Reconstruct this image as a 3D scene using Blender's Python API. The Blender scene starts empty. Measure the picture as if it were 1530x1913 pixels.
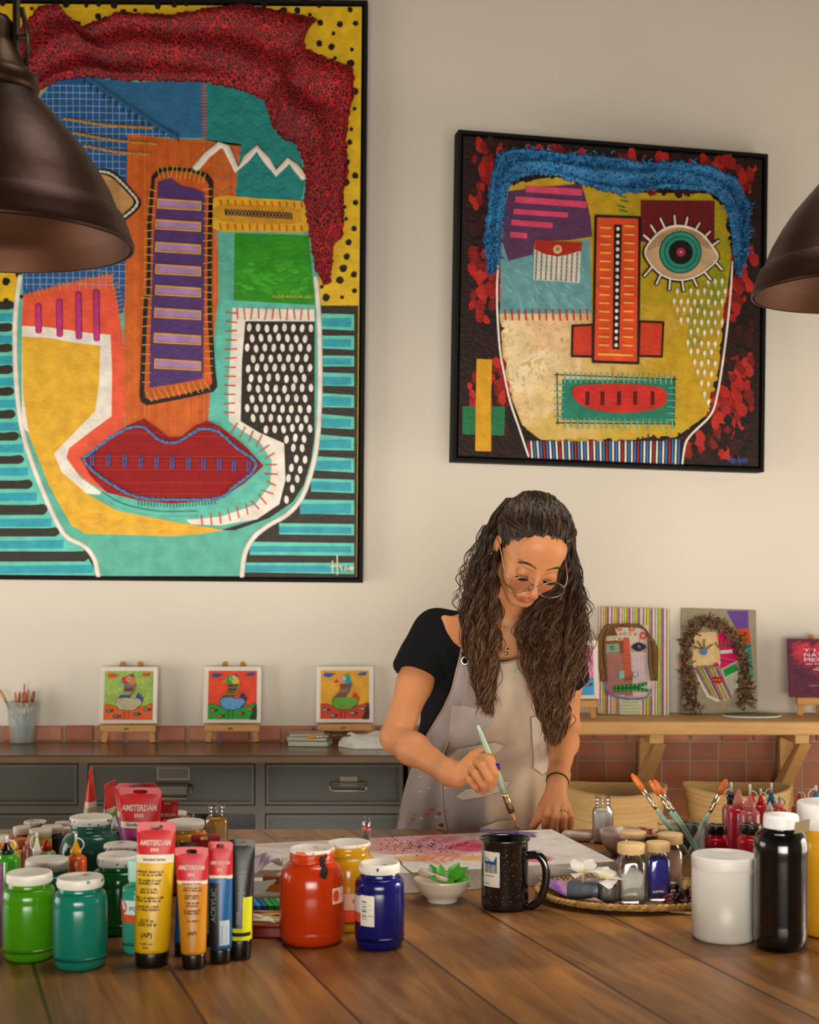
import bpy, math, random
import numpy as np
from mathutils import Vector, Matrix, Euler
from math import sin, cos, pi, radians as R
random.seed(7); rng = np.random.default_rng(7)
COL = bpy.context.scene.collection
# ---- survey of the room: camera at the origin in plan, +Y into the room, metres
F, CX, HY, CAMZ = 2695.0, 765.0, 1061.0, 1.40
TZ = 0.85            # table top height
WY = 4.28            # back wall
def W(px, py, D): return Vector(((px-CX)/F*D, D, CAMZ-(py-HY)/F*D))
def T(px, py, z=TZ):
    D = F*(CAMZ-z)/(py-HY); return Vector(((px-CX)/F*D, D, z))
def lin(c):
    if isinstance(c, str):
        c = c.lstrip('#'); c = [int(c[i:i+2], 16)/255 for i in (0, 2, 4)]
    return tuple(x/12.92 if x <= .04045 else ((x+.055)/1.055)**2.4 for x in c[:3])
# ---- materials: one shader per surface kind, colour read from the mesh attribute "Col"
MATS = {}
def vcm(name, rough=.6, metal=0., nscale=20., namt=.08, bump=0., bscale=200., coat=0., sss=0., trans=0., ior=1.45, sheen=0., spec=.5, sssr=(1,.35,.2), alpha=1., stretch=(1,1,1), rotz=0):
    if name in MATS: return MATS[name]
    m = bpy.data.materials.new(name); m.use_nodes = True; nt = m.node_tree; N = nt.nodes; L = nt.links
    b = N['Principled BSDF']
    at = N.new('ShaderNodeAttribute'); at.attribute_name = 'Col'
    tc = N.new('ShaderNodeTexCoord'); mp = N.new('ShaderNodeMapping'); mp.inputs['Scale'].default_value = stretch
    mp.inputs['Rotation'].default_value = (0, 0, rotz)
    L.new(tc.outputs['Object'], mp.inputs['Vector'])
    nz = N.new('ShaderNodeTexNoise'); nz.inputs['Scale'].default_value = nscale; nz.inputs['Detail'].default_value = 6
    L.new(mp.outputs[0], nz.inputs['Vector'])
    mr = N.new('ShaderNodeMapRange'); mr.inputs['From Min'].default_value = .3; mr.inputs['From Max'].default_value = .7
    mr.inputs['To Min'].default_value = 1-namt; mr.inputs['To Max'].default_value = 1+namt
    L.new(nz.outputs['Fac'], mr.inputs['Value'])
    mx = N.new('ShaderNodeVectorMath'); mx.operation = 'SCALE'
    L.new(at.outputs['Color'], mx.inputs[0]); L.new(mr.outputs[0], mx.inputs['Scale'])
    L.new(mx.outputs[0], b.inputs['Base Color'])
    b.inputs['Roughness'].default_value = rough; b.inputs['Metallic'].default_value = metal
    b.inputs['Coat Weight'].default_value = coat; b.inputs['Coat Roughness'].default_value = .08
    b.inputs['Transmission Weight'].default_value = trans; b.inputs['IOR'].default_value = ior
    b.inputs['Specular IOR Level'].default_value = spec; b.inputs['Alpha'].default_value = alpha
    if sheen: b.inputs['Sheen Weight'].default_value = sheen
    if sss:
        b.inputs['Subsurface Weight'].default_value = sss; b.inputs['Subsurface Radius'].default_value = sssr
        b.inputs['Subsurface Scale'].default_value = .006
    if bump:
        n2 = N.new('ShaderNodeTexNoise'); n2.inputs['Scale'].default_value = bscale; n2.inputs['Detail'].default_value = 4
        L.new(mp.outputs[0], n2.inputs['Vector'])
        bp = N.new('ShaderNodeBump'); bp.inputs['Strength'].default_value = bump; bp.inputs['Distance'].default_value = .004
        L.new(n2.outputs['Fac'], bp.inputs['Height']); L.new(bp.outputs[0], b.inputs['Normal'])
    MATS[name] = m; return m
M_matte  = vcm('matte_paint', .75, namt=.06, nscale=30, spec=.3)
M_art    = vcm('acrylic_paint_on_canvas', .5, namt=.16, nscale=25, bump=.5, bscale=90, spec=.35)
M_plast  = vcm('glossy_plastic', .22, namt=.03, coat=.3)
M_jar    = vcm('paint_filled_plastic', .16, namt=.05, nscale=14, coat=.12, sss=.1, spec=.4)
M_lid    = vcm('soft_white_plastic', .42, namt=.03, sss=.25, sssr=(1,.9,.8))
M_wood   = vcm('pale_wood', .5, namt=.12, nscale=9, stretch=(1.5,14,14), bump=.15, bscale=30)
M_metal  = vcm('brushed_metal', .3, metal=1., namt=.08)
M_cloth  = vcm('woven_cloth', .9, namt=.1, nscale=60, bump=.5, bscale=700, sheen=.2, spec=.2)
M_linen  = vcm('apron_linen', .85, namt=.13, nscale=14, bump=.25, bscale=350, spec=.25)
M_black  = vcm('black_cotton', .9, namt=.15, nscale=20, bump=.4, bscale=30, spec=.2)
M_yarn   = vcm('yarn_and_straw', .85, namt=.25, nscale=120, bump=.6, bscale=500, spec=.25)
M_skin   = vcm('skin', .48, namt=.05, nscale=35, sss=.35, bump=.06, bscale=900, spec=.45)
M_hair   = vcm('hair_strands', .38, namt=.25, nscale=15, spec=.5)
M_tubef  = vcm('laminated_tube', .38, namt=.04, coat=.0, bump=.12, bscale=25)
M_stone  = vcm('stone', .35, namt=.25, nscale=25, coat=.2)
M_leaf   = vcm('leaf', .4, namt=.2, nscale=40, sss=.1)
def clear_mat(name,tint=.94,gloss=.06,rough=.03,base=.0):
    m=bpy.data.materials.new(name); m.use_nodes=True; N=m.node_tree.nodes; L=m.node_tree.links; N.remove(N['Principled BSDF'])
    tr=N.new('ShaderNodeBsdfTransparent'); tr.inputs[0].default_value=(tint,tint,tint*.99,1); gl=N.new('ShaderNodeBsdfGlossy'); gl.inputs['Roughness'].default_value=rough
    lw=N.new('ShaderNodeLayerWeight'); lw.inputs['Blend'].default_value=.35; ma=N.new('ShaderNodeMath'); ma.operation='MULTIPLY_ADD'; ma.inputs[1].default_value=.55; ma.inputs[2].default_value=base+.02; ma.use_clamp=True
    L.new(lw.outputs['Fresnel'],ma.inputs[0]); mx=N.new('ShaderNodeMixShader'); L.new(ma.outputs[0],mx.inputs[0]); L.new(tr.outputs[0],mx.inputs[1]); L.new(gl.outputs[0],mx.inputs[2]); L.new(mx.outputs[0],N['Material Output'].inputs[0]); return m
M_glass=clear_mat('clear_glass'); M_acryl=clear_mat('clear_acrylic',.9,base=.03)
# ---- mesh builder
class MB:
    def __init__(s): s.v=[]; s.f=[]; s.c=[]; s.m=[]; s.s=[]; s.mats=[]; s.vc={}
    def mi(s, m):
        if m not in s.mats: s.mats.append(m)
        return s.mats.index(m)
    def add(s, vs, fs, col, m, smooth=True, M=None, vcol=None):
        o = len(s.v)
        if M is not None: vs = [M @ Vector(v) for v in vs]
        s.v.extend([tuple(v) for v in vs]); i = s.mi(m)
        if isinstance(col, str): col = lin(col)
        if vcol is not None:
            for k, c in enumerate(vcol): s.vc[o+k] = c
        for k, f in enumerate(fs):
            s.f.append([o+j for j in f]); s.c.append(col if not isinstance(col, list) else col[k]); s.m.append(i); s.s.append(smooth)
        return s
    def box(s, lo, hi, col, m, M=None, bev=0.):
        x0,y0,z0 = lo; x1,y1,z1 = hi
        if bev <= 0:
            vs = [(x0,y0,z0),(x1,y0,z0),(x1,y1,z0),(x0,y1,z0),(x0,y0,z1),(x1,y0,z1),(x1,y1,z1),(x0,y1,z1)]
            fs = [(0,3,2,1),(4,5,6,7),(0,1,5,4),(1,2,6,5),(2,3,7,6),(3,0,4,7)]
        else:   # chamfered box
            b = min(bev, (x1-x0)/2.1, (y1-y0)/2.1, (z1-z0)/2.1); vs = []; idx = {}
            X=(x0,x1); Y=(y0,y1); Z=(z0,z1)
            for i in (0,1):
                for j in (0,1):
                    for k in (0,1):
                        sx, sy, sz = (b if i==0 else -b), (b if j==0 else -b), (b if k==0 else -b)
                        idx[i,j,k,0]=len(vs); vs.append((X[i],Y[j]+sy,Z[k]+sz))
                        idx[i,j,k,1]=len(vs); vs.append((X[i]+sx,Y[j],Z[k]+sz))
                        idx[i,j,k,2]=len(vs); vs.append((X[i]+sx,Y[j]+sy,Z[k]))
            q = lambda *a: tuple(idx[t] for t in a)
            fs = [q((0,0,0,0),(0,0,1,0),(0,1,1,0),(0,1,0,0)), q((1,0,0,0),(1,1,0,0),(1,1,1,0),(1,0,1,0)),
                  q((0,0,0,1),(1,0,0,1),(1,0,1,1),(0,0,1,1)), q((0,1,0,1),(0,1,1,1),(1,1,1,1),(1,1,0,1)),
                  q((0,0,0,2),(0,1,0,2),(1,1,0,2),(1,0,0,2)), q((0,0,1,2),(1,0,1,2),(1,1,1,2),(0,1,1,2))]
            for j in (0,1):
                for k in (0,1): fs.append(q((0,j,k,1),(1,j,k,1),(1,j,k,2),(0,j,k,2)))
            for i in (0,1):
                for k in (0,1): fs.append(q((i,0,k,0),(i,1,k,0),(i,1,k,2),(i,0,k,2)))
            for i in (0,1):
                for j in (0,1): fs.append(q((i,j,0,0),(i,j,1,0),(i,j,1,1),(i,j,0,1)))
            for i in (0,1):
                for j in (0,1):
                    for k in (0,1): fs.append(q((i,j,k,0),(i,j,k,1),(i,j,k,2)))
        return s.add(vs, fs, col, m, False, M)
    def lathe(s, prof, col, m, seg=40, M=None, sx=1., sy=1., cols=None, sq=0., caps=True):
        # prof: [(r, z)], cols: colour for each band; sq>0 squares the section off
        vs=[]; fs=[]; fc=[]; n=len(prof)
        for k,(r,z) in enumerate(prof):
            for i in range(seg):
                a = 2*pi*i/seg; c, d = cos(a), sin(a)
                q = 1. if not sq else 1/((abs(c)**(2+sq*8)+abs(d)**(2+sq*8))**(1/(2+sq*8)))
                vs.append((r*c*q*sx, r*d*q*sy, z))
        base = lin(col) if isinstance(col, str) else col
        for k in range(n-1):
            cc = base if cols is None or cols[k] is None else (lin(cols[k]) if isinstance(cols[k], str) else cols[k])
            for i in range(seg):
                j=(i+1)%seg; fs.append((k*seg+i, k*seg+j, (k+1)*seg+j, (k+1)*seg+i)); fc.append(cc)
        if caps and prof[0][0] > 1e-6: fs.append(tuple(reversed(range(seg)))); fc.append(fc[0])
        if caps and prof[-1][0] > 1e-6: fs.append(tuple((n-1)*seg+i for i in range(seg))); fc.append(fc[-1])
        return s.add(vs, fs, fc, m, True, M)
    def tube(s, pts, rad, col, m, seg=8, M=None, cap=True, vcols=None, flat=1.):
        pts=[Vector(p) for p in pts]; n=len(pts); vs=[]; fs=[]
        if not hasattr(rad,'__len__'): rad=[rad]*n
        t=(pts[1]-pts[0]).normalized(); up=Vector((0,0,1)) if abs(t.z)<.9 else Vector((1,0,0))
        u=t.cross(up).normalized()
        for k in range(n):
            t=((pts[min(k+1,n-1)]-pts[max(k-1,0)])); t=t.normalized() if t.length>1e-9 else Vector((0,0,1))
            u=(u-t*u.dot(t)); u=u.normalized() if u.length>1e-6 else t.orthogonal().normalized()
            w=t.cross(u)
            for i in range(seg):
                a=2*pi*i/seg; vs.append(pts[k]+(u*cos(a)+w*sin(a)*flat)*rad[k])
        for k in range(n-1):
            for i in range(seg):
                j=(i+1)%seg; fs.append((k*seg+i,k*seg+j,(k+1)*seg+j,(k+1)*seg+i))
        if cap: fs.append(tuple(reversed(range(seg)))); fs.append(tuple((n-1)*seg+i for i in range(seg)))
        vcol=None
        if vcols is not None: vcol=[vcols[k] for k in range(n) for i in range(seg)]
        return s.add(vs, fs, col, m, True, M, vcol)
    def prism(s, poly, z0, z1, col, m, M=None, bottom=False):
        n=len(poly); a=sum(poly[i][0]*poly[(i+1)%n][1]-poly[(i+1)%n][0]*poly[i][1] for i in range(n))
        if a<0: poly=list(reversed(poly))
        vs=[(p[0],p[1],z0) for p in poly]+[(p[0],p[1],z1) for p in poly]
        fs=[tuple(n+i for i in range(n))]+[(i,(i+1)%n,n+(i+1)%n,n+i) for i in range(n)]
        if bottom: fs.append(tuple(reversed(range(n))))
        return s.add(vs, fs, col, m, False, M)
    def ball(s, c, r, col, m, seg=12, M=None):
        if not hasattr(r,'__len__'): r=(r,r,r)
        vs=[]; fs=[]; h=max(seg//2,4)
        for k in range(1,h):
            for i in range(seg):
                a=2*pi*i/seg; p=pi*k/h; vs.append((c[0]+r[0]*sin(p)*cos(a), c[1]+r[1]*sin(p)*sin(a), c[2]+r[2]*cos(p)))
        t=len(vs); vs.append((c[0],c[1],c[2]+r[2])); vs.append((c[0],c[1],c[2]-r[2]))
        for k in range(h-2):
            for i in range(seg):
                j=(i+1)%seg; fs.append((k*seg+i,(k+1)*seg+i,(k+1)*seg+j,k*seg+j))
        for i in range(seg):
            j=(i+1)%seg; fs.append((t,i,j)); fs.append((t+1,(h-2)*seg+j,(h-2)*seg+i))
        return s.add(vs, fs, col, m, True, M)
    def text(s, txt, size, col, m, M, bold=0., align='CENTER', fn=None, width=None, thick=0.0002):
        cu=bpy.data.curves.new('t','FONT'); cu.body=txt; cu.size=size; cu.align_x=align; cu.offset=bold*size; cu.extrude=thick; cu.resolution_u=2
        ob=bpy.data.objects.new('t',cu); COL.objects.link(ob); bpy.context.view_layer.update()
        me=bpy.data.meshes.new_from_object(ob.evaluated_get(bpy.context.evaluated_depsgraph_get()))
        vs=[v.co.copy() for v in me.vertices]; fs=[tuple(p.vertices) for p in me.polygons]
        bpy.data.objects.remove(ob); bpy.data.curves.remove(cu); bpy.data.meshes.remove(me)
        if not vs: return s
        if width:
            x0=min(v.x for v in vs); x1=max(v.x for v in vs); k=width/max(x1-x0,1e-6)
            for v in vs: v.x*=k
        if fn: vs=[fn(v) for v in vs]
        return s.add(vs, fs, col, m, False, M)
    def build(s, name, parent=None, label=None, loc=None, weld=False):
        me=bpy.data.meshes.new(name); me.from_pydata(s.v,[],s.f)
        for m in s.mats: me.materials.append(m)
        me.polygons.foreach_set('material_index', s.m); me.polygons.foreach_set('use_smooth', s.s)
        ca=me.color_attributes.new('Col','FLOAT_COLOR','CORNER'); arr=np.ones((len(me.loops),4),np.float32); k=0
        for f,c in zip(s.f,s.c):
            n=len(f)
            if s.vc:
                for j,i in enumerate(f): arr[k+j,:3]=s.vc.get(i,c)
            else: arr[k:k+n,:3]=c
            k+=n
        ca.data.foreach_set('color',arr.ravel()); me.validate(); me.update()
        o=bpy.data.objects.new(name,me); COL.objects.link(o)
        if parent is not None: o.parent=parent
        if label: o['label']=label
        if loc is not None: o.location=loc
        return o
def tag(o,label,cat,group=None):
    o['label']=label; o['category']=cat
    if group: o['group']=group
    return o
def thing(name,label,cat,loc=(0,0,0),rz=0.,group=None):
    o=bpy.data.objects.new(name,None); COL.objects.link(o); o.location=loc; o.rotation_euler=(0,0,rz); o.empty_display_size=.05
    return tag(o,label,cat,group)
def struct(o): o['kind']='structure'; return o
def TR(x=0,y=0,z=0): return Matrix.Translation((x,y,z))
def ROT(a,ax): return Matrix.Rotation(a,4,ax)
def new_mat(name):
    m=bpy.data.materials.new(name); m.use_nodes=True; return m,m.node_tree.nodes,m.node_tree.links,m.node_tree.nodes['Principled BSDF']
def ramp(N,stops):
    r=N.new('ShaderNodeValToRGB'); e=r.color_ramp.elements
    while len(e)<len(stops): e.new(.5)
    for k,(p,c) in enumerate(stops): e[k].position=p; e[k].color=(*lin(c),1)
    return r
# ================= camera, light =================
sc=bpy.context.scene
cam=bpy.data.objects.new('camera',bpy.data.cameras.new('camera')); COL.objects.link(cam); sc.camera=cam
cam.location=(0,0,CAMZ); cam.rotation_euler=(R(90),0,0)
cam.data.sensor_fit='HORIZONTAL'; cam.data.sensor_width=36; cam.data.lens=36*F/1530
cam.data.shift_y=(HY-956.5)/1530*1.0
cam.data.dof.use_dof=True; cam.data.dof.focus_distance=2.75; cam.data.dof.aperture_fstop=9
sc.view_settings.view_transform='Standard'; sc.view_settings.look='None'; sc.view_settings.gamma=1; sc.view_settings.use_curve_mapping=False
sc.view_settings.exposure=0.3
sc.cycles.use_denoising=True; sc.cycles.max_bounces=8; sc.cycles.transparent_max_bounces=8; sc.cycles.caustics_refractive=False; sc.cycles.caustics_reflective=False
sc.cycles.sample_clamp_indirect=6
w=bpy.data.worlds.new('world'); sc.world=w; w.use_nodes=True
bg=w.node_tree.nodes['Background']
sky=w.node_tree.nodes.new('ShaderNodeTexSky'); sky.sky_type='NISHITA'; sky.sun_elevation=R(25); sky.sun_rotation=R(100); sky.sun_disc=False
w.node_tree.links.new(sky.outputs[0],bg.inputs[0]); bg.inputs[1].default_value=.12
def area(name,loc,target,sx,sy,power,col):
    l=bpy.data.lights.new(name,'AREA'); l.shape='RECTANGLE'; l.size=sx; l.size_y=sy; l.energy=power; l.color=lin(col) if isinstance(col,str) else col
    o=bpy.data.objects.new(name,l); COL.objects.link(o); o.location=loc
    o.rotation_euler=(Vector(target)-Vector(loc)).to_track_quat('-Z','Y').to_euler(); return o
# ================= the room shell =================
m,N,L,b=new_mat('wall_plaster')
tc=N.new('ShaderNodeTexCoord'); nz=N.new('ShaderNodeTexNoise'); nz.inputs['Scale'].default_value=1.3; nz.inputs['Detail'].default_value=5
L.new(tc.outputs['Object'],nz.inputs['Vector']); rp=ramp(N,[(.3,'#dad2c4'),(.7,'#ded7ca')]); L.new(nz.outputs['Fac'],rp.inputs[0]); L.new(rp.outputs[0],b.inputs['Base Color'])
b.inputs['Roughness'].default_value=.85
n2=N.new('ShaderNodeTexNoise'); n2.inputs['Scale'].default_value=60; L.new(tc.outputs['Object'],n2.inputs['Vector'])
bp=N.new('ShaderNodeBump'); bp.inputs['Strength'].default_value=.06; L.new(n2.outputs['Fac'],bp.inputs['Height']); L.new(bp.outputs[0],b.inputs['Normal'])
M_wall=m
m,N,L,b=new_mat('ceiling_wood')
tc=N.new('ShaderNodeTexCoord'); wv=N.new('ShaderNodeTexWave'); wv.inputs['Scale'].default_value=2.2; wv.inputs['Distortion'].default_value=.6
L.new(tc.outputs['Object'],wv.inputs['Vector']); rp=ramp(N,[(0,'#4a3626'),(1,'#6a5038')]); L.new(wv.outputs['Fac'],rp.inputs[0]); L.new(rp.outputs[0],b.inputs['Base Color']); M_ceil=m
# terracotta tiles (floor and wainscot)
def tile_mat(name,sc_,c1,c2,grout,rough,coord_rot=None,w_=1.,h_=1.,off=0.):
    m,N,L,b=new_mat(name); tc=N.new('ShaderNodeTexCoord'); mp=N.new('ShaderNodeMapping'); L.new(tc.outputs['Object'],mp.inputs[0])
    if coord_rot: mp.inputs['Rotation'].default_value=coord_rot
    br=N.new('ShaderNodeTexBrick'); br.offset=off; br.inputs['Scale'].default_value=sc_; br.inputs['Brick Width'].default_value=w_; br.inputs['Row Height'].default_value=h_
    br.inputs['Mortar Size'].default_value=.035; br.inputs['Mortar Smooth'].default_value=.3; br.inputs['Bias'].default_value=0
    br.inputs['Color1'].default_value=(*lin(c1),1); br.inputs['Color2'].default_value=(*lin(c2),1); br.inputs['Mortar'].default_value=(*lin(grout),1)
    L.new(mp.outputs[0],br.inputs[0]); nz=N.new('ShaderNodeTexNoise'); nz.inputs['Scale'].default_value=14; nz.inputs['Detail'].default_value=6; L.new(tc.outputs['Object'],nz.inputs[0])
    mr=N.new('ShaderNodeMapRange'); mr.inputs['To Min'].default_value=.7; mr.inputs['To Max'].default_value=1.25; L.new(nz.outputs['Fac'],mr.inputs[0])
    mx=N.new('ShaderNodeVectorMath'); mx.operation='SCALE'; L.new(br.outputs['Color'],mx.inputs[0]); L.new(mr.outputs[0],mx.inputs['Scale']); L.new(mx.outputs[0],b.inputs['Base Color'])
    b.inputs['Roughness'].default_value=rough
    bp=N.new('ShaderNodeBump'); bp.inputs['Strength'].default_value=.5; bp.inputs['Distance'].default_value=.004; bp.invert=True
    L.new(br.outputs['Fac'],bp.inputs['Height']); L.new(bp.outputs[0],b.inputs['Normal']); return m
M_floor=tile_mat('floor_tiles',3.3,'#9c6a4a','#8a5a3e','#7a6a58',.4)
M_tile=tile_mat('terracotta_wall_tiles',1/.083,'#a05c34','#8a4a28','#8f7a62',.45,(R(90),0,0))
XL,XR,YB,ZC=-2.6,2.6,-2.2,3.7
def slab(name,lo,hi,mat):
    q=MB(); q.box(lo,hi,'#ffffff',mat); return struct(q.build(name))
slab('floor',(XL-.15,YB-.15,-.1),(XR+.15,WY+.15,0),M_floor)
slab('ceiling',(XL-.15,YB-.15,ZC),(XR+.15,WY+.15,ZC+.12),M_ceil)
slab('wall_back',(XL-.15,WY,0),(XR+.15,WY+.15,ZC),M_wall)
# wall behind the camera with a wide terrace opening, side walls with windows
q=MB()
for lo,hi in [((XL-.15,YB-.15,0),(-1.7,YB,ZC)),((1.7,YB-.15,0),(XR+.15,YB,ZC)),((-1.7,YB-.15,2.15),(1.7,YB,ZC))]: q.box(lo,hi,'#ffffff',M_wall)
struct(q.build('wall_front'))
def side(name,x0,x1,y0,y1,z0,z1):
    q=MB()
    for lo,hi in [((x0,YB-.15,0),(x1,y0,ZC)),((x0,y1,0),(x1,WY+.15,ZC)),((x0,y0,0),(x1,y1,z0)),((x0,y0,z1),(x1,y1,ZC))]:
        if hi[2]>lo[2]: q.box(lo,hi,'#ffffff',M_wall)
    return struct(q.build(name))
side('wall_right',XR,XR+.15,1.75,3.45,.02,1.65); side('wall_left',XL-.15,XL,1.75,3.45,.02,1.65)
for k,(x,y0,y1,z0,z1) in enumerate([(XR+.07,1.75,3.45,.02,1.65),(XL-.07,1.75,3.45,.02,1.65)]):
    q=MB()
    for a in range(3):
        y=y0+(y1-y0-.05)*a/2; q.box((x-.03,y,z0),(x+.03,y+.05,z1),'#2c2620',M_matte)
    for z in (z0,z1-.05): q.box((x-.03,y0,z),(x+.03,y1,z+.05),'#2c2620',M_matte)
    struct(q.build('window_%d'%(k+1)))
# wainscot of terracotta tile along the back wall, capped by a brick course
WZ=.895
q=MB(); q.box((XL,WY-.014,0),(XR,WY,WZ-.008),'#ffffff',M_tile); struct(q.build('trim_1'))
M_brick=vcm('terracotta_brick',.7,namt=.14,nscale=18,bump=.3,bscale=60)
q=MB(); q.box((XL,WY-.016,WZ-.01),(XR,WY,.932),'#a89480',M_matte)
x=XL+.02
while x<XR-.1:
    l=.083+random.uniform(-.004,.005)
    q.box((x,WY-.024,WZ-.006),(x+l,WY-.004,.932+random.uniform(-.001,.002)),random.choice(['#b8745a','#b36c50','#bf8065','#a9654a']),M_brick,bev=.004); x+=l+.009
struct(q.build('trim_2'))
# ================= lamps of the day: door, windows, sun, plus added fills =================
d_=area('daylight_door',(0,YB+.05,.8),(0,4,.9),3.0,1.5,35,(1,.93,.83)); d_.data.spread=R(70)
area('daylight_window_right',(XR-.01,2.6,.84),(0,2.9,1.1),1.65,1.6,28,(1,.91,.78))
area('daylight_window_left',(XL+.01,2.6,.84),(0,2.9,1.1),1.65,1.6,30,(1,.93,.84))
d_=area('overhead_fill',(.55,2.45,3.66),(.45,2.5,.9),1.2,1.2,8,(1,.93,.84)); d_.data.spread=R(75)  # fill lamp added below the closed ceiling to brighten canvas and table tops
d_=area('floor_bounce_fill',(.15,3.38,.03),(.15,3.75,1.3),3.6,.5,16,(1,.88,.72))  # added area lamp, stands in for light bounced off a sunlit floor
# a narrow ray of late sun through the right window
s=bpy.data.lights.new('sun_ray','SPOT'); s.energy=330; s.spot_size=R(13); s.spot_blend=1.; s.shadow_soft_size=.12; s.color=(1,.86,.66)
so=bpy.data.objects.new('sun_ray',s); COL.objects.link(so); so.location=(2.56,2.45,1.5); so.rotation_euler=(Vector((.60,2.14,1.01))-so.location).to_track_quat('-Z','Y').to_euler()
# ================= table =================
m,N,L,b=new_mat('table_planks')
tc=N.new('ShaderNodeTexCoord'); mp=N.new('ShaderNodeMapping'); mp.inputs['Rotation'].default_value=(0,0,-R(19)+0)
L.new(tc.outputs['Object'],mp.inputs[0]); sx=N.new('ShaderNodeSeparateXYZ'); L.new(mp.outputs[0],sx.inputs[0])
def math_(op,a,b_=None,c_=None):
    n=N.new('ShaderNodeMath'); n.operation=op
    for k,v in enumerate((a,b_,c_)):
        if v is None: continue
        if isinstance(v,(int,float)): n.inputs[k].default_value=v
        else: L.new(v,n.inputs[k])
    return n.outputs[0]
def vdot(v):
    n=N.new('ShaderNodeVectorMath'); n.operation='DOT_PRODUCT'; L.new(tc.outputs['Object'],n.inputs[0]); n.inputs[1].default_value=v; return n.outputs['Value']
u=vdot((.9458,.3249,0)); v=vdot((-.3249,.9458,0))
un=math_('DIVIDE',math_('SUBTRACT',u,.1565),.1768); idx=math_('FLOOR',un); fr=math_('FRACT',un)
cb=N.new('ShaderNodeCombineXYZ'); L.new(math_('MULTIPLY',u,26.),cb.inputs[0]); L.new(math_('MULTIPLY',v,2.6),cb.inputs[1]); L.new(math_('MULTIPLY',idx,7.31),cb.inputs[2])
n1=N.new('ShaderNodeTexNoise'); n1.inputs['Scale'].default_value=1.; n1.inputs['Detail'].default_value=9; n1.inputs['Roughness'].default_value=.62; n1.inputs['Distortion'].default_value=1.1
L.new(cb.outputs[0],n1.inputs['Vector'])
cb2=N.new('ShaderNodeCombineXYZ'); L.new(math_('MULTIPLY',u,5.),cb2.inputs[0]); L.new(math_('MULTIPLY',v,1.7),cb2.inputs[1]); L.new(math_('MULTIPLY',idx,3.1),cb2.inputs[2])
n2=N.new('ShaderNodeTexNoise'); n2.inputs['Scale'].default_value=1.2; n2.inputs['Detail'].default_value=4; L.new(cb2.outputs[0],n2.inputs['Vector'])
# knots
vo=N.new('ShaderNodeTexVoronoi'); vo.inputs['Scale'].default_value=1.; cb3=N.new('ShaderNodeCombineXYZ')
L.new(math_('MULTIPLY',u,5.6),cb3.inputs[0]); L.new(math_('MULTIPLY',v,2.6),cb3.inputs[1]); L.new(math_('MULTIPLY',idx,5.),cb3.inputs[2]); L.new(cb3.outputs[0],vo.inputs['Vector'])
kn=N.new('ShaderNodeMapRange'); kn.inputs['From Min'].default_value=.03; kn.inputs['From Max'].default_value=.13; kn.inputs['To Min'].default_value=.35; kn.inputs['To Max'].default_value=1.; L.new(vo.outputs['Distance'],kn.inputs[0])
rp=ramp(N,[(.25,'#3a230e'),(.45,'#704820'),(.6,'#966430'),(.8,'#b8884c')]); L.new(math_('ADD',math_('MULTIPLY',n1.outputs['Fac'],.72),math_('MULTIPLY',n2.outputs['Fac'],.28)),rp.inputs[0])
edge=math_('MINIMUM',fr,math_('SUBTRACT',1.,fr)); em=N.new('ShaderNodeMapRange'); em.inputs['From Min'].default_value=.004; em.inputs['From Max'].default_value=.022; em.inputs['To Min'].default_value=.12; L.new(edge,em.inputs[0])
pl=math_('ADD',.86,math_('MULTIPLY',math_('FRACT',math_('MULTIPLY',math_('SINE',math_('MULTIPLY',idx,12.99)),43.7)),.28))
k_=math_('MULTIPLY',math_('MULTIPLY',em.outputs[0],kn.outputs[0]),pl)
mx=N.new('ShaderNodeVectorMath'); mx.operation='SCALE'; L.new(rp.outputs[0],mx.inputs[0]); L.new(k_,mx.inputs['Scale']); L.new(mx.outputs[0],b.inputs['Base Color'])
rr=N.new('ShaderNodeMapRange'); rr.inputs['To Min'].default_value=.26; rr.inputs['To Max'].default_value=.5; L.new(n2.outputs['Fac'],rr.inputs[0]); L.new(rr.outputs[0],b.inputs['Roughness'])
bp=N.new('ShaderNodeBump'); bp.inputs['Strength'].default_value=.5; bp.inputs['Distance'].default_value=.002; L.new(math_('MULTIPLY',n1.outputs['Fac'],em.outputs[0]),bp.inputs['Height']); L.new(bp.outputs[0],b.inputs['Normal'])
M_table=m
tb=thing('work_table','large worn brown plank table in the foreground carrying the paints and the canvas','table')
TX0,TX1,TY0,TY1=-1.15,1.25,1.25,3.04
q=MB(); q.box((TX0,TY0,TZ-.045),(TX1,TY1,TZ),'#7a5535',M_table,bev=.004); q.build('table_top',tb)
q=MB(); q.box((TX0+.1,TY0+.1,TZ-.14),(TX1-.1,TY0+.13,TZ-.045),'#6b4a2c',M_table)
q.box((TX0+.1,TY1-.13,TZ-.14),(TX1-.1,TY1-.1,TZ-.045),'#6b4a2c',M_table); q.box((TX0+.1,TY0+.13,TZ-.14),(TX0+.13,TY1-.13,TZ-.045),'#6b4a2c',M_table); q.box((TX1-.13,TY0+.13,TZ-.14),(TX1-.1,TY1-.13,TZ-.045),'#6b4a2c',M_table); q.build('apron_rail',tb)
for x in (TX0+.07,TX1-.16):
    for y in (TY0+.07,TY1-.16):
        q=MB(); q.box((x,y,0),(x+.09,y+.09,TZ-.045),'#6b4a2c',M_table,bev=.005); q.build('leg',tb)
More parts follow.
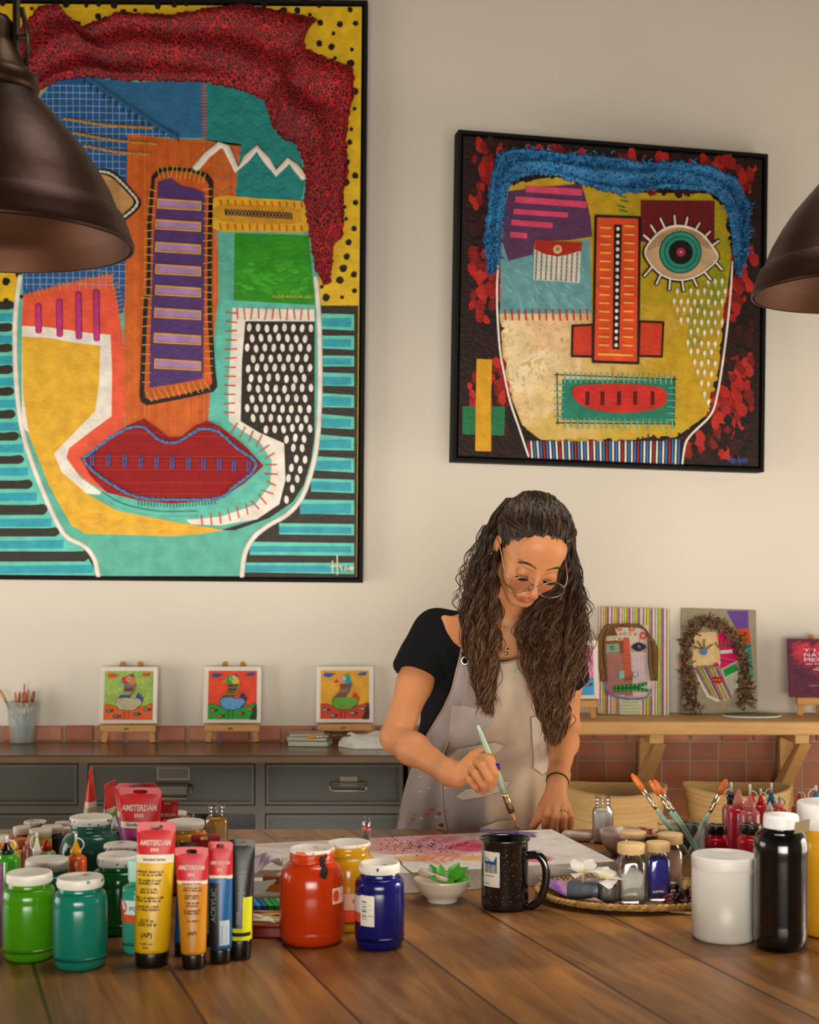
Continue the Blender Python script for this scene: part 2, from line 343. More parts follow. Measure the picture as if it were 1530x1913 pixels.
# ================= metal drawer cabinet =================
DF=3.95; CT=.888
M_steel=vcm('aged_green_steel',.42,metal=.0,namt=.22,nscale=5,bump=.08,bscale=30,spec=.5,coat=.1)
M_ctop=vcm('polished_dark_top',.25,namt=.15,nscale=5,coat=.3)
cab=thing('drawer_cabinet','long dark green-grey metal cabinet with drawers along the back wall','cabinet',(0,0,0))
def cx_(px,D=DF): return (px-CX)/F*D
def cz_(py,D=DF): return CAMZ-(py-HY)/F*D
x0=-1.75; x1=cx_(762)
q=MB(); q.box((x0-.01,DF-.012,CT-.022),(x1+.01,WY-.03,CT),'#5a4636',M_ctop,bev=.004); q.build('cabinet_top',cab,'dark brown polished metal top')
q=MB(); FC='#363024'
# carcass as open frames: back, ends, rails and stiles
q.box((x0,WY-.06,.06),(x1,WY-.04,CT-.022),'#15120e',M_steel); q.box((x0,DF,.06),(x0+.02,WY-.06,CT-.022),FC,M_steel); q.box((x1-.02,DF,.06),(x1,WY-.06,CT-.022),FC,M_steel)
q.box((x0+.02,DF,0),(x1-.02,WY-.06,.08),FC,M_steel)
stiles=[(146,164),(477,495),(753,762)]
for a,b_ in stiles: q.box((cx_(a),DF,.08),(cx_(b_),WY-.06,CT-.022),FC,M_steel)
for a,b_ in [(1422,1426),(1505,1520),(1600,1612)]: q.box((x0+.02,DF+.0005,cz_(b_)),(x1-.02,WY-.06,cz_(a)),FC,M_steel)
q.box((cx_(358),DF,cz_(1600)),(cx_(364),WY-.06,cz_(1520)),FC,M_steel)
q.build('carcass',cab)
def handle(M,parent,style):
    q=MB(); c='#6a6252'
    if style=='cup':
        q.box((-.045,-.004,.012),(.045,0,.05),c,M_steel,M,bev=.002); q.box((-.04,-.006,.018),(.04,-.004,.044),'#3c362a',M_steel,M)
        q.tube([(-.047,0,.0),(-.05,-.016,-.002),(-.05,-.02,-.014),(-.04,-.022,-.034),(.04,-.022,-.034),(.05,-.02,-.014),(.05,-.016,-.002),(.047,0,.0)],.0035,c,M_metal,8,M)
        q.box((-.046,-.018,-.03),(.046,-.001,.004),'#454032',M_steel,M,bev=.006)
    else:
        q.box((-.024,-.004,-.004),(.024,0,.024),c,M_steel,M,bev=.002)
        q.tube([(-.05,-.008,.006),(-.05,-.014,-.006),(-.044,-.016,-.014),(.044,-.016,-.014),(.05,-.014,-.006),(.05,-.008,.006),(-.05,-.008,.006)],.003,'#8a8272',M_metal,8,M)
    q.build('handle',parent)
def drawer(a,b_,c,d,style='cup'):
    q=MB(); X0,X1=cx_(a)+.003,cx_(b_)-.003; Z0,Z1=cz_(d)+.003,cz_(c)-.003
    q.box((X0,DF+.006,Z0),(X1,DF+.3,Z1),'#26261b',M_steel,bev=.003)
    for lo,hi in [((X0,DF-.001,Z0),(X1,DF+.006,Z0+.008)),((X0,DF-.001,Z1-.008),(X1,DF+.006,Z1)),((X0,DF-.001,Z0+.008),(X0+.008,DF+.006,Z1-.008)),((X1-.008,DF-.001,Z0+.008),(X1,DF+.006,Z1-.008))]:
        q.box(lo,hi,'#34322a',M_steel)
    o=q.build('drawer',cab)
    if style: handle(TR((X0+X1)/2+(.004 if style=='cup' else .04),DF+.006,(Z0+Z1)/2-.002),o,style)
drawer(-280,146,1426,1505); drawer(164,477,1426,1505,'cup'); drawer(495,753,1426,1505,'ring')
drawer(-280,146,1520,1600); drawer(164,358,1520,1600,None); drawer(495,753,1520,1600,None)
# ================= wooden wall shelf on brackets =================
ST=.971; SD=4.02
WC='#c69a5e'
sh=thing('wall_shelf','long pale wooden shelf board fixed on brackets above the terracotta tiles','shelf')
q=MB(); q.box((.28,SD,ST-.037),(XR-.01,WY-.001,ST),WC,M_wood,bev=.003); q.build('shelf_board',sh)
def bracket(px):
    X=cx_(px,4.05); o=MB()
    o.box((X-.022,SD+.03,ST-.065),(X+.018,WY-.014,ST-.038),WC,M_wood,bev=.002)      # arm
    o.box((X-.022,WY-.062,ST-.30),(X+.018,WY-.026,ST-.066),'#b88c52',M_wood,bev=.002)  # wall post
    # brace, cut on the slant and leaning inwards
    p=[(SD+.035,ST-.066),(SD+.08,ST-.066),(WY-.062,ST-.2),(WY-.062,ST-.25)]
    sh_=[.012,.012,-.022,-.022]
    vs=[(X-.018+sh_[k_],y,z) for k_,(y,z) in enumerate(p)]+[(X+.014+sh_[k_],y,z) for k_,(y,z) in enumerate(p)]
    o.add([Vector(v_)for v_ in vs],[(0,1,2,3),(7,6,5,4),(0,4,5,1),(1,5,6,2),(2,6,7,3),(3,7,4,0)],'#c0935a',M_wood,False)
    o.build('bracket',sh)
for px in (1228,1500,1750,2100): bracket(px)
# ================= low bench and straw baskets under the shelf =================
bn=thing('low_bench','low wooden bench under the wall shelf carrying the straw baskets','bench')
q=MB(); q.box((.3,3.72,.50),(1.6,4.2,.54),'#6a4a2c',M_wood,bev=.004); q.build('seat',bn)
for x in (.33,1.5):
    for y in (3.75,4.1):
        q=MB(); q.box((x,y,0),(x+.06,y+.06,.5),'#6a4a2c',M_wood,bev=.003); q.build('leg',bn)
def basket(px0,px1,py,py_low,lab,fill):
    D=3.93; X=cx_((px0+px1)/2,D); r=(px1-px0)/2/F*D; zt=CAMZ-(py-HY)/F*D; h=zt-.54
    t=thing('straw_basket',lab,'basket',(X,D,.541),0,'straw baskets under the shelf')
    q=MB(); n=56; rows=44; vs=[]; fs=[]
    def rim(a): return .007*cos(2*a)-.004*cos(a*1+1)
    for side_ in (0,1):
        for k in range(rows+1):
            f=k/rows if side_==0 else 1-k/rows
            z=h*f+rim(2*pi*0)*0; rr_=r*(.62+.38*f**.8)-(.008 if side_ else 0)+.0012*(k%2)
            for i in range(n):
                a=2*pi*i/n; vs.append((rr_*cos(a)*1.0,rr_*sin(a)*.72, (z if not side_ else max(z,.008))+rim(a)*f))
    tot=2*(rows+1)
    for k in range(tot-1):
        for i in range(n):
            j=(i+1)%n; fs.append((k*n+i,k*n+j,(k+1)*n+j,(k+1)*n+i))
    fs.append(tuple(reversed(range(n)))); fs.append(tuple((tot-1)*n+i for i in range(n)))
    cols=[]
    for k in range(tot-1):
        c=lin(random.choice(['#b8935e','#bd9a64','#b38d56','#ba9660'])); cols+= [c]*n
    cols+=[lin('#a87d44')]*2
    q.add(vs,fs,cols,vcm('woven_straw',.8,namt=.10,nscale=30,stretch=(1,1,9),bump=.3,bscale=200)); q.build('basket_body',t)
    return t
basket(1048,1246,1470,1545,'left woven straw basket, wider one, on the bench below the shelf',1)
basket(1276,1478,1470,1545,'right woven straw basket, behind the squeeze bottles',2)
def cloth_in(px,py,D,w_,h_,c,name,lab):
    q=MB(); P=W(px,py,D); n=12; vs=[]; fs=[]
    for s_ in (0,1):
      for i in range(n+1):
        for j in range(n+1):
            a=i/n-.5; b_=j/n-.5; vs.append((P.x+a*w_, P.y+b_*.08, P.z+.02*sin(a*5+1)*cos(b_*6)+(.004 if s_ else 0)-.1*(a*a+b_*b_)))
    for s_ in (0,1):
      for i in range(n):
        for j in range(n):
            o=s_*(n+1)**2+i*(n+1)+j; f=(o,o+n+1,o+n+2,o+1); fs.append(f if s_ else f[::-1])
    q.add(vs,fs,c,M_cloth); return tag(q.build(name),lab,'cloth')
# ================= paintings =================
def placed(loc, yaw=0., pitch=0., roll=0.):   # local x right, y up, z out of the wall
    B=Matrix(((1,0,0,0),(0,0,-1,0),(0,1,0,0),(0,0,0,1)))
    return Matrix.Translation(loc)@Matrix.Rotation(yaw,4,'Z')@Matrix.Rotation(pitch,4,'X')@B@Matrix.Rotation(roll,4,'Z')
def smooth(pts,closed=False,n=5):
    P=[Vector((p[0],p[1])) for p in pts]; m=len(P); out=[]
    rng_=range(m if closed else m-1)
    for i in rng_:
        if closed: a,b_,c,d=P[i-1],P[i],P[(i+1)%m],P[(i+2)%m]
        else: a,b_,c,d=P[max(i-1,0)],P[i],P[i+1],P[min(i+2,m-1)]
        for k in range(n):
            t=k/n; out.append(tuple(.5*((2*b_)+(c-a)*t+(2*a-5*b_+4*c-d)*t*t+(3*b_-a-3*c+d)*t**3)))
    if not closed: out.append(tuple(P[-1]))
    return out
class Art:
    """shapes given in survey coordinates of the picture plane, laid as thin layers of paint, cloth and cord"""
    def __init__(s,M,zx=1.,ox=0.,oy=0.):
        s.M=M; s.Mi=M.inverted(); s.q=MB(); s.h=.0004; s.z=(zx,ox,oy); s.o=M.translation; s.n=(M.to_3x3()@Vector((0,0,1)))
    def L(s,p):
        px=p[0]/s.z[0]+s.z[1]; py=p[1]/s.z[0]+s.z[2]
        d=Vector(((px-CX)/F,1,-(py-HY)/F)); c=Vector((0,0,CAMZ)); t=(s.o-c).dot(s.n)/d.dot(s.n)
        l=s.Mi@(c+d*t); return (l.x,l.y)
    def u(s): a=s.L((0,0)); b_=s.L((10,0)); return math.hypot(a[0]-b_[0],a[1]-b_[1])/10
    def poly(s,pts,col,thick=.0004,m=None,sm=False,h=None):
        if sm: pts=smooth(pts,True)
        h=s.h if h is None else h
        
        top=thick+.0004 if (thick>=.001 and h==s.h and h<.003) else h+thick
        s.q.prism([s.L(p) for p in pts],max(top-.0008,0) if thick<.001 else 0,top,col,m or M_art)
        if h==s.h: s.h+=.00001
        return s
    def line(s,pts,w_,col,m=None,sm=False,flat=.35,h=None,seg=6):
        if sm: pts=smooth(pts)
        h=s.h if h is None else h; r=w_/2*s.u()
        P=[s.L(p) for p in pts]
        if len(P)==2: P=[P[0],tuple((P[0][k]+P[1][k])/2 for k in (0,1)),P[1]]
        # rounded ends
        a=Vector(P[0]); b_=Vector(P[1]); d=(a-b_).normalized()*r; P=[tuple(a+d*.8),tuple(a+d*.5)]+P
        a=Vector(P[-1]); b_=Vector(P[-2]); d=(a-b_).normalized()*r; P=P+[tuple(a+d*.5),tuple(a+d*.8)]
        n=len(P); rr=[r*.45,r*.85]+[r]*(n-4)+[r*.85,r*.45]
        s.q.tube([(x,y,h+.0003) for x,y in P],rr,col,m or M_art,seg,flat=flat); return s
    def rope(s,pts,w_,col,col2=None,m=None,h=None,pitch_=None,sm=True):   # two twisted plies
        if sm: pts=smooth(pts)
        h=s.h if h is None else h; r=w_/2*s.u(); P=[Vector(s.L(p)) for p in pts]
        Ls=[0]
        for k in range(1,len(P)): Ls.append(Ls[-1]+(P[k]-P[k-1]).length)
        tot=Ls[-1]; step=r*.9; n=max(int(tot/step),4); out=[[],[]]; j=0
        for k in range(n+1):
            d=tot*k/n
            while j<len(Ls)-2 and Ls[j+1]<d: j+=1
            t=(d-Ls[j])/max(Ls[j+1]-Ls[j],1e-9); p=P[j].lerp(P[j+1],t); t_=(P[j+1]-P[j]).normalized(); nn=Vector((-t_.y,t_.x))
            a=d/(r*3.2)*pi
            for e in (0,1):
                aa=a+e*pi; out[e].append((p.x+nn.x*cos(aa)*r*.5,p.y+nn.y*cos(aa)*r*.5,h+r*.6+sin(aa)*r*.4))
        for e in (0,1): s.q.tube(out[e],r*.56,col if e==0 else (col2 or col),m or M_yarn,6)
        return s
    def oval(s,c,rx,ry,col,rot=0.,n=14,m=None,thick=.0006,h=None):
        a=[(c[0]+rx*cos(t)*cos(rot)-ry*sin(t)*sin(rot), c[1]+rx*cos(t)*sin(rot)+ry*sin(t)*cos(rot)) for t in [2*pi*k/n for k in range(n)]]
        return s.poly(a,col,thick,m,h=h)
    def blob(s,c,r,col,m=None):
        n=11; a=[(c[0]+r*random.uniform(.85,1.12)*cos(2*pi*k/n),c[1]+r*random.uniform(.9,1.15)*sin(2*pi*k/n)) for k in range(n)]; return s.poly(a,col)
    def stitch(s,pts,step,l,w_,col,closed=False,jit=.15,ang=0.,h=None):
        P=[Vector(p) for p in pts]
        if closed: P.append(P[0])
        d=0.; nxt=step/2
        for k in range(len(P)-1):
            seg=(P[k+1]-P[k]); L_=seg.length
            if L_<1e-6: continue
            t=seg/L_; nn=Vector((-t.y,t.x))
            while d+L_>nxt:
                p=P[k]+t*(nxt-d); v=(nn*cos(ang)+t*sin(ang)+t*random.uniform(-jit,jit))*l/2*random.uniform(.85,1.1)
                s.line([tuple(p-v),tuple(p+v)],w_,col,h=h,seg=4,flat=.6); nxt+=step
            d+=L_
        return s
    def strokes(s,inside,box,cols,n,size,asp=2.2,ang=None):
        x0,y0,x1,y1=box
        for _ in range(n):
            c=(random.uniform(x0,x1),random.uniform(y0,y1))
            if not inside(c): continue
            a=random.uniform(0,pi) if ang is None else ang+random.uniform(-.4,.4); r=size*random.uniform(.5,1.3)
            col=cols(c) if callable(cols) else random.choice(cols)
            k=7; s.q.prism([s.L((c[0]+r*random.uniform(.6,1.15)*cos(t)*cos(a)-r/asp*sin(t)*sin(a)*random.uniform(.6,1.2),c[1]+r*cos(t)*sin(a)+r/asp*sin(t)*cos(a))) for t in [2*pi*i/k for i in range(k)]],s.h,s.h+.0006+random.random()*.0002,col,M_art)
        s.h+=.00025
        return s
    def text(s,txt,p,size,col,bold=0.,rot=0.,align='LEFT',width=None):
        x,y=s.L(p); s.q.text(txt,size,col,M_art,TR(x,y,s.h+.0006)@ROT(rot,'Z'),bold,align,width=width); return s
    def build(s,name,parent,label=None):
        o=s.q.build(name,parent,label); return o
def inpoly(poly):
    def f(c):
        x,y=c; r=False; n=len(poly)
        for i in range(n):
            x1,y1=poly[i]; x2,y2=poly[(i+1)%n]
            if (y1>y)!=(y2>y) and x<(x2-x1)*(y-y1)/(y2-y1)+x1: r=not r
        return r
    return f
def mixc(a,b_,t): a=lin(a) if isinstance(a,str) else a; b_=lin(b_) if isinstance(b_,str) else b_; t=max(0,min(1,t)); return tuple(a[k]*(1-t)+b_[k]*t for k in range(3))
def resample(pts,n):
    P=[Vector(p) for p in pts]; Ls=[0]
    for k in range(1,len(P)): Ls.append(Ls[-1]+(P[k]-P[k-1]).length)
    out=[]; j=0
    for k in range(n):
        d=Ls[-1]*k/(n-1)
        while j<len(Ls)-2 and Ls[j+1]<d: j+=1
        t=(d-Ls[j])/max(Ls[j+1]-Ls[j],1e-9); out.append(P[j].lerp(P[j+1],min(t,1)))
    return out
def frame_box(name,M,w_,h_,d,t,gap,parent,col='#0c0b09',mat=None):   # floater frame, four mitred bars
    q=MB(); mat=mat or M_matte
    o=[(-w_/2,-h_/2),(w_/2,-h_/2),(w_/2,h_/2),(-w_/2,h_/2)]; i=[(x-math.copysign(t,x),y-math.copysign(t,y)) for x,y in o]
    for k in range(4):
        j=(k+1)%4; vs=[]
        for z in (-d,.006): vs+=[(*o[k],z),(*o[j],z),(*i[j],z),(*i[k],z)]
        q.add(vs,[(0,3,2,1),(4,5,6,7),(0,1,5,4),(1,2,6,5),(2,3,7,6),(3,0,4,7)],col,mat,False)
    q.box((-w_/2+t,-h_/2+t,-d),(w_/2-t,h_/2-t,-d+.003),'#0a0908',mat)
    ob=q.build(name,parent); return ob
def relief(A,outer,inner,nu,nv,height,cols,jag=0.,seed=1):
    O=resample(outer,nu); I=resample(inner,nu); r=random.Random(seed); vs=[]; vc=[]
    ph=[(r.uniform(0,6.3),r.uniform(2,5),r.uniform(9,16)) for _ in range(4)]
    for i in range(nu):
        for j in range(nv):
            t=j/(nv-1); p=O[i].lerp(I[i],t); j_=jag if j in (0,nv-1) else jag*.35
            p=(p[0]+r.uniform(-j_,j_),p[1]+r.uniform(-j_,j_)); x,y=A.L(p); a=i/nu
            fold=sum(sin(ph_[2]*t+ph_[0]+2.2*sin(a*ph_[1]*2+ph_[0])) for ph_ in ph)/4
            z=height*(.45+.4*fold)+r.uniform(-.1,.1)*height
            edge=min(t,1-t)*8; z=z*min(1,.25+edge)+A.h
            vs.append((x,y,max(z,A.h))); k=.5+.5*fold; vc.append(mixc(cols[0],cols[1],.5+r.uniform(-.5,.5)))
    n=len(vs); vs+= [(v[0],v[1],A.h-.001) for v in vs]
    fs=[]
    for i in range(nu-1):
        for j in range(nv-1):
            a=i*nv+j; fs.append((a,a+1,a+nv+1,a+nv))
    for i in range(nu-1):
        for j in (0,nv-1):
            a=i*nv+j; f=(a,a+nv,a+nv+n,a+n); fs.append(f)
    return vs,fs,vc+vc
# net-like hair material: red threads over dark gaps
def net_mat(name,sc_,thr,dark,c1,c2):
    m,N,L,b=new_mat(name); tc=N.new('ShaderNodeTexCoord'); nz=N.new('ShaderNodeTexNoise'); nz.inputs['Scale'].default_value=14; L.new(tc.outputs['Object'],nz.inputs[0])
    ad=N.new('ShaderNodeVectorMath'); ad.operation='MULTIPLY_ADD'; L.new(nz.outputs['Color'],ad.inputs[0]); ad.inputs[1].default_value=(.04,.04,.04); L.new(tc.outputs['Object'],ad.inputs[2])
    vo=N.new('ShaderNodeTexVoronoi'); vo.feature='DISTANCE_TO_EDGE'; vo.inputs['Scale'].default_value=sc_; L.new(ad.outputs[0],vo.inputs['Vector'])
    lt=N.new('ShaderNodeMapRange'); lt.inputs['From Min'].default_value=thr; lt.inputs['From Max'].default_value=thr*2.2; L.new(vo.outputs['Distance'],lt.inputs[0])
    n2=N.new('ShaderNodeTexNoise'); n2.inputs['Scale'].default_value=7; n2.inputs['Detail'].default_value=5; L.new(tc.outputs['Object'],n2.inputs[0]); rp=ramp(N,[(.35,c1),(.65,c2)]); L.new(n2.outputs['Fac'],rp.inputs[0])
    mx=N.new('ShaderNodeMix'); mx.data_type='RGBA'; L.new(lt.outputs[0],mx.inputs[0]); L.new(rp.outputs[0],mx.inputs[6]); mx.inputs[7].default_value=(*lin(dark),1)
    L.new(mx.outputs[2],b.inputs['Base Color']); b.inputs['Roughness'].default_value=.6
    bp=N.new('ShaderNodeBump'); bp.invert=True; bp.inputs['Strength'].default_value=.9; bp.inputs['Distance'].default_value=.003; L.new(lt.outputs[0],bp.inputs['Height']); L.new(bp.outputs[0],b.inputs['Normal'])
    return m
M_net=net_mat('red_knotted_net',105,.075,'#26040a','#a30e1a','#d81e28')
M_wool=net_mat('blue_wool',90,.16,'#0d2c47','#1c5f93','#2f86bf')
# ---------- large painting ----------
M1=placed((-.7068,4.225,2.2133),.0054*0,.0,-.0088)
P1=thing('framed_painting','huge framed painting of a patchwork face with red net hair and red corduroy lips','painting',(0,0,0))
w1,h1=1.1538,1.7039
fo=frame_box('frame',M1,w1,h1,.045,.010,.008,P1); fo.matrix_local=M1
A=Art(M1,2.1857,0,0)
def a1(*p): return [(x,y) for x,y in p]
def a2(*p): return [(x,y+540*2.1857) for x,y in p]
ix,iy=w1/2-.017,h1/2-.017
A.q.box((-ix,-iy,-.03),(ix,iy,.0),'#e0b81e',M_art)
# lower half: black field with turquoise bars
S=540*2.1857
A.poly(a2((-102,65),(1463,68),(1455,1178),(-102,1170)),'#2e2a22')
for y0,y1,x0 in [(108,165,1280),(195,245,1280),(275,320,1280),(350,400,1280),(433,488,1280),(520,572,1280),(603,660,1280),(690,745,1280),(780,835,1270),(865,925,1225),(962,1008,1140),(1040,1085,1020),(1120,1165,1000)]:
    r=lambda: random.uniform(-5,5)
    A.poly(a2((x0,y0+r()-8),(1446,y0+r()),(1446,y1+r()),(x0,y1+r()-4)),'#62c7b6'); A.poly(a2((x0,y0+9+r()),(1434,y0+10),(1434,y1-9),(x0,y1-10+r())),'#2f9fb0')
A.poly(a2((-102,80),(60,80),(80,600),(400,1170),(-102,1165)),'#62c7b6')
for y0,y1,x1 in [(50,82,55),(140,172,50),(225,256,50),(312,345,52),(402,434,55),(495,527,60),(585,617,75),(680,712,95),(780,814,130),(880,920,190),(975,1008,240),(1070,1110,360)]:
    A.poly(a2((-102,y1+22),(x1+20,y1+16),(x1+20,y1+50),(-102,y1+52)),'#2aa0b4')
    A.poly(smooth(a2((-102,y0+4),(x1-60,y0+2),(x1-12,y0-2),(x1+4,(y0+y1)/2),(x1-12,y1+1),(x1-60,y1+2),(-102,y1)),True,3),'#2e2a22')
# face ground and neck
A.poly(a1((80,1060),(160,700),(150,400),(210,340),(330,300),(860,330),(1250,600),(1300,1060))+a2((1305,100),(1308,450),(1290,640),(1240,830),(1170,910),(1090,960),(1030,1010),(1000,1070),(985,1172),(405,1172),(390,1110),(345,1055),(275,1010),(240,950),(180,830),(130,700),(95,580),(72,420),(62,250),(68,100)),'#5bb3a0')
A.line(a1((82,1130))+a2((68,60),(62,150),(62,260),(70,420),(92,580),(132,710),(182,840),(235,955),(275,1012),(345,1050),(385,1100),(402,1170)),22,'#e9e4d8',sm=True)
A.line(a1((1290,1135))+a2((1298,40),(1304,150),(1307,300),(1306,450),(1298,600),(1278,720),(1235,845),(1175,918),(1095,965),(1035,1015),(1000,1080),(988,1170)),22,'#e9e4d8',sm=True)
# black dots on the yellow ground
pts=[]
hd=inpoly([(0,330),(20,160),(170,20),(300,110),(360,120),(480,60),(900,10),(1300,70),(1270,200),(1450,270),(1440,460),(1410,480),(1400,980),(1340,1170),(1260,1080),(100,1060),(100,400)])
tries=0
while len(pts)<190 and tries<6000:
    tries+=1; c=(random.uniform(-88,1452),random.uniform(-30,S+58))
    if hd(c) or (90<c[0]<1310 and c[1]>250): continue
    if all((c[0]-p[0])**2+(c[1]-p[1])**2>46**2 for p in pts): pts.append(c); A.blob(c,random.choice([8,11,13,16]),'#17130d')
# forehead patches
A.h=.0005
A.poly(a1((150,420),(210,340),(330,300),(700,560),(530,560),(515,1220))+a2((500,100),(95,60))+a1((95,900)),'#1c5a9a',.0012)
g='#9fbcd0'
for x in range(110,720,27):
    top=max(330, 330+(x-340)*.62) if x>340 else 345
    bot=1180 if x<500 else 560
    if bot>top+20: A.line(a1((x,top),(x+random.uniform(-3,3),(top+bot)/2),(x,bot)),3,g,h=.0022,seg=4)
for y in range(350,1190,28):
    xr=min(515 if y>560 else 340+(y-320)/.62,700); A.line(a1((100,y),((100+xr)/2,y+random.uniform(-4,4)),(max(xr,150),y+3)),3,g,h=.0022,seg=4)
A.poly(a1((350,300),(430,325),(560,338),(700,332),(830,332),(838,565),(735,562),(560,450)),'#2c6a98',.002)
A.poly(a1((838,340),(950,352),(1080,400),(1102,480),(1130,550),(1215,575),(1245,740),(1228,820),(960,805),(985,600),(838,572)),'#1f8583',.0016)
for k in range(9):   # herringbone in the teal cloth
    for t in range(5):
        x=870+t*75; y=400+k*52
        if x+40<1200 and y<780: A.line(a1((x,y),(x+36,y+24),(x+72,y)),4,'#227f7a',h=.0021,seg=4,flat=.6)
A.line(a1((335,300),(480,405),(600,485),(722,562)),20,'#24628f',sm=True,flat=.8,h=.003,m=M_cloth)
A.stitch([(335,320),(480,425),(600,505),(735,565)],32,34,4,'#10202c',ang=.5,h=.006)
A.stitch([(834,345),(836,560)],13,22,4,'#c9605a',h=.003)
A.line(a1((834,345),(836,560)),4,'#c25a55',h=.003)
for a,b_ in [((262,487),(625,525)),((300,545),(645,590)),((345,597),(612,632))]:
    A.rope([a,((a[0]+b_[0])/2,(a[1]+b_[1])/2+8),b_],13,'#b9863e','#c9964c',h=.0035)
# orange corduroy nose ground
NG=a1((522,545),(700,568),(860,572),(985,590),(970,700),(962,805),(872,810),(885,1010),(890,1224))+a2((880,130),(862,350),(850,545),(780,570),(735,615),(700,612),(640,565),(590,528),(512,560),(505,350),(510,0))
A.poly(NG,'#cf6526',.0016)
ng=inpoly(NG)
for x in range(520,985,9):
    ys=[y for y in range(550,1830,10) if ng((x,y))]
    if len(ys)>3: A.line([(x,ys[0]+4),(x,(ys[0]+ys[-1])/2),(x,ys[-1]-4)],4.5,random.choice(['#d96f2c','#c85f22','#dd7a33']),h=.0016,seg=4,flat=.8)
# eye behind the lamp shade
ey=smooth(a1((200,800),(280,720),(400,690),(470,705),(545,780),(578,832),(540,880),(490,908),(380,930),(270,890)),True)
A.poly(ey,'#1c1610',.004); A.poly([( (x-390)*.86+385,(y-812)*.8+812) for x,y in ey],'#bd9258',.0048)
A.rope([( (x-390)*.93+389,(y-812)*.89+812) for x,y in ey]+[((ey[0][0]-390)*.93+389,(ey[0][1]-812)*.89+812)],12,'#dcd6c6',h=.0046,sm=False)
for y in range(740,890,9): A.line(a1((425,y),(490,y)),2.5,'#9c7743',h=.0052,seg=4)
A.oval((330,812),60,60,'#2a6f8f',h=.0052); A.oval((330,812),30,30,'#16120d',h=.0056)
# zigzag
A.line(a1((802,685),(845,635),(897,592),(925,602),(968,694),(1005,650),(1050,605),(1090,655),(1128,708),(1178,655),(1205,680),(1240,722)),32,'#e8e0d2',flat=.25,h=.0034)
# yellow zipper patch
A.poly(smooth(a1((875,808),(1060,812),(1225,822),(1252,850),(1258,900),(1252,948),(1060,945),(874,935)),True,3),'#dfae22',.0035)
A.poly(smooth(a1((900,838),(1200,850),(1225,885),(1210,915),(905,905)),True,3),'#c8911c',.0042)
A.poly(a1((918,855),(1192,870),(1195,898),(920,880)),'#2a190c',.0046)
for x in range(925,1190,14):
    A.line(a1((x,856+(x-920)*.05),(x+14,884+(x-920)*.05)),3,'#b98a52',h=.0052,seg=4); A.line(a1((x+14,856+(x-920)*.05),(x,884+(x-920)*.05)),3,'#b98a52',h=.0052,seg=4)
for x in range(900,1245,30): A.line(a1((x,820+(x-900)*.03),(x+4,838+(x-900)*.03)),7,'#de6a26',h=.0044,seg=4); A.line(a1((x,915+(x-900)*.03),(x+2,938+(x-900)*.02)),7,'#de6a26',h=.0044,seg=4)
# green square
A.poly(a1((958,952),(1260,962),(1285,1224))+a2((1285,66),(955,46)),'#2c8f12',.0016)
A.h=.0016
A.strokes(inpoly(a1((970,1060),(1250,1060),(1250,1200),(970,1200))),(970,1060,1250,1200),['#39a31c','#33991a','#3fae22'],60,26,3,0.)
A.h=.0006
# teal right cheek, white band and dotted black
A.poly(a2((905,42),(1285,66),(1285,240),(1000,560),(1060,600),(1112,700),(1108,800),(1040,880),(900,945),(760,960),(700,945),(480,905),(380,830),(430,790),(860,720),(850,540),(868,350),(890,150)),'#5fbfae',.0010)
wb=a2((950,76),(1100,82),(1283,84),(1284,132),(1002,132),(990,300),(982,540),(1062,588),(1160,630),(1166,780),(1140,880),(1050,940),(900,965),(780,960),(760,942),(900,930),(1040,882),(1104,800),(1110,700),(1060,622),(985,575),(935,540),(932,400),(945,200))
A.poly(wb,'#e8e3d8',.0016)
bd=a2((1002,132),(1285,134),(1284,600),(1270,700),(1240,800),(1195,870),(1100,935),(960,985),(900,985),(1050,940),(1142,878),(1166,780),(1161,630),(1062,588),(984,540),(988,300))
A.poly(bd,'#262019',.002); ib=inpoly(bd)
for k,y in enumerate(range(160,980,41)):
    for j in range(10):
        x=1018+j*36+(k%2)*16-(k%3)*4; yy=y+S+random.uniform(-4,4)
        if all(ib((x+dx,yy+dy)) for dx,dy in ((12,0),(-12,0),(0,16),(0,-16))): A.oval((x,yy),9.5,17,'#ece6da',rot=random.uniform(-.15,.15),n=10,h=.0026)
A.h=.0025
A.stitch(a2((955,100),(1280,104)),29,44,6,'#e0602a',h=.0026); A.stitch(a2((948,80),(935,540)),37,46,6,'#e0602a',h=.0026)
A.stitch(a2((940,560),(1060,620),(1108,690),(1108,790),(1085,850),(1030,890),(900,935),(790,950)),38,46,6,'#e0602a',h=.0026)
# coral, white and yellow left cheek
A.poly(a1((96,1205),(280,1155),(455,1118),(470,1180))+a2((500,180),(512,300),(508,560),(590,530),(440,700),(420,800),(440,832),(350,780),(262,700),(88,150)),'#e7593b',.0013)
A.stitch([(100,1212),(280,1160),(455,1122),(475,1180),(500,S+100)],18,30,4,'#e0902a',h=.003)
A.poly(a2((90,150),(200,157),(380,182),(452,186),(458,330),(456,520),(380,575),(282,650),(272,690),(330,770),(432,842),(350,835),(240,790),(212,680),(90,560)),'#e9e3d8',.0018)
A.poly(a2((90,196),(200,200),(320,222),(410,232),(405,380),(390,498),(300,590),(222,672),(250,745),(350,832),(480,905),(700,948),(920,985),(820,1000),(700,1010),(520,1004),(350,1000),(290,962),(200,800),(120,600),(95,430)),'#e2b030',.0022)
A.h=.0022
A.strokes(inpoly(a2((300,900),(480,930),(900,985),(700,1008),(350,995))),(300,S+900,900,S+1008),['#e8b43a','#dfa42c','#e79a35'],50,26,4,0.1)
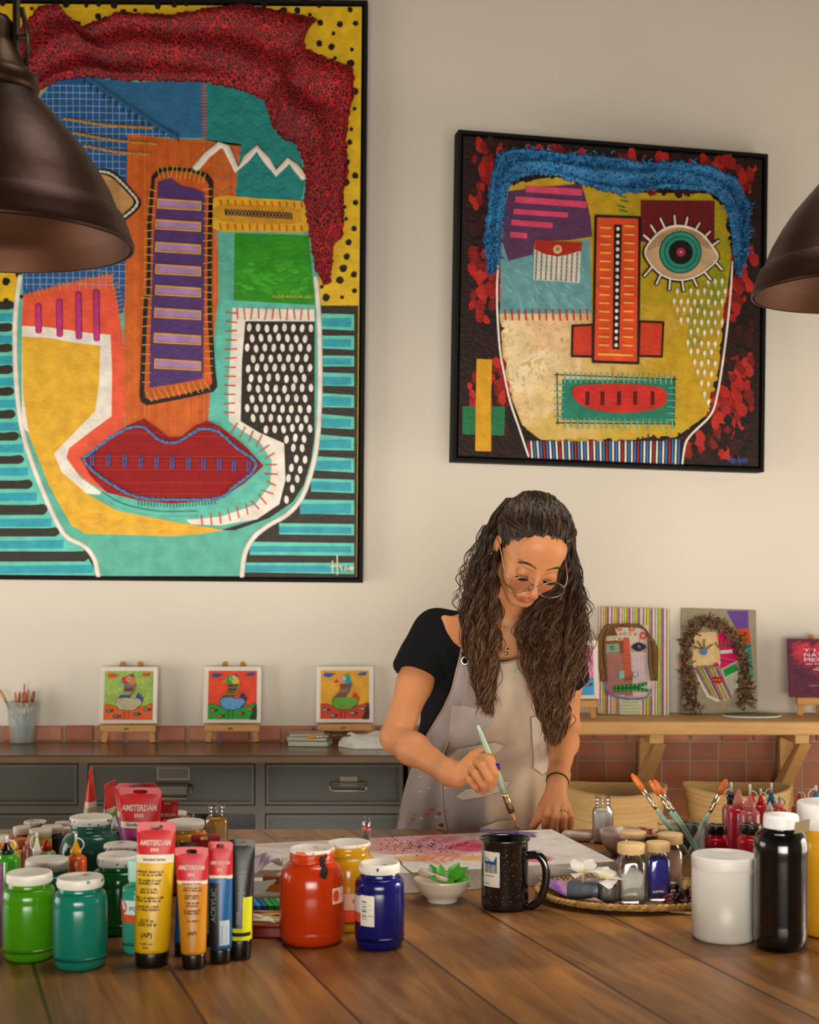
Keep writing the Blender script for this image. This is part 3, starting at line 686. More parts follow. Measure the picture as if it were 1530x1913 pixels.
for x,y0,y1 in [(157,70,172),(243,52,186),(321,22,196),(394,14,204)]: A.line(a2((x,y0),(x+2,y1)),27,'#b8357a',h=.0026,flat=.2)
A.line(a2((420,840),(500,885),(640,915),(800,915)),22,'#62bfae',sm=True,flat=.2,h=.0022)
# lips
lp=a2((332,692),(450,605),(530,555),(590,530),(640,566),(690,605),(740,606),(795,560),(850,540),(900,562),(1000,640),(1076,722),(1000,792),(890,862),(700,876),(560,862),(440,832),(372,765))
A.h=.004; A.poly(lp,'#9e1b20',.004,m=M_cloth); il=inpoly(lp)
for y in range(540,872,9):
    xs=[x for x in range(330,1080,8) if il((x,y+S))]
    if not xs: continue
    runs=[]; st=xs[0]; pv=xs[0]
    for x in xs[1:]+[9999]:
        if x-pv>10: runs.append((st,pv)); st=x
        pv=x
    for a,b_ in runs:
        if b_-a>16: A.line(a2((a+4,y),((a+b_)/2,y+random.uniform(-1,1)),(b_-4,y)),5,random.choice(['#b5252a','#ad1f26','#bd3a2c']),h=.008,seg=4,flat=.8,m=M_cloth)
A.rope(a2((345,690),(400,650),(450,612),(520,572),(575,562),(610,580),(650,615),(690,628),(730,625),(780,595),(825,572),(885,580),(920,605),(975,655),(1042,702),(1032,750),(960,805),(895,853),(720,860),(560,848),(440,785),(365,725),(345,690)),13,'#5f97cc','#4a82bb',h=.009)
for k,x in enumerate([380,446,513,578,643,706,772,834,898,957,1018]):
    y=672+k*2.6
    for dx in (-5,5): A.rope(a2((x+dx,y),(x+dx,y+50)),7,'#3c63ad','#5b7fc4',h=.010)
A.stitch(a2((560,872),(700,884),(880,868)),13,20,3,'#23302c',h=.003)
# purple nose strip
no=a1((598,1224),(604,900),(620,720),(650,690),(700,683),(790,690),(850,710),(872,742),(866,1000),(865,1224))+a2((868,150),(880,330),(888,398),(872,420),(740,450),(600,476),(576,462),(570,432),(580,200),(590,20))
A.h=.0005; A.poly(no,'#1f1710',.0035)
ce=(730,740+S/2)
A.poly([(728+(x-728)*.87,1122+(y-1122)*.965) for x,y in no],'#cf5b22',.005)
A.poly(a1((648,745),(700,730),(740,760),(800,775),(838,790),(835,1224))+a2((832,200),(830,366),(720,388),(612,404),(615,200),(622,20))+a1((628,1000)),'#4f3270',.0075)
for y,sh_ in [(815,0),(900,-8),(992,-8),(1082,-8),(1168,-8),(80+S,-12),(182+S,-14),(287+S,-12)]:
    q_=[(648+sh_,y),(822+sh_*.1,y+12),(820,y+46),(646+sh_,y+36)]
    A.poly(q_,'#a984b4',.0082); 
    for k in range(4): A.line([q_[k],q_[(k+1)%4]],7,'#dba327',h=.0089,seg=5,flat=.8)
A.stitch([(605,1224),(612,900),(628,760)],33,34,4,'#c4c04a',h=.0086); A.stitch([(850,760),(850,1000),(850,1224),(852,S+200),(855,S+360)],30,34,4,'#d8b83a',h=.0092)
A.stitch([(600,S+400),(600,S+200),(602,S+10)],38,36,4,'#c4c04a',h=.0092)
A.stitch(a1((640,712),(700,702),(780,715),(850,735)),19,46,4,'#cfc04a',h=.0092); A.stitch(a2((600,440),(700,420),(860,392)),24,46,4,'#cfc04a',h=.0092,ang=.25)
A.h=.0036
A.text('HUGO AGUILAR -2021',(1112,S+36),.0125,'#d6cf3a',.0,width=.118)
A.h=.002; A.line(a2((1358,1110),(1358,1158)),6,'#e6d8b0'); A.line(a2((1377,1088),(1378,1165)),6,'#e6d8b0'); A.line(a2((1350,1132),(1395,1130)),6,'#e6d8b0')
A.line(a2((1392,1132),(1396,1150),(1408,1150),(1412,1132)),6,'#e6d8b0'); A.line(a2((1420,1138),(1412,1148),(1424,1152),(1424,1140)),5,'#e6d8b0'); A.oval((1436,S+1140),10,9,'#e6d8b0')
cv=A.build('canvas',P1); cv.matrix_local=M1
# red net hair, a gathered textile
outer=[(30,400),(25,260),(50,150),(110,90),(170,25),(235,15),(290,80),(345,112),(400,85),(470,55),(600,58),(700,62),(850,35),(1000,15),(1120,40),(1230,65),(1300,75),(1245,120),(1250,200),(1330,235),(1445,275),(1448,380),(1430,460),(1415,560),(1422,700),(1400,800),(1405,900),(1398,975),(1365,1000),(1350,1160),(1320,1165)]
inner=[(150,385),(160,375),(180,360),(210,345),(270,325),(330,320),(370,315),(420,322),(480,330),(560,332),(640,332),(720,334),(800,335),(850,340),(900,350),(960,365),(1020,385),(1080,415),(1100,470),(1120,530),(1160,570),(1210,590),(1235,660),(1250,740),(1240,820),(1255,900),(1265,980),(1280,1060),(1290,1110),(1300,1120)]
B_=Art(M1,2.1857,0,0); B_.h=.003
vs,fs,vc=relief(B_,outer,inner,260,34,.030,('#8e0f1a','#c31c26'),jag=5,seed=4)
B_.q.add(vs,fs,'#a31420',M_net,True,None,vc)
hr=B_.q.build('net_hair',P1,'gathered red net textile forming the hair'); hr.matrix_local=M1
# ---------- second painting ----------
M2=placed((.5855,4.14,2.1562),.19,-.0149,-.0203)
P2=thing('framed_painting','smaller framed painting of a face with blue wool hair and one round teal eye','painting')
w2,h2=.9307,.934
fo=frame_box('frame',M2,w2,h2,.045,.009,.008,P2); fo.matrix_local=M2
q=MB()   # wire and wall hook that carry it
q.tube([(-.32,.2,-.045),(0,.40,-.085),(.36,.2,-.045)],.0015,'#8a8478',M_metal); wo=q.build('hanging_wire',P2); wo.matrix_local=M2
A=Art(M2,2.4286,830,220)
ix,iy=w2/2-.016,h2/2-.016
A.q.box((-ix,-iy,-.03),(ix,iy,0),'#241310',M_art)
bx=(60,60,1480,1600); 
def bgc(c):
    v=sin(c[0]/90+1.3*sin(c[1]/70))+sin(c[1]/85+1.1*sin(c[0]/60+2))+random.uniform(-.9,.9)
    return random.choice(['#a8201a','#8e1a14','#b32a20','#7a1712']) if v>.4 else random.choice(['#2a0f0c','#1c100d','#170e0b','#3a120e'])
fr=inpoly([(100,80),(1445,170),(1420,1585),(78,1530)])
fc_=[(255,560),(250,850),(265,1100),(300,1260),(355,1400),(440,1465),(700,1470),(1050,1450),(1200,1340),(1240,1180),(1270,900),(1302,620),(1290,420),(1200,345),(850,340),(500,268),(290,300)]
iface=inpoly(fc_)
A.strokes(lambda c: fr((c[0]-30,c[1]-30)) and fr((c[0]+30,c[1]+30)) and not iface(c),bx,bgc,2600,30,1.5,1.3)
A.poly(fc_,'#c09a22',sm=False); A.poly([(250,890),(660,890),(760,1180),(620,1300),(700,1440),(440,1460),(355,1395),(300,1260),(267,1100)],'#d2b274')
def facecol(c):
    x,y=c; t=(x-300)/900+random.uniform(-.06,.06)+.07*sin(y/40+x/55)
    uni=lambda a,b_: a+(b_-a)*(.5+.32*sin(x/47+y/61)+.1*rng.standard_normal())
    base=mixc('#e2c795','#bf9a1c',t*1.3-.05) if y>850 else mixc('#c79a20','#a89a18',t)
    if x>1100 and 500<y<1100: base=mixc(base,'#6f8a16',uni(0,.8))
    if x<620 and 900<y<1250: base=mixc(base,'#efe0c0',uni(0,.7))
    if 380<x<660 and 900<y<1060: base=mixc(base,'#e09a6a',uni(0,.5))
    if y>1350: base=mixc(base,'#c2a51c',uni(.1,.8))
    return base
inn=lambda c: all(iface((c[0]+dx,c[1]+dy)) for dx,dy in ((14,0),(-14,0),(0,14),(0,-14)))
A.strokes(inn,(255,270,1300,1465),facecol,8000,17,2.0)
for _ in range(26):   # crease ridges in the pasted paper
    x=random.uniform(300,1150); y=random.uniform(950,1420); a=random.uniform(-.9,.2); l=random.uniform(60,220)
    p=[(x+l*t*cos(a)+8*sin(t*5),y+l*t*-sin(a)+6*cos(t*7)) for t in (0,.3,.6,1)]
    if all(inn(c) for c in p): A.line(p,3,facecol((x,y)),h=A.h,seg=4,flat=1)
A.poly([(258,560),(300,640),(400,612),(660,550),(668,888),(252,890)],'#64999f',.0012)
A.h=.0012
A.strokes(inpoly([(280,660),(640,600),(650,870),(270,870)]),(280,600,650,870),['#6ea5aa','#5f949c','#75abad'],130,22,3,.8)
A.poly([(290,335),(400,318),(620,300),(645,380),(662,450),(670,540),(560,556),(410,560),(400,622),(290,650),(262,560),(268,450)],'#553256',.0018)
for p in ([(368,310),(625,326),(622,356),(366,338)],[(320,358),(645,382),(643,410),(318,386)],[(313,415),(560,432),(558,455),(311,438)],[(303,463),(490,478),(488,503),(301,488)],[(298,518),(375,525),(373,550),(296,543)]): A.poly(p,'#cf4468',.0045)
A.poly([(408,598),(616,610),(612,750),(402,735)],'#d6cdb8',.004)
for i in range(9): A.line([(418+i*23,608+i),(412+i*23,735+i)],7,'#54708c',h=.0044,seg=4,flat=.3)
for j in range(7): A.line([(408,622+j*19),(612,634+j*19)],3.5,'#ddd5c2',h=.0046,seg=4)
A.poly([(412,556),(622,568),(618,605),(560,622),(512,632),(460,622),(410,600)],'#a82a1c',.006,m=M_cloth)
A.oval((510,600),20,20,'#c9a87a',h=.0075,thick=.002); A.oval((510,600),11,11,'#a98658',h=.0098); A.oval((510,600),4,4,'#3a2a18',h=.0104)
for k,x in enumerate(range(274,660,31)): A.line([(x,872),(x+3,918)],8,'#bf2a22',h=.003,seg=5,flat=.6)
# nose
for p in ([(580,945),(672,940),(673,1085),(577,1083)],[(884,925),(992,930),(985,1085),(880,1082)]):
    A.poly(p,'#c63a22',.0028)
    for k in range(4): A.line([p[k],p[(k+1)%4]],10,'#17110c',h=.0036,flat=.4)
A.poly([(685,448),(884,455),(877,1115),(672,1108)],'#d94c28',.004)
for a,b_ in [((685,448),(884,455)),((884,455),(877,1115)),((877,1115),(672,1108)),((672,1108),(685,448))]: A.line([a,b_],12,'#17110c',h=.0048,flat=.4)
A.poly([(768,487),(803,487),(791,1052),(761,1050)],'#17110c',.0048)
for k in range(18): A.oval((785-k*.5,506+k*31),8,9,'#e6dcc8',h=.0056,n=10)
for k in range(15): A.line([(708-k*.6,499+k*38),(752-k*.8,501+k*38)],9,'#e9b23a',h=.0056,seg=5,flat=.5)
for k in range(15): A.line([(818-k*.6,492+k*38.6),(858-k*.6,494+k*38.6)],9,'#e9b23a',h=.0056,seg=5,flat=.5)
A.line([(699,1073),(850,1078)],11,'#e9b23a',h=.0048,flat=.5)
for x,y in [(790,355),(800,375),(785,400),(795,420)]: A.line([(x,y),(x+32,y+8)],7,'#1f7a4a',h=.003,seg=4)
# corduroy and the eye
A.poly([(890,374),(1225,380),(1224,610),(890,562)],'#6e1013',.0026,m=M_cloth)
for x in range(896,1222,9): A.line([(x,378),(x,562+(x-890)*.12)],5,random.choice(['#8a1619','#7e1316']),h=.0034,seg=4,flat=.9,m=M_cloth)
al=smooth([(908,615),(935,560),(985,512),(1045,492),(1110,500),(1165,530),(1208,580),(1238,632),(1200,680),(1140,720),(1070,737),(1000,722),(945,680)],True,4)
lash=[((955,522),(935,490)),((998,503),(978,460)),((1045,490),(1041,446)),((1090,495),(1100,455)),((1135,512),(1155,480)),((1175,545),(1202,518)),((1212,582),(1242,560)),((932,560),(903,535)),((938,680),(905,718)),((980,712),(960,755)),((1022,732),(1018,780)),((1076,737),(1083,785)),((1125,725),(1143,765)),((1175,698),(1205,735)),((1222,650),(1256,690))]
for a,b_ in lash: A.line([a,b_],22,'#1a130e',h=.0036,flat=.15)
A.poly([(1073+(x-1073)*1.07,614+(y-614)*1.1) for x,y in al],'#1a130e',.0042)
A.poly(al,'#c9a77c',.0046)
for k in range(30):
    x=925+k*9.6; t=abs(x-1070)/150; A.line([(x,505+75*t*t),(x,545+60*t)],3,'#5a3c26',h=.0054,seg=4)
A.line(al+[al[0]],10,'#e6dfd0',h=.0054,flat=.6)
for a,b_ in lash: A.line([a,b_],10,'#e6dfd0',h=.0054,flat=.6)
for r,c,hh in [(96,'#0f3d36',.0056),(91,'#2a8c7a',.0062),(74,'#123f38',.0068),(70,'#2a8c7a',.0074),(55,'#141210',.008),(20,'#b32a55',.0088),(5,'#c9b48a',.0094)]: A.oval((1068,613),r,r*1.0,c,n=36,h=hh)
# white drops
dr=inpoly([(1000,800),(1180,750),(1285,715),(1270,900),(1240,1040),(1220,1180),(1190,1320),(1160,1200),(1120,1080),(1085,960),(1040,880)])
for k,y in enumerate(range(735,1310,46)):
    for j in range(10):
        x=1010+j*31+(k%2)*14; yy=y+random.uniform(-6,6)+j*1.5
        if dr((x,yy)): A.oval((x,yy),7,13,'#e8e2cf',n=10,h=.003); A.line([(x,yy),(x+1,yy+22)],4,'#e0dcc4',h=.0026,seg=4)
# mouth patch
A.poly([(535,1187),(700,1190),(1042,1190),(1036,1385),(800,1378),(530,1370)],'#2c8068',.003)
for k in range(46): A.line([(540+k*11,1196),(534+k*11,1368)],2.2,'#256e5c',h=.0034,seg=4)
for a,b_ in [((500,1166),(1052,1188)),((1043,1175),(1040,1402)),((1048,1390),(505,1385)),((514,1392),(510,1158))]: A.line([a,b_],5,'#15201c',h=.0036,seg=4)
A.stitch([(535,1180),(1040,1186)],24,44,7,'#63b9a2',h=.004); A.stitch([(535,1385),(1040,1392)],27,44,7,'#63b9a2',h=.004)
A.stitch([(520,1200),(518,1375)],29,42,7,'#63b9a2',h=.004); A.stitch([(1035,1210),(1030,1370)],29,42,7,'#63b9a2',h=.004)
A.poly(smooth([(588,1222),(700,1210),(800,1208),(920,1216),(995,1236),(998,1300),(930,1328),(790,1340),(650,1318),(588,1275)],True,4),'#c02a22',.0075)
for x in (645,713,788,861,940):
    for dx in (-4,5): A.line([(x+dx,1246),(x+dx,1304)],7,'#1a120e',h=.0088,seg=5)
# outlines, neck, cross
A.line([(252,548),(246,620),(238,760),(240,900),(252,1060),(272,1170),(298,1290),(342,1420),(380,1535)],10,'#e9e3d6',sm=True,h=.0032,flat=.6)
A.line([(1306,655),(1292,850),(1268,1060),(1236,1260),(1205,1350),(1125,1430),(1092,1480),(1078,1568)],11,'#e9e3d6',sm=True,h=.0032,flat=.6)
A.poly([(372,1458),(700,1475),(1090,1452),(1075,1575),(390,1545)],'#1a1414',.001)
for k in range(49):
    x=378+k*14.3; A.line([(x,1466+(4 if x<1000 else -4)),(x+(6-k*.2),1540+k*.6)],10 if k%2 else 9,['#3a78b8','#e8e2d4'][k%2] if k%5 else '#a82a22',h=.0024,seg=5,flat=.5)
A.poly([(82,1310),(275,1312),(272,1442),(82,1436)],'#1e7044',.0012); A.poly([(146,1094),(216,1098),(210,1300),(212,1514),(140,1512),(142,1300)],'#d29c1c',.002)
A.h=.002; A.text('Hugo Aguilar',(1283,1562),.026,'#3a62a8',.0,rot=-.02,width=.062)
cv=A.build('canvas',P2); cv.matrix_local=M2
B_=Art(M2,2.4286,830,220); B_.h=.003
outer=[(205,722),(180,600),(182,520),(192,420),(205,300),(235,190),(255,155),(330,145),(420,150),(520,165),(620,170),(700,175),(800,185),(900,205),(1000,200),(1100,205),(1200,215),(1250,245),(1325,280),(1350,340),(1380,400),(1372,480),(1375,560),(1365,640),(1330,720)]
inner=[(225,700),(245,640),(258,560),(262,480),(275,400),(280,340),(300,300),(340,275),(400,262),(470,262),(540,278),(620,305),(700,328),(790,345),(860,345),(930,330),(1000,322),(1090,328),(1180,335),(1230,355),(1270,400),(1290,460),(1300,540),(1310,620),(1320,700)]
vs,fs,vc=relief(B_,outer,inner,240,26,.034,('#1c5f93','#2f86bf'),jag=7,seed=9)
B_.q.add(vs,fs,'#2a78b0',M_wool,True,None,vc)
for _ in range(520):   # loose wool curls
    i=random.randrange(len(outer)-1); t=random.random(); o=Vector(outer[i]).lerp(Vector(outer[i+1]),t); n_=Vector(inner[i]).lerp(Vector(inner[i+1]),t); p=o.lerp(n_,random.uniform(-.06,1.03)); a=random.uniform(0,6.3); l=random.uniform(10,26)
    pts=[B_.L((p.x+l*s_*cos(a+2.2*s_),p.y+l*s_*sin(a+2.2*s_))) for s_ in (0,.25,.5,.75,1)]; zz=random.uniform(.012,.036)*min(1,.4+abs(.5))
    B_.q.tube([(x,y,zz+.004*sin(k*2)) for k,(x,y) in enumerate(pts)],[.0014,.0019,.002,.0016,.0007],random.choice(['#1f6aa3','#2f86bf','#3c93c6','#164e7c']),M_yarn,5)
hr=B_.q.build('wool_hair',P2,'fluffy blue wool forming the hair'); hr.matrix_local=M2
# ================= things on the cabinet and the wall shelf =================
class LArt(Art):
    def __init__(s,k,cx,cy): s.q=MB(); s.h=.0004; s.k=k; s.c=(cx,cy)
    def L(s,p): return ((p[0]-s.c[0])*s.k,-(p[1]-s.c[1])*s.k)
    def u(s): return s.k
def bird(pal):
    A=LArt(.142/970,755,872)
    A.q.box((-.071,-.072,-.002),(.071,.072,0),pal['sky'],M_art)
    if pal.get('sky2'):
        A.strokes(lambda c:300<c[0]<1210 and 410<c[1]<1330,(270,375,1240,1370),[pal['sky'],pal['sky2'],pal['sky3']],420,34,1.6); A.h=.0008
    for pts in ([(320,480),(370,440),(450,450),(560,465),(480,515),(430,535),(350,520)],[(1000,480),(1080,440),(1180,425),(1195,450),(1160,500),(1080,500)]): A.poly(smooth(pts,True),pal['cloud'])
    A.poly(smooth([(270,1075),(350,1065),(450,1085),(600,1160),(760,1185),(900,1160),(1000,1105),(1100,1090),(1180,1055),(1240,1055)])+[(1240,1372),(270,1372)],pal['hill'],.0005)
    A.line([(270,1075),(350,1065),(450,1085),(600,1160),(760,1185),(900,1160),(1000,1105),(1100,1090),(1180,1055),(1240,1055)],10,'#2a3a18',sm=True,h=.0012)
    A.h=.0014
    if pal.get('corner'): A.poly(smooth([(1240,1075),(1240,1372),(1110,1372),(1150,1250),(1190,1120)],True),pal['corner'],.0003)
    for x in (682,765): A.line([(x,1180),(x,1350)],13,pal['leg'],h=.0014); A.line([(x-22,1352),(x+12,1350)],8,pal['leg'],h=.0014)
    A.poly([(900,910),(965,810),(975,890),(1010,850),(1015,930),(1055,905),(1040,1010),(950,980)],pal['tail'],.0006)
    A.poly(smooth([(500,1010),(520,950),(560,930),(740,925),(860,950),(960,940),(1020,1000),(1020,1050),(940,1140),(860,1180),(740,1190),(600,1170),(520,1100)],True),'#20241c',.0005)
    A.poly(smooth([(512,1010),(530,955),(570,938),(740,932),(860,958),(955,950),(1008,1000),(1008,1045),(930,1130),(855,1168),(740,1178),(605,1160),(530,1095)],True),pal['body'],.0007)
    ib=inpoly([(520,1010),(570,945),(740,940),(860,965),(950,960),(1000,1010),(920,1125),(740,1170),(605,1150)])
    for j in range(8):
        for i in range(18):
            c=(530+i*29+(j%2)*(0 if pal['grid'] else 14),950+j*29)
            if ib(c): A.oval(c,8,8,pal['dot'],n=6,h=.0022)
    A.poly([(680,1010),(720,1035),(760,1000),(800,1015),(790,1090),(740,1120),(690,1090)],pal['heart'],.0012)
    A.poly([(540,925),(640,830),(665,760),(660,660),(890,640),(895,700),(830,860),(760,890),(800,925)],pal['neck'][0],.0006)
    for k,y in enumerate(range(672,930,30)):
        f=(y-672)/258; x0=662 if y<780 else 662-(y-780)*.75; x1=858-f*70
        A.line([(x0+8,y+10),(x1,y+6)],24,pal['neck'][k%len(pal['neck'])],h=.0022,seg=4,flat=.15)
    A.line([(885,650),(880,720),(830,830),(800,870)],30,pal['mane'],sm=True,h=.0026)
    A.poly([(755,490),(765,450),(790,470),(830,430),(830,475),(860,480),(845,525)],pal['crest'],.0012)
    A.poly(smooth([(610,560),(660,510),(750,492),(830,515),(880,580),(880,650),(760,655),(690,665),(640,640)],True),pal['h1'],.0018)
    A.poly(smooth([(752,495),(830,515),(880,580),(880,650),(760,655)],True,3),pal['h2'],.0021)
    A.poly([(610,565),(530,625),(545,640),(620,640)],pal['beak'],.0016)
    A.oval((742,562),45,38,'#a8c8cc',h=.0032); A.oval((742,562),24,22,pal['eye'],h=.0036)
    for x,y in [(370,1190),(520,1300),(920,1255),(1120,1165)]:
        A.oval((x,y),62,40,'#2a3226',h=.0019); A.poly([(x+40,y),(x+95,y-38),(x+95,y+32)],'#3a3226',h=.0019); A.oval((x-5,y),40,26,pal['fish'],h=.0023); A.line([(x-50,y-10),(x-50,y+12)],14,pal['fish2'],h=.0027)
    return A
PAL=[dict(sky='#8fb24e',sky2='#9fbe5a',sky3='#b3bd60',cloud='#d8451c',hill='#dd5a20',leg='#9a2a14',tail='#27407c',body='#c8bd98',dot='#26241e',grid=True,heart='#1f4f9a',neck=['#3f93ac','#c2741f','#9a4a1e','#7e2418','#a86a4a','#c8b890','#c9a870','#1d6a72','#1a5c60'],mane='#b0564a',crest='#2a3f7c',h1='#cf2f1a',h2='#d8721a',beak='#45a8a4',eye='#2a6f8c',fish='#4f8a72',fish2='#2a2418'),
 dict(sky='#dd4420',cloud='#274f7c',hill='#1f9a2c',corner='#0f3a10',leg='#1a5014',tail='#3a1e46',body='#3a82b8',dot='#9fd0e4',grid=False,heart='#c41c20',neck=['#6a5638','#93622c','#9a8a72','#4a3a3a','#6f8a3a','#a04a20','#c48a2c','#9a5a2a'],mane='#7a9a4a',crest='#56408c',h1='#2a9a32',h2='#e0a820',beak='#d8742c',eye='#2a5f8c',fish='#c4643a',fish2='#c43a2a'),
 dict(sky='#dca02c',cloud='#2f58a8',hill='#cc3f20',corner='#4a1410',leg='#7a1e14',tail='#c93c1c',body='#6aac34',dot='#2e5f20',grid=False,heart='#c9403a',neck=['#b04a6a','#6a6a34','#8a7a3a','#a07a4a','#c08a4a','#7a8a94','#a8643c'],mane='#3a7a7a',crest='#5a9a4a',h1='#dc9468',h2='#1f93a4',beak='#c42a1c',eye='#c9b83a',fish='#8a9a9a',fish2='#b8a84a'),
 dict(sky='#d878ac',cloud='#b868a0',hill='#3f98cc',leg='#2a4a7a',tail='#2a5a8c',body='#d8922a',dot='#e6c84a',grid=False,heart='#2fa46a',neck=['#a86a4a','#8a6a5a','#7a8a6a','#b07a4a'],mane='#7a9a4a',crest='#56408c',h1='#9a6a9a',h2='#6a9a6a',beak='#d8742c',eye='#2a5f8c',fish='#a868a0',fish2='#c48a6a')]
def easel(base,w_,lab,group=None):
    """miniature folding easel; origin on the surface at mid front"""
    t=thing('mini_easel',lab,'easel',base,0,group)
    c='#c4914f'
    ly=.033
    q=MB(); q.box((-w_*.47,-.012,ly),(w_*.47,.006,ly+.021),c,M_wood,bev=.0015)
    q.text('art',.012,'#4a2e16',M_matte,TR(-.004,-.0126,ly+.0065)@ROT(pi/2,'X'),.02); q.build('ledge',t)
    for s_ in (-1,1):
        ft=Vector((s_*w_*.42,-.004,.001)); tp=Vector((s_*.026,.048,.226)); d=tp-ft; l=d.length; ax=d.normalized()
        xa=Vector((1,0,0))-ax*ax.x; xa.normalize(); ya=ax.cross(xa); M=Matrix(((xa.x,ya.x,ax.x,ft.x),(xa.y,ya.y,ax.y,ft.y),(xa.z,ya.z,ax.z,ft.z),(0,0,0,1)))
        q=MB(); q.box((-.0085,-.003,.001),(.0085,.003,l),c,M_wood,M,bev=.0015); q.lathe([(0,-.003),(.0085,-.003),(.0085,.003),(0,.003)],c,M_wood,20,M@TR(0,0,l)@ROT(pi/2,'X')); q.build('leg',t)
    q=MB(); q.box((-.008,.055,0),(.008,.061,.2),'#a87a40',M_wood,TR(0,0,.002)@ROT(R(4),'X'),bev=.002); q.build('rear_leg',t)
    return t
def tile(base,lab,pal):
    t=thing('framed_tile',lab,'picture',base,0,'bird pictures on miniature easels')
    M=TR(0,-.006,.0568)@ROT(R(-9),'X')@Matrix(((1,0,0,0),(0,0,-1,0),(0,1,0,0),(0,0,0,1)))
    h=.084; q=MB(); wc='#e6e0d6'
    o=[(-h,0),(h,0),(h,2*h-.002),(-h,2*h-.002)]; i=[(-h+.013,.013),(h-.013,.013),(h-.013,2*h-.015),(-h+.013,2*h-.015)]
    for k in range(4):
        j=(k+1)%4; vs=[(*o[k],-.010),(*o[j],-.010),(*o[k],.011),(*o[j],.011),(*[a*.94+b_*.06 for a,b_ in zip(o[k],i[k])],.013),(*[a*.94+b_*.06 for a,b_ in zip(o[j],i[j])],.013),(*i[k],.004),(*i[j],.004)]
        q.add(vs,[(0,1,3,2),(2,3,5,4),(4,5,7,6)],wc,M_lid,False)
    q.box((-h+.001,.001,-.010),(h-.001,2*h-.003,-.002),wc,M_lid)
    o_=q.build('white_frame',t); o_.matrix_local=M
    A=bird(pal); o_=A.q.build('printed_tile',t); o_.matrix_local=M@TR(0,h,.0045)
    return t
for k,(px,lab,col) in enumerate([(240,'green','lime green sky'),(434,'red','red sky and green hills'),(644,'yellow','yellow sky and red hills')]):
    b_=T(px,1388 if k==0 else (1387 if k==1 else 1386),CT)
    easel(b_,.172,'small wooden easel holding the bird picture with '+col,'miniature easels')
    tile(b_,'white framed bird picture with '+col+' on a mini easel',PAL[k])
b_=T(1062,1343,ST); easel(b_,.172,'small wooden easel on the shelf holding the pink bird picture','miniature easels'); tile(b_,'white framed bird picture with pink sky and blue water, on the shelf',PAL[3])
b_=T(1540,1338,ST); easel(b_,.172,'small wooden easel at the right edge holding the dark red book','miniature easels')
# book on the easel
t=thing('book','dark crimson and purple book with white title standing on the right easel','book',b_+Vector((0,-.002,0)))
M=TR(0,-.006,.0568)@ROT(R(-9),'X')@Matrix(((1,0,0,0),(0,0,-1,0),(0,1,0,0),(0,0,0,1)))
q=MB(); wq,hq=.101,.168
q.box((-wq+.002,.002,-.008),(wq-.002,hq-.002,-.001),'#d8d0c0',M_matte); o_=q.build('pages',t); o_.matrix_local=M
A=LArt(1.,0,0); A.q.box((-wq,0,-.001),(wq,hq,.001),'#5a1a34',M_art); A.q.box((-wq,0,-.0095),(wq,hq,-.008),'#5a1a34',M_art); A.q.box((-wq-.001,0,-.0095),(-wq,hq,.001),'#4a1630',M_art)
for _ in range(420):
    x=random.uniform(-wq+.014,wq-.014); y=random.uniform(.012,hq-.012); v=sin(x*40+y*22)+sin(y*55-x*18)
    c=mixc('#3a1a34','#c02a44',.5+.35*v+random.uniform(-.12,.12)) if y>.06 else mixc('#3a1a30','#6a1a34',random.random())
    a=random.uniform(-.2,.7); r=random.uniform(.006,.013); A.q.prism([(x+r*cos(s_)*cos(a)-r*.35*sin(s_)*sin(a),y+r*cos(s_)*sin(a)+r*.35*sin(s_)) for s_ in [2*pi*i/7 for i in range(7)]],.0008,.0011+random.random()*.0002,c,M_art)
wc='#d9cfd2'
for txt,y,sz,w_ in [('T I N Y',.132,.013,.1),('NATURE',.118,.016,.1),('MEXICO',.104,.016,.1)]: A.q.text(txt,sz,wc,M_matte,TR(-.058,y-.002,.0015),.0,'LEFT',width=w_)
[A.q.box((-.057+k_*.0042,.0935,.0012),(-.0538+k_*.0042,.0958,.0015),wc,M_matte) for k_ in range(26) if k_%6]; [A.q.box((-.03+k_*.0046,.077,.0012),(-.0265+k_*.0046,.0803,.0015),wc,M_matte) for k_ in range(9)]; [A.q.box((-.022+k_*.0036,.084,.0012),(-.0193+k_*.0036,.0858,.0015),wc,M_matte) for k_ in range(6)]; A.q.box((-.045,.032,.0012),(.05,.0326,.0015),wc,M_matte)
o_=A.q.build('cover',t); o_.matrix_local=M
# ---------- craft canvases leaning on the shelf ----------
def craft(pxc,py,w_,h_,lean,roll,yaw,lab,base_col):
    b_=T(pxc,py,ST); M=TR(b_.x,b_.y-.0,ST+.001)@ROT(yaw,'Z')@ROT(-lean,'X')@Matrix(((1,0,0,0),(0,0,-1,0),(0,1,0,0),(0,0,0,1)))@ROT(roll,'Z')@TR(0,h_/2,0)
    t=thing('textile_collage',lab,'picture'); q=MB(); q.box((-w_/2,-h_/2,-.015),(w_/2,h_/2,-.0004),base_col,M_cloth,bev=.003); o=q.build('stretched_canvas',t); o.matrix_local=M
    A=Art(M,4.5,1080,1120); return t,M,A
t,M,A=craft(1184,1336,.207,.317,R(11),R(-2.0),0,'stretched textile face with straight brown yarn hair on rainbow striped cloth','#d8c9b4')
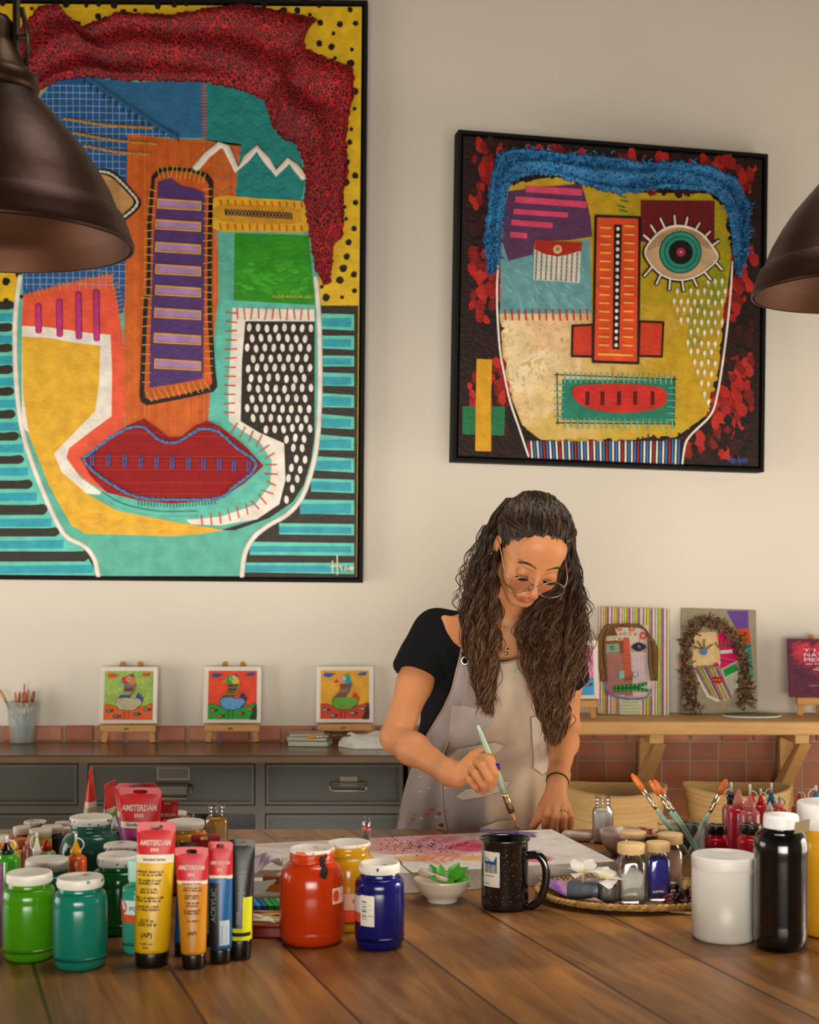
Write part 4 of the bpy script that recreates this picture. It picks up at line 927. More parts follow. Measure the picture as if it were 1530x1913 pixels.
# stripes run the length of the cloth
ww,hh=.207/2,.317/2; x=-ww; k=0; seqs=['#d9d0c2','#c4455a','#d9d0c2','#5fae3a','#c9d24a','#e07a34','#8a8f9a','#7a4a7a','#d9d0c2']
while x<ww-.001:
    wd=random.choice([.0028,.0034,.0044]); A.q.box((x,-hh+.001,-.001),(min(x+wd,ww),hh-.001,.0),seqs[k%len(seqs)],M_cloth); x+=wd; k+=1
A.h=.0006
A.poly(smooth([(205,300),(240,240),(330,210),(420,220),(540,215),(600,280),(625,500),(620,740),(600,820),(460,840),(330,825),(260,790),(215,720),(210,500)],True),'#d9c2b4',.001,m=M_cloth)
A.poly([(205,455),(385,455),(390,600),(460,700),(460,825),(330,820),(240,770),(215,700)],'#c9b8a8',.0018,m=M_cloth)
for i in range(17): A.line([(212+i*14,460),(230+i*14,800 if i<12 else 815)],5,'#b03a40',h=.0026,seg=4,flat=.4)
for j in range(24): A.line([(212+j*.8,465+j*14.5),((380 if j<10 else 455),465+j*14.5)],5,'#b03a40',h=.0026,seg=4,flat=.4)
A.poly([(310,235),(590,215),(600,440),(440,470),(350,440)],'#d9cdb8',.0014,m=M_cloth)
for c,r,col in [((545,305),32,'#c9404a'),((345,245),22,'#c9404a'),((450,245),26,'#c4563a'),((390,290),15,'#6aa0a8'),((435,290),16,'#d0a040'),((480,292),12,'#b82a34'),((355,292),10,'#b82a34'),((520,340),10,'#d08040'),((350,330),12,'#c9404a')]: A.oval(c,r,r,col,h=.003,thick=.0006); A.oval(c,r*.5,r*.5,'#dca09a',h=.0038)
A.poly([(225,230),(300,225),(330,300),(330,350),(230,345)],'#7a4a26',.0022,m=M_cloth); A.poly([(228,345),(380,345),(380,455),(205,458)],'#8a5a34',.0016,m=M_cloth)
A.poly([(230,312),(325,305),(335,342),(230,348)],'#d8d8b8',.0034,m=M_cloth); A.line([(245,335),(260,322),(275,335),(290,320),(305,333),(320,318)],5,'#6a8a3a',h=.0048)
A.poly([(232,378),(340,372),(345,445),(235,450)],'#9aa89a',.003,m=M_cloth); A.q.ball((*A.L((292,408)),.006),(.0065,.0065,.004),'#2a9a4a',M_plast,16); A.q.ball((*A.L((292,408)),.0095),(.002,.002,.001),'#9adcae',M_plast,10)
A.poly(smooth([(375,345),(400,320),(430,345),(435,500),(450,640),(455,675),(390,675),(380,500)],True,4),'#c9564a',.004,m=M_cloth)
for k in range(13): A.line([(385,360+k*24),(432,358+k*24)],6,'#e08a4a',h=.0052,seg=4)
A.poly([(390,645),(452,640),(455,680),(392,682)],'#8a5a30',.0045,m=M_cloth)
A.poly([(340,600),(388,598),(388,665),(345,668)],'#7ab8b0',.005,m=M_cloth)
for k in range(3): A.line([(346,612+k*20),(384,610+k*20)],4,'#d8e0d0',h=.0062)
A.poly([(445,455),(580,450),(600,720),(560,800),(462,815)],'#dcc8cc',.0022,m=M_cloth)
for k in range(6): A.line([(460+k*21,462),(470+k*21,790)],4,random.choice(['#c9a8b8','#b8a0c0','#d8b890']),h=.003,seg=4)
A.oval((480,632),24,24,'#4a6aa0',h=.005); A.oval((480,632),17,17,'#d8d0c8',h=.0056); A.oval((480,632),6,6,'#4a6aa0',h=.0062)
A.poly([(440,400),(470,370),(510,355),(560,370),(578,400),(575,445),(445,445)],'#a89a8a',.0036); A.poly(smooth([(445,400),(475,372),(510,362),(550,378),(570,400),(545,425),(505,438),(470,425)],True,4),'#2a1c2a',.0042)
A.q.ball((*A.L((508,400)),.007),(.0075,.0075,.004),'#4a2a6a',M_plast,16); A.q.ball((*A.L((503,394)),.0108),(.0018,.0018,.001),'#c8b8e0',M_plast,10)
for p in ([(298,725),(500,710),(578,695),(580,718),(500,745),(300,752)],[(300,745),(500,738),(590,755),(588,778),(480,770),(302,778)]): A.poly(p,'#1f7a34',.006,m=M_cloth)
for k in range(8): A.oval((318+k*34,736-k*3),6,6,'#7ad07a',n=8,h=.0078); A.oval((318+k*34,764),6,6,'#7ad07a',n=8,h=.0078)
A.line([(225,700),(235,760),(270,800),(340,822),(420,835),(500,835),(570,825),(605,790),(612,750)],9,'#6a7ac0',sm=True,h=.003)
A.stitch(smooth([(222,690),(235,760),(270,800),(340,822),(420,835),(500,835),(570,825),(612,760)]),13,26,4,'#6a7ac0',h=.004)
A.poly([(362,848),(520,842),(525,965),(358,968)],'#d6d2b4',.002,m=M_cloth)
for k in range(4): A.line([(372,866+k*27),(512,864+k*27)],6,'#8ac04a',h=.003)
o=A.q.build('appliqued_face',t); o.matrix_local=M
A=Art(M,4.5,1080,1120)
for k in range(150):   # straight yarn hanging on both sides
    s_=random.choice((0,1)); f=random.random()
    if s_==0: p0=(300+random.uniform(-40,90),205+random.uniform(0,30)); pts=[p0,(210+f*40,240+f*30),(150+f*80,380),(165+f*75,560),(195+f*45+random.uniform(-8,8),660+random.uniform(0,35))]
    else: p0=(400+random.uniform(-60,100),205+random.uniform(0,30)); pts=[p0,(560+f*30-20,240+f*20),(660-f*75,400),(665-f*75,560),(660-f*50+random.uniform(-8,8),650+random.uniform(0,40))]
    P=[A.L(p) for p in smooth(pts,n=4)]; z=.003+random.random()*.009
    A.q.tube([(x,y,z+.001*sin(i)) for i,(x,y) in enumerate(P)],.0011,random.choice(['#7a5632','#8a6640','#6a4a2a','#987448']),M_yarn,5)
o=A.q.build('yarn_hair',t,'straight brown yarn'); o.matrix_local=M
t,M,A=craft(1344,1335,.222,.312,R(10),R(-1.8),0,'stretched burlap face with curly brown yarn hair beside the striped one','#9f947a')
A.h=.0004
A.poly([(1248,95),(1430,95),(1432,245),(1330,248)],'#6a4a9a',m=M_cloth); A.poly([(1330,250),(1440,248),(1448,370),(1380,372)],'#d0501c',m=M_cloth); A.poly([(1385,373),(1450,372),(1472,640),(1440,640)],'#2a9c90',m=M_cloth)
A.poly([(852,510),(880,508),(885,565),(858,568)],'#c8541c',m=M_cloth); A.poly([(858,570),(890,566),(895,630),(864,630)],'#2a9c90',m=M_cloth); A.poly([(864,632),(900,630),(905,695),(872,695)],'#7a5aaa',m=M_cloth)
A.poly(smooth([(950,310),(1080,275),(1170,290),(1185,420),(1185,560),(980,575),(965,420)],True,4),'#dcbc88',.0016,m=M_cloth)
A.poly([(1165,295),(1220,270),(1280,330),(1330,430),(1350,490),(1330,525),(1200,580),(1190,430)],'#c91260',.0022,m=M_cloth)
for k in range(11): A.line([(1152,300+k*20),(1178,302+k*20)],5,'#dca03a',h=.004)
A.poly([(1190,430),(1290,420),(1300,450),(1195,458)],'#b8b8b0',.0032); A.line([(1195,490),(1330,515)],6,'#9a7a3a',h=.0034); A.line([(1190,508),(1310,530)],5,'#5a1430',h=.0034)
for a,b_ in [((1050,425),(970,395)),((1045,420),(1000,350)),((1055,415),(1058,335)),((1070,420),(1130,378)),((1185,410),(1150,360)),((1210,400),(1195,350)),((1235,400),(1230,350)),((1260,400),(1262,352))]: A.rope([a,((a[0]+b_[0])/2,(a[1]+b_[1])/2),b_],15,'#5a5a2a','#9a7a3a',h=.004)
A.oval((1053,440),31,31,'#3f74a0',h=.0055,thick=.002); A.oval((1053,438),6,6,'#b8503a',h=.0078)
pp=[(980,575),(1130,565),(1205,600),(1300,810),(1230,855),(1160,860),(1080,820),(1010,690)]
A.poly(pp,'#d8cdb8',.0016,m=M_cloth)
for k in range(18):
    x=985+k*13; c=['#7a5a80','#8a93a0','#d9702c','#c9c84a','#4a9a3a','#d9d0c2','#b83a5a'][k%7]; a=(x,578); b_=(x+125,858-abs(k-9)*6)
    ip=inpoly(pp); seg=[(a[0]+(b_[0]-a[0])*s_/24,a[1]+(b_[1]-a[1])*s_/24) for s_ in range(25)]; seg=[p for p in seg if ip(p)]
    if len(seg)>3: A.line([seg[0],seg[len(seg)//2],seg[-1]],11,c,h=.0022,seg=4,flat=.2)
A.poly([(1215,590),(1310,540),(1348,590),(1230,650)],'#1c8a3c',.0035,m=M_cloth); A.poly([(1228,655),(1340,600),(1340,740),(1290,805)],'#c9c6b0',.003,m=M_cloth)
for k in range(10): A.line([(1238+k*5,665+k*13),(1335-k*2,618+k*15)],4,'#8a8a72',h=.004,seg=4)
A.stitch([(990,568),(1150,560)],14,14,6,'#1c1814',h=.004); A.stitch([(1335,520),(1205,590),(1240,700),(1295,805)],15,12,7,'#e6e0d0',h=.005)
A.q.ball((*A.L((1160,552)),.005),(.0078,.0078,.005),'#d83a6a',M_cloth,14); A.q.ball((*A.L((1166,552)),.0085),(.0045,.0045,.003),'#b02048',M_cloth,12)
A.poly(smooth([(1115,665),(1150,648),(1170,655),(1200,648),(1222,668),(1180,672)],True,4),'#b01820',.005,m=M_cloth); A.poly(smooth([(1118,682),(1170,682),(1222,680),(1200,702),(1160,706)],True,4),'#c41c24',.005,m=M_cloth)
o=A.q.build('appliqued_face',t); o.matrix_local=M
A=Art(M,4.5,1080,1120)
arch=smooth([(960,935),(950,800),(925,680),(915,560),(900,430),(920,320),(960,240),(1040,190),(1130,195),(1220,230),(1300,290),(1350,380),(1385,480),(1400,600),(1420,700),(1410,800),(1390,900)],n=10)
for k in range(620):
    i=random.randrange(len(arch)); p=arch[i]; wd=40 if p[1]<700 else 55
    c=(p[0]+random.uniform(-wd,wd),p[1]+random.uniform(-30,30)); a=random.uniform(0,6.3); tw=random.uniform(-1,1)*2.4; l=random.uniform(22,48)
    pts=[]; x,y=c
    for s_ in range(7): pts.append(A.L((x,y))); x+=l/6*cos(a)*1.4; y+=l/6*sin(a)*1.4; a+=tw/4
    z=.003+random.random()*.016; A.q.tube([(u_,v_,z+.003*sin(j*1.1+k)) for j,(u_,v_) in enumerate(pts)],.0019,random.choice(['#6f5236','#7c5e42','#5e4226','#8a6c50','#4a3420']),M_yarn,5)
o=A.q.build('yarn_hair',t,'curled brown yarn'); o.matrix_local=M
# ---------- round slate sign on the shelf ----------
c=T(1404,1340,ST); t=thing('round_coaster','round grey-green disc with a white rim lying on the shelf','disc',(c.x,c.y,ST+.001))
q=MB(); q.lathe([(.078,0),(.083,.001),(.084,.004),(.083,.006),(.080,.006)],'#d8d4c8',M_lid,48,sy=.62); q.build('rim',t)
q=MB(); q.lathe([(0,.0035),(.0805,.0035),(.0805,.0075),(0,.0075)],'#5a6054',M_matte,48,sy=.62); [q.box((-.03+k_*.009,-.012+.004*(k_%3),.0074),(-.0245+k_*.009,.010-.003*(k_%2),.0078),'#8a9084',M_matte) for k_ in range(7)]; q.build('plate',t)
# ---------- cup of brushes on the cabinet ----------
c=T(41,1388,CT); t=thing('brush_cup','clear plastic cup full of paint brushes at the left end of the cabinet','cup',c)
M_cup=vcm('clear_plastic',.12,namt=0,alpha=.32,spec=.7)
q=MB(); q.lathe([(0,.002),(.034,.002),(.0355,.004),(.040,.07),(.0445,.118),(.046,.118),(.0465,.1205),(.0435,.1205),(.0385,.07),(.0335,.006),(0,.006)],'#c4ccc8',M_cup,40); q.build('cup_body',t)
def brush(name,p0,p1,handle,tipc,w_=.0035,lab='',group=None,hl=.62,flat=True,tip=.12,label_cat='paint brush',ferr='#c9b48a',square=False):
    """from handle end p0 to tip p1"""
    p0=Vector(p0); p1=Vector(p1); L_=(p1-p0).length; d=(p1-p0).normalized()
    t=thing(name,lab,label_cat,p0,0,group); z=Vector((0,0,1)); rot=z.rotation_difference(d).to_matrix().to_4x4()
    q=MB(); q.lathe([(0,0),(w_*.45,.002),(w_*.6,L_*.1),(w_*1.1,L_*hl*.75),(w_*.8,L_*hl)],handle,M_plast,14,rot); q.build('handle',t)
    fl=L_*(1-hl)*.52; q=MB(); q.lathe([(w_*.85,L_*hl-.002),(w_*.95,L_*hl+.006),(w_*.8,L_*hl+.009),(w_*.95,L_*hl+.012),(w_*1.0,L_*hl+fl)],ferr,M_metal,14,rot,sy=1); q.build('ferrule',t)
    z0=L_*hl+fl-.001; zl=L_-z0; q=MB()
    if square: q.lathe([(w_*.95,z0),(w_*1.25,z0+zl*.4),(w_*1.3,z0+zl*.8),(w_*1.2,L_-.001),(w_*.6,L_),(0,L_)],tipc,M_hair,20,rot,sy=.32,cols=['#cf9a5a','#a8603a',tipc,tipc,tipc]); q.build('bristles',t); return t
    q.lathe([(w_*.95,z0),(w_*1.3,z0+zl*.4),(w_*1.2,z0+zl*.75),(w_*.5,L_),(0,L_+.0005)],tipc,M_hair,14,rot,sy=.45 if flat else 1); q.build('bristles',t)
    return t
for k,(dx,tx,h_,hc,tc_) in enumerate([(-.006,.034,.152,'#2a6f8f','#8a4a14'),(.01,.02,.158,'#3a5a4a','#a85a1a'),(-.012,-.018,.150,'#3a7a8a','#b8641c'),(.004,.002,.146,'#4a7f6f','#9a4a14'),(.012,.008,.15,'#2f5f6a','#b05a18'),(-.02,-.008,.148,'#7a8a7a','#8f4412'),(.0,.012,.143,'#3a8a9a','#a8521a'),(.016,.038,.15,'#2a5a6a','#7a3a12')]):
    a=random.uniform(-.012,.012)
    brush('paint_brush',(c.x+dx*.6,c.y+a,CT+.007),(c.x+tx,c.y-a*.6,CT+h_),hc,tc_,.003,'thin blue-green handled brush with orange bristles, standing in the clear cup on the cabinet','brushes standing in the cabinet cup',.55)
brush('paint_brush',(c.x+.017,c.y-.012,CT+.007),(c.x-.062,c.y-.012,CT+.158),'#3a7fa8','#b98a34',.0038,'long blue handled brush leaning out of the cup to the left','brushes standing in the cabinet cup',.5)
brush('paint_brush',(c.x-.0,c.y+.01,CT+.007),(c.x+.004,c.y+.012,CT+.172),'#c9a85a','#b8405a',.0018,'very thin brush with a pink tip, tallest in the cup','brushes standing in the cabinet cup',.7,flat=False)
# ---------- notebooks, brush and white cloth ----------
c=T(580,1392,CT); z=CT+.0005
for k,(w_,d_,h_,rot,col,lab) in enumerate([(.118,.085,.016,-.12,'#3f8a74','green covered notebook with deckled pages, bottom of the small stack'),(.115,.084,.012,-.06,'#8fa79a','grey-green notebook in the middle of the small stack'),(.100,.082,.008,.12,'#a8947c','beige notebook with cloth cover, topmost of the small stack')]):
    t=thing('notebook',lab,'notebook',(c.x-.006*k,c.y,z),rot,'notebooks stacked on the cabinet')
    q=MB(); q.box((-w_/2+.002,-d_/2+.002,.0015),(w_/2-.002,d_/2-.002,h_-.0015),'#cfc6b0',M_matte); q.build('pages',t)
    for zz in (0,h_-.0015):
        q=MB(); q.box((-w_/2,-d_/2,zz),(w_/2,d_/2,zz+.0015),col,M_cloth,bev=.0006); q.build('cover',t)
    z+=h_+.0006
p0=c+Vector((.09,-.03,.030)); brush('paint_brush',(c.x+.12,c.y-.05,CT+.034),(c.x-.005,c.y-.075,CT+.031),'#5a3a26','#d89a24',.0045,'brown handled brush with golden bristles resting on the notebooks',None,.55)
q=MB(); n=34; vs=[];fs=[]; cc=T(672,1392,CT)
for i in range(n+1):
    for j in range(15):
        a=i/n; b_=j/14; x=-.06+.185*a; y=(b_-.5)*.17*(.35+.65*min(1,a*4)); prof=max(0,1-(2*b_-1)**2)**.5*min(1,a*5+.1)**.6
        z_=(.034+.006*sin(a*7+b_*4)+.003*sin(b_*16+a*5)+.002*sin(a*23-b_*7))*prof; vs.append((cc.x+x,cc.y+y-.01,CT+.001+max(z_,0)))
for i in range(n):
    for j in range(14): o=i*15+j; fs.append((o,o+15,o+16,o+1))
m_=len(vs); vs+=[(x,y,CT+.0006) for x,y,_ in vs]
for i in range(n):
    for j in range(14): o=m_+i*15+j; fs.append((o,o+1,o+16,o+15))
q.add(vs,fs,'#efece4',M_cloth); tag(q.build('folded_cloth'),'crumpled white cotton cloth lying on the cabinet beside the woman','cloth')
# ================= pendant lamps =================
M_lamp=vcm('aged_bronze',.40,metal=.75,namt=.25,nscale=6,bump=.25,bscale=25)
M_lampin=vcm('dull_copper_inside',.5,metal=.6,namt=.2,nscale=6)
def lamp(X,D,zr,R_,lab):
    t=thing('pendant_lamp',lab,'lamp',(X,D,zr),0,'bronze pendant lamps'); s_=R_/.2
    prof=[(.2,0),(.2035,.0),(.2035,.006),(.200,.014),(.195,.03),(.188,.047),(.183,.052),(.180,.056),(.168,.085),(.151,.115),(.131,.145),(.108,.172),(.084,.199),(.068,.216),(.060,.226),(.058,.228)]
    q=MB(); q.lathe([(r*s_,z*s_) for r,z in prof],'#3a241a',M_lamp,96,caps=False); q.build('shade',t)
    ins=[(.2,0),(.193,.03),(.185,.046),(.178,.052),(.165,.09),(.145,.125),(.115,.16),(.08,.19),(.05,.21),(0,.215)]
    q=MB(); q.lathe([(r*s_-.002,z*s_+.0005) for r,z in ins if r>0]+[(0,.215*s_)],'#52301c',M_lampin,96,caps=False); q.build('inner_reflector',t)
    q=MB(); q.lathe([(r*s_,z*s_) for r,z in [(.056,.222),(.064,.224),(.066,.232),(.064,.246),(.058,.252),(.048,.262),(.036,.29),(.030,.30),(.030,.325),(.022,.335),(.012,.34),(0,.34)]],'#46301f',M_lamp,48); q.build('neck',t)
    q=MB()   # hinged yoke and wing nut beside the neck
    for sg in (-1,1): q.box((sg*.034-.003,-.012,.27),(sg*.034+.003,.012,.385),'#2e241c',M_lamp,bev=.002)
    q.box((-.037,-.012,.38),(.037,.012,.388),'#2e241c',M_lamp,bev=.002); q.tube([(-.045,0,.31),(.05,0,.31)],.005,'#4a3a2c',M_lamp,10); q.tube([(.045,-.012,.35),(.052,0,.31),(.045,.012,.27)],.004,'#4a3a2c',M_lamp,8); q.build('yoke',t)
    q=MB(); q.tube([(0,0,.387),(.002,0,.8),(0,0,ZC-zr-.02)],.005,'#1a1512',M_matte,10); q.build('cord',t)
    q=MB(); q.lathe([(0,ZC-zr-.03),(.045,ZC-zr-.028),(.055,ZC-zr),(0,ZC-zr)],'#3a2a20',M_lamp,24); q.build('ceiling_rose',t)
    q=MB(); q.lathe([(0,.05),(.022,.055),(.034,.085),(.03,.115),(.018,.14),(.016,.18),(0,.2)],'#d8d0bc',M_plast,24); q.build('bulb',t)
lamp((-12-CX)/F*2.15,2.15,CAMZ-(458-HY)/F*2.15,.203,'large bronze dome lamp hanging in front of the huge painting')
lamp((1625-CX)/F*2.53,2.53,CAMZ-(549-HY)/F*2.53,.2,'bronze dome lamp at the right edge beside the smaller painting')
# ================= paints on the table =================
REG=[]
def place(cx,by,w_):
    Df=F*(CAMZ-TZ)/(by-HY); D=Df/(1-w_/(2*F)); return (cx-CX)/F*D, D, w_/2*D/F
def zt(ty,D): return CAMZ-(ty-HY)/F*D-TZ
def onD(cx,D,w_): return (cx-CX)/F*D, D, w_/2*D/F
def curved(q,r,a0,a1,z0,z1,col,m,n=14,off=.0006,sy=1.):
    vs=[];fs=[]
    for i in range(n+1):
        a=a0+(a1-a0)*i/n; vs+=[((r+off)*sin(a),-(r+off)*cos(a)*sy,z0),((r+off)*sin(a),-(r+off)*cos(a)*sy,z1)]
    for i in range(n): fs.append((2*i,2*i+2,2*i+3,2*i+1))
    q.add(vs,fs,col,m)
def wrap(r,a0,z0,off=.0009): return lambda v: Vector(((r+off+v.z*.1)*sin(a0+v.x/r),-(r+off+v.z*.1)*cos(a0+v.x/r),z0+v.y))
def splats(q,r,z0,z1,n,col,m,rl=.004,seed=0,top=None):
    rr_=random.Random(seed)
    for _ in range(n):
        a=rr_.uniform(-1.5,1.5); z=rr_.uniform(z0,z1); s_=rr_.uniform(.4,1.2)*rl; pts=[]
        if top and rr_.random()<.4:
            x=rr_.uniform(-.7,.7)*r; y=rr_.uniform(-.7,.7)*r; q.add([(x+s_*cos(t)*1.3,y+s_*sin(t)*.7,top+.0003) for t in [2*pi*i/8 for i in range(8)]],[tuple(range(8))],col,m); continue
        N_=9; vs=[(0,0,0)]; vs=[((r+.0005)*sin(a),-(r+.0005)*cos(a),z)]
        for i in range(N_):
            t=2*pi*i/N_; k=s_*rr_.uniform(.6,1.3); aa=a+k*cos(t)/r; zz=z+k*sin(t); vs.append(((r+.0005)*sin(aa),-(r+.0005)*cos(aa),min(max(zz,z0-.001),z1+.001)))
        q.add(vs,[(0,i+1,(i+1)%N_+1) for i in range(N_)],col,m)
def jar(name,lab,X,D,r,lt,lb,rl,col,group=None,lidc='#d9d3c8',splat=None,label=None,big=False,nsp=10,yaw=0.,groove=True,mat=None,lid_m=None,smear=None):
    t=thing(name,lab,'paint jar',(X,D,TZ),yaw,group); REG.append((lab[:22],X,D,r))
    hb=lb; nk=rl*.93
    sh_=(.03 if big else .020)*(r/.036) if r>.02 else .010
    prof=[(0,.0),(r*.80,.0),(r*.90,.003),(r*.97,.010),(r,.018),(r*1.0,hb*.14)]
    if groove: prof+=[(r*.985,hb*.15),(r*.985,hb*.16),(r*.998,hb*.17)]
    prof+=[(r,hb-sh_*1.5),(r*.985,hb-sh_*1.3),(r*.985,hb-sh_*1.22),(r*.995,hb-sh_*1.1)] if groove else [(r,hb-sh_*1.2)]
    for k in range(1,7):
        a=pi/2*k/6; prof.append((nk+(r-nk)*cos(a)**.9, hb-sh_+ (sh_-.006)*sin(a)))
    prof=[(a,b_-(.009 if (big and k>8) else 0)) for k,(a,b_) in enumerate(prof)]; prof+=[(nk,hb-.006),(nk*1.03,hb-.004),(nk,hb-.002),(nk,hb+.002)]
    col=tuple(c*.72 for c in lin(col)); q=MB(); q.lathe(prof,col,mat or M_jar,48)
    if smear: splats(q,r,hb*.3,hb*.75,3,smear,M_matte,.008,5)
    q.build('jar_body',t)
    q=MB(); h=lt-lb; lp_=[(rl*.96,lb),(rl,lb+.001),(rl,lt-.003),(rl*.985,lt-.001),(rl*.95,lt),(rl*.86,lt),(rl*.84,lt-.001),(0,lt-.001)]
    q.lathe([(0,lb)]+lp_,lidc,lid_m or M_lid,56)
    for k in range(48 if rl>.02 else 0):
        a=2*pi*k/48; q.box((-.0003,-.0006,lb+.003),(.0003,.0006,lt-.005),lidc,lid_m or M_lid,ROT(a,'Z')@TR(0,-rl,0))
    if splat: splats(q,rl,lb+.002,lt-.002,nsp,splat,M_matte,.0035,hash(lab)%99 if False else len(lab),top=lt)
    q.build('lid',t)
    if label:
        q=MB(); label(q,r); q.build('paper_label',t)
    return t
def J(name,lab,cx,by,w_,ty,ly,lw,col,**k):
    X,D,r=place(cx,by,w_); rl=lw/2*D/F; lt=CAMZ-(ty-HY)/F*(D+rl)-TZ; lb=CAMZ-(ly-HY)/F*(D-rl*.9)-TZ
    return jar(name,lab,X,D,r,lt,lb,rl,col,**k)
G1='plastic paint jars on the table'
J('paint_jar','lime green paint jar with clean white lid, front left corner of the group',55,1802,99,1620,1656,84,'#4a9a10',group=G1)
J('paint_jar','teal paint jar with stained white lid, in front beside the lime jar',150,1818,101,1628,1664,86,'#14826e',group=G1,splat='#4a8f82',nsp=7)
J('paint_jar','teal jar with clean white lid, directly behind the lime jar',88,1752,92,1596,1631,79,'#23866a',group=G1)
J('paint_jar','dark green paint jar with heavily stained lid, behind the yellow tube',221,1752,100,1588,1622,77,'#0f5a24',group=G1,splat='#1f5a34',nsp=14)
J('paint_jar','large dull teal jar with paint spotted lid, tallest of the left group',170,1680,116,1518,1545,79,'#2d7060',group=G1,splat='#2f6a5e',nsp=14,big=True)
J('paint_jar','paint jar with pale lid, half hidden behind the dark green jar',226,1713,66,1570,1590,64,'#3a7a6a',group=G1,splat='#7a76a8',nsp=5)
def pol(q,r):
    curved(q,r,-1.5,1.2,.036,.060,'#d8b8a0',M_matte); curved(q,r,-1.5,1.2,.030,.036,'#d2502a',M_matte)
    curved(q,r,-1.5,1.2,.018,.030,'#cf4a24',M_matte); q.text('POL',.0085,'#4a5058',M_matte,Matrix(),.02,'LEFT',fn=wrap(r,.18,.046))
J('paint_jar','large yellow paint jar with white lid, between the orange and blue jars',651,1745,106,1565,1586,82,'#dba51c',group=G1,big=True,splat='#e0b83a',nsp=6,label=lambda q,r:pol(q,r))
def lab_or(q,r):
    curved(q,r,.72,1.25,.062,.085,'#e0b8a0',M_matte); 
    c=[((r+.0012)*sin(.86+.13*cos(t)),-(r+.0012)*cos(.86+.13*cos(t)),.0735+.0085*sin(t)) for t in [2*pi*i/20 for i in range(20)]]; q.add(c,[tuple(range(20))],'#c9401c',M_matte)
    q.text('POL',.005,'#8a8a94',M_matte,Matrix(),.02,'LEFT',fn=wrap(r,1.03,.072,.0012))
t=J('paint_jar','large orange paint jar with paint crusted lid, centre of the table',583,1774,122,1575,1598,85,'#c93a0c',group=G1,big=True,splat='#d0501c',nsp=22,label=lab_or,smear=None)
X,D,r=place(583,1774,122); q=MB(); rr_=random.Random(3)
for k in range(14):
    a=.42+rr_.uniform(-.09,.09); z=.112+rr_.uniform(-.022,.022); s_=rr_.uniform(.002,.0045)
    q.add([((r+.0006)*sin(a+s_*cos(t_)/r*rr_.uniform(.6,1.2)),-(r+.0006)*cos(a+s_*cos(t_)/r),z+s_*1.5*sin(t_)) for t_ in [2*pi*i/8 for i in range(8)]],[tuple(range(8))],'#1f1610',M_matte)
q.build('paint_smudge',t,'dark dried paint smudge')
q=MB()
for k in range(9):   # wrinkled dried paint around the neck
    zz=.131-k*.0014; q.tube([(.0318*cos(a)+rr_.uniform(-.0006,.0006),.0318*sin(a),zz+.001*sin(a*5+k)) for a in np.linspace(0,2*pi,40)],.0011,'#c23a10',M_jar,6)
q.build('neck_crust',t)
def lab_bl(q,r):
    curved(q,r,-1.4,-.55,.040,.078,'#c9c4c8',M_matte); curved(q,r,-1.4,-.56,.040,.054,'#cf4a24',M_matte,off=.0008)
    curved(q,r,-.80,-.18,.036,.080,'#dcd6cc',M_matte,off=.001); 
    for k,w_ in enumerate([.0008,.0015,.0006,.002,.0009,.0013,.0006,.0018]): curved(q,r,-.72,-.50,.046+k*.0034,.046+k*.0034+w_,'#2a2a32',M_matte,4,.0013)
    q.text('500 ml',.004,'#3a3a40',M_matte,ROT(0,'Z'),.0,'LEFT',fn=wrap(r,-.44,.050,.0014)); curved(q,r,-.44,-.3,.060,.0605,'#3a3a40',M_matte,4,.0013); curved(q,r,-.44,-.3,.066,.0665,'#3a3a40',M_matte,4,.0013)
J('paint_jar','dark blue paint jar with white lid and price label, front centre',709,1779,93,1603,1636,76,'#161a68',group=G1,splat='#3a4a8a',nsp=3,label=lab_bl)
J('paint_jar','large amber yellow jar with white lid, behind the tall tubes',346,1675,84,1527,1552,72,'#dc9a20',group=G1,label=lambda q,r:pol(q,r))
J('paint_jar','jar with cream lid peeking out between red tubes, behind the amber jar',330,1620,46,1513,1526,38,'#c9a45a',group=G1)
# small jars at the back left
G2='small pots with white lids at the back left'
for lab,cx,ty,ly,lw,bw,col in [('small red pot with white lid, leftmost of the back pots',41,1541,1560,33,35,'#a8141a'),('small yellow pot with cream lid in the back row',76,1545,1565,42,41,'#d8c42a'),('small navy pot with cream lid in the back row',97,1539,1558,40,40,'#121c34'),
    ('small pot with violet stained lid, rear of the back pots',66,1530,1544,42,40,'#7a7a8a'),('small pot with orange cream lid behind the navy pot',116,1533,1545,27,28,'#c98a5a'),('small blue pot with white lid next to the big teal jar',125,1543,1560,26,27,'#2a4a6a'),('small orange pot with white lid at the left edge',6,1558,1575,24,26,'#e08a1c'),('amber pot with rust orange lid near the left edge',33,1563,1583,32,34,'#9a4a10')]:
    D=2.80 if 'violet' in lab else 2.66
    if 'navy pot with' in lab: D=2.70
    if 'blue pot' in lab: D=2.80
    if 'yellow pot' in lab: D=2.59
    if 'orange cream' in lab: D=2.80
    if 'amber pot' in lab: D=2.50
    if 'small orange' in lab: D=2.52
    if 'small blue' in lab: D=2.74
    X,_,r=onD(cx,D,bw); rl=lw/2*D/F; lt=CAMZ-(ty-HY)/F*(D+rl)-TZ; lb=CAMZ-(ly-HY)/F*(D-rl*.8)-TZ
    jar('paint_pot',lab,X,D,r,lt,lb,rl,col,group=G2,lidc='#b8601c' if 'rust' in lab else '#d6c9b8',splat='#5a4a8a' if 'violet' in lab else None,groove=False)
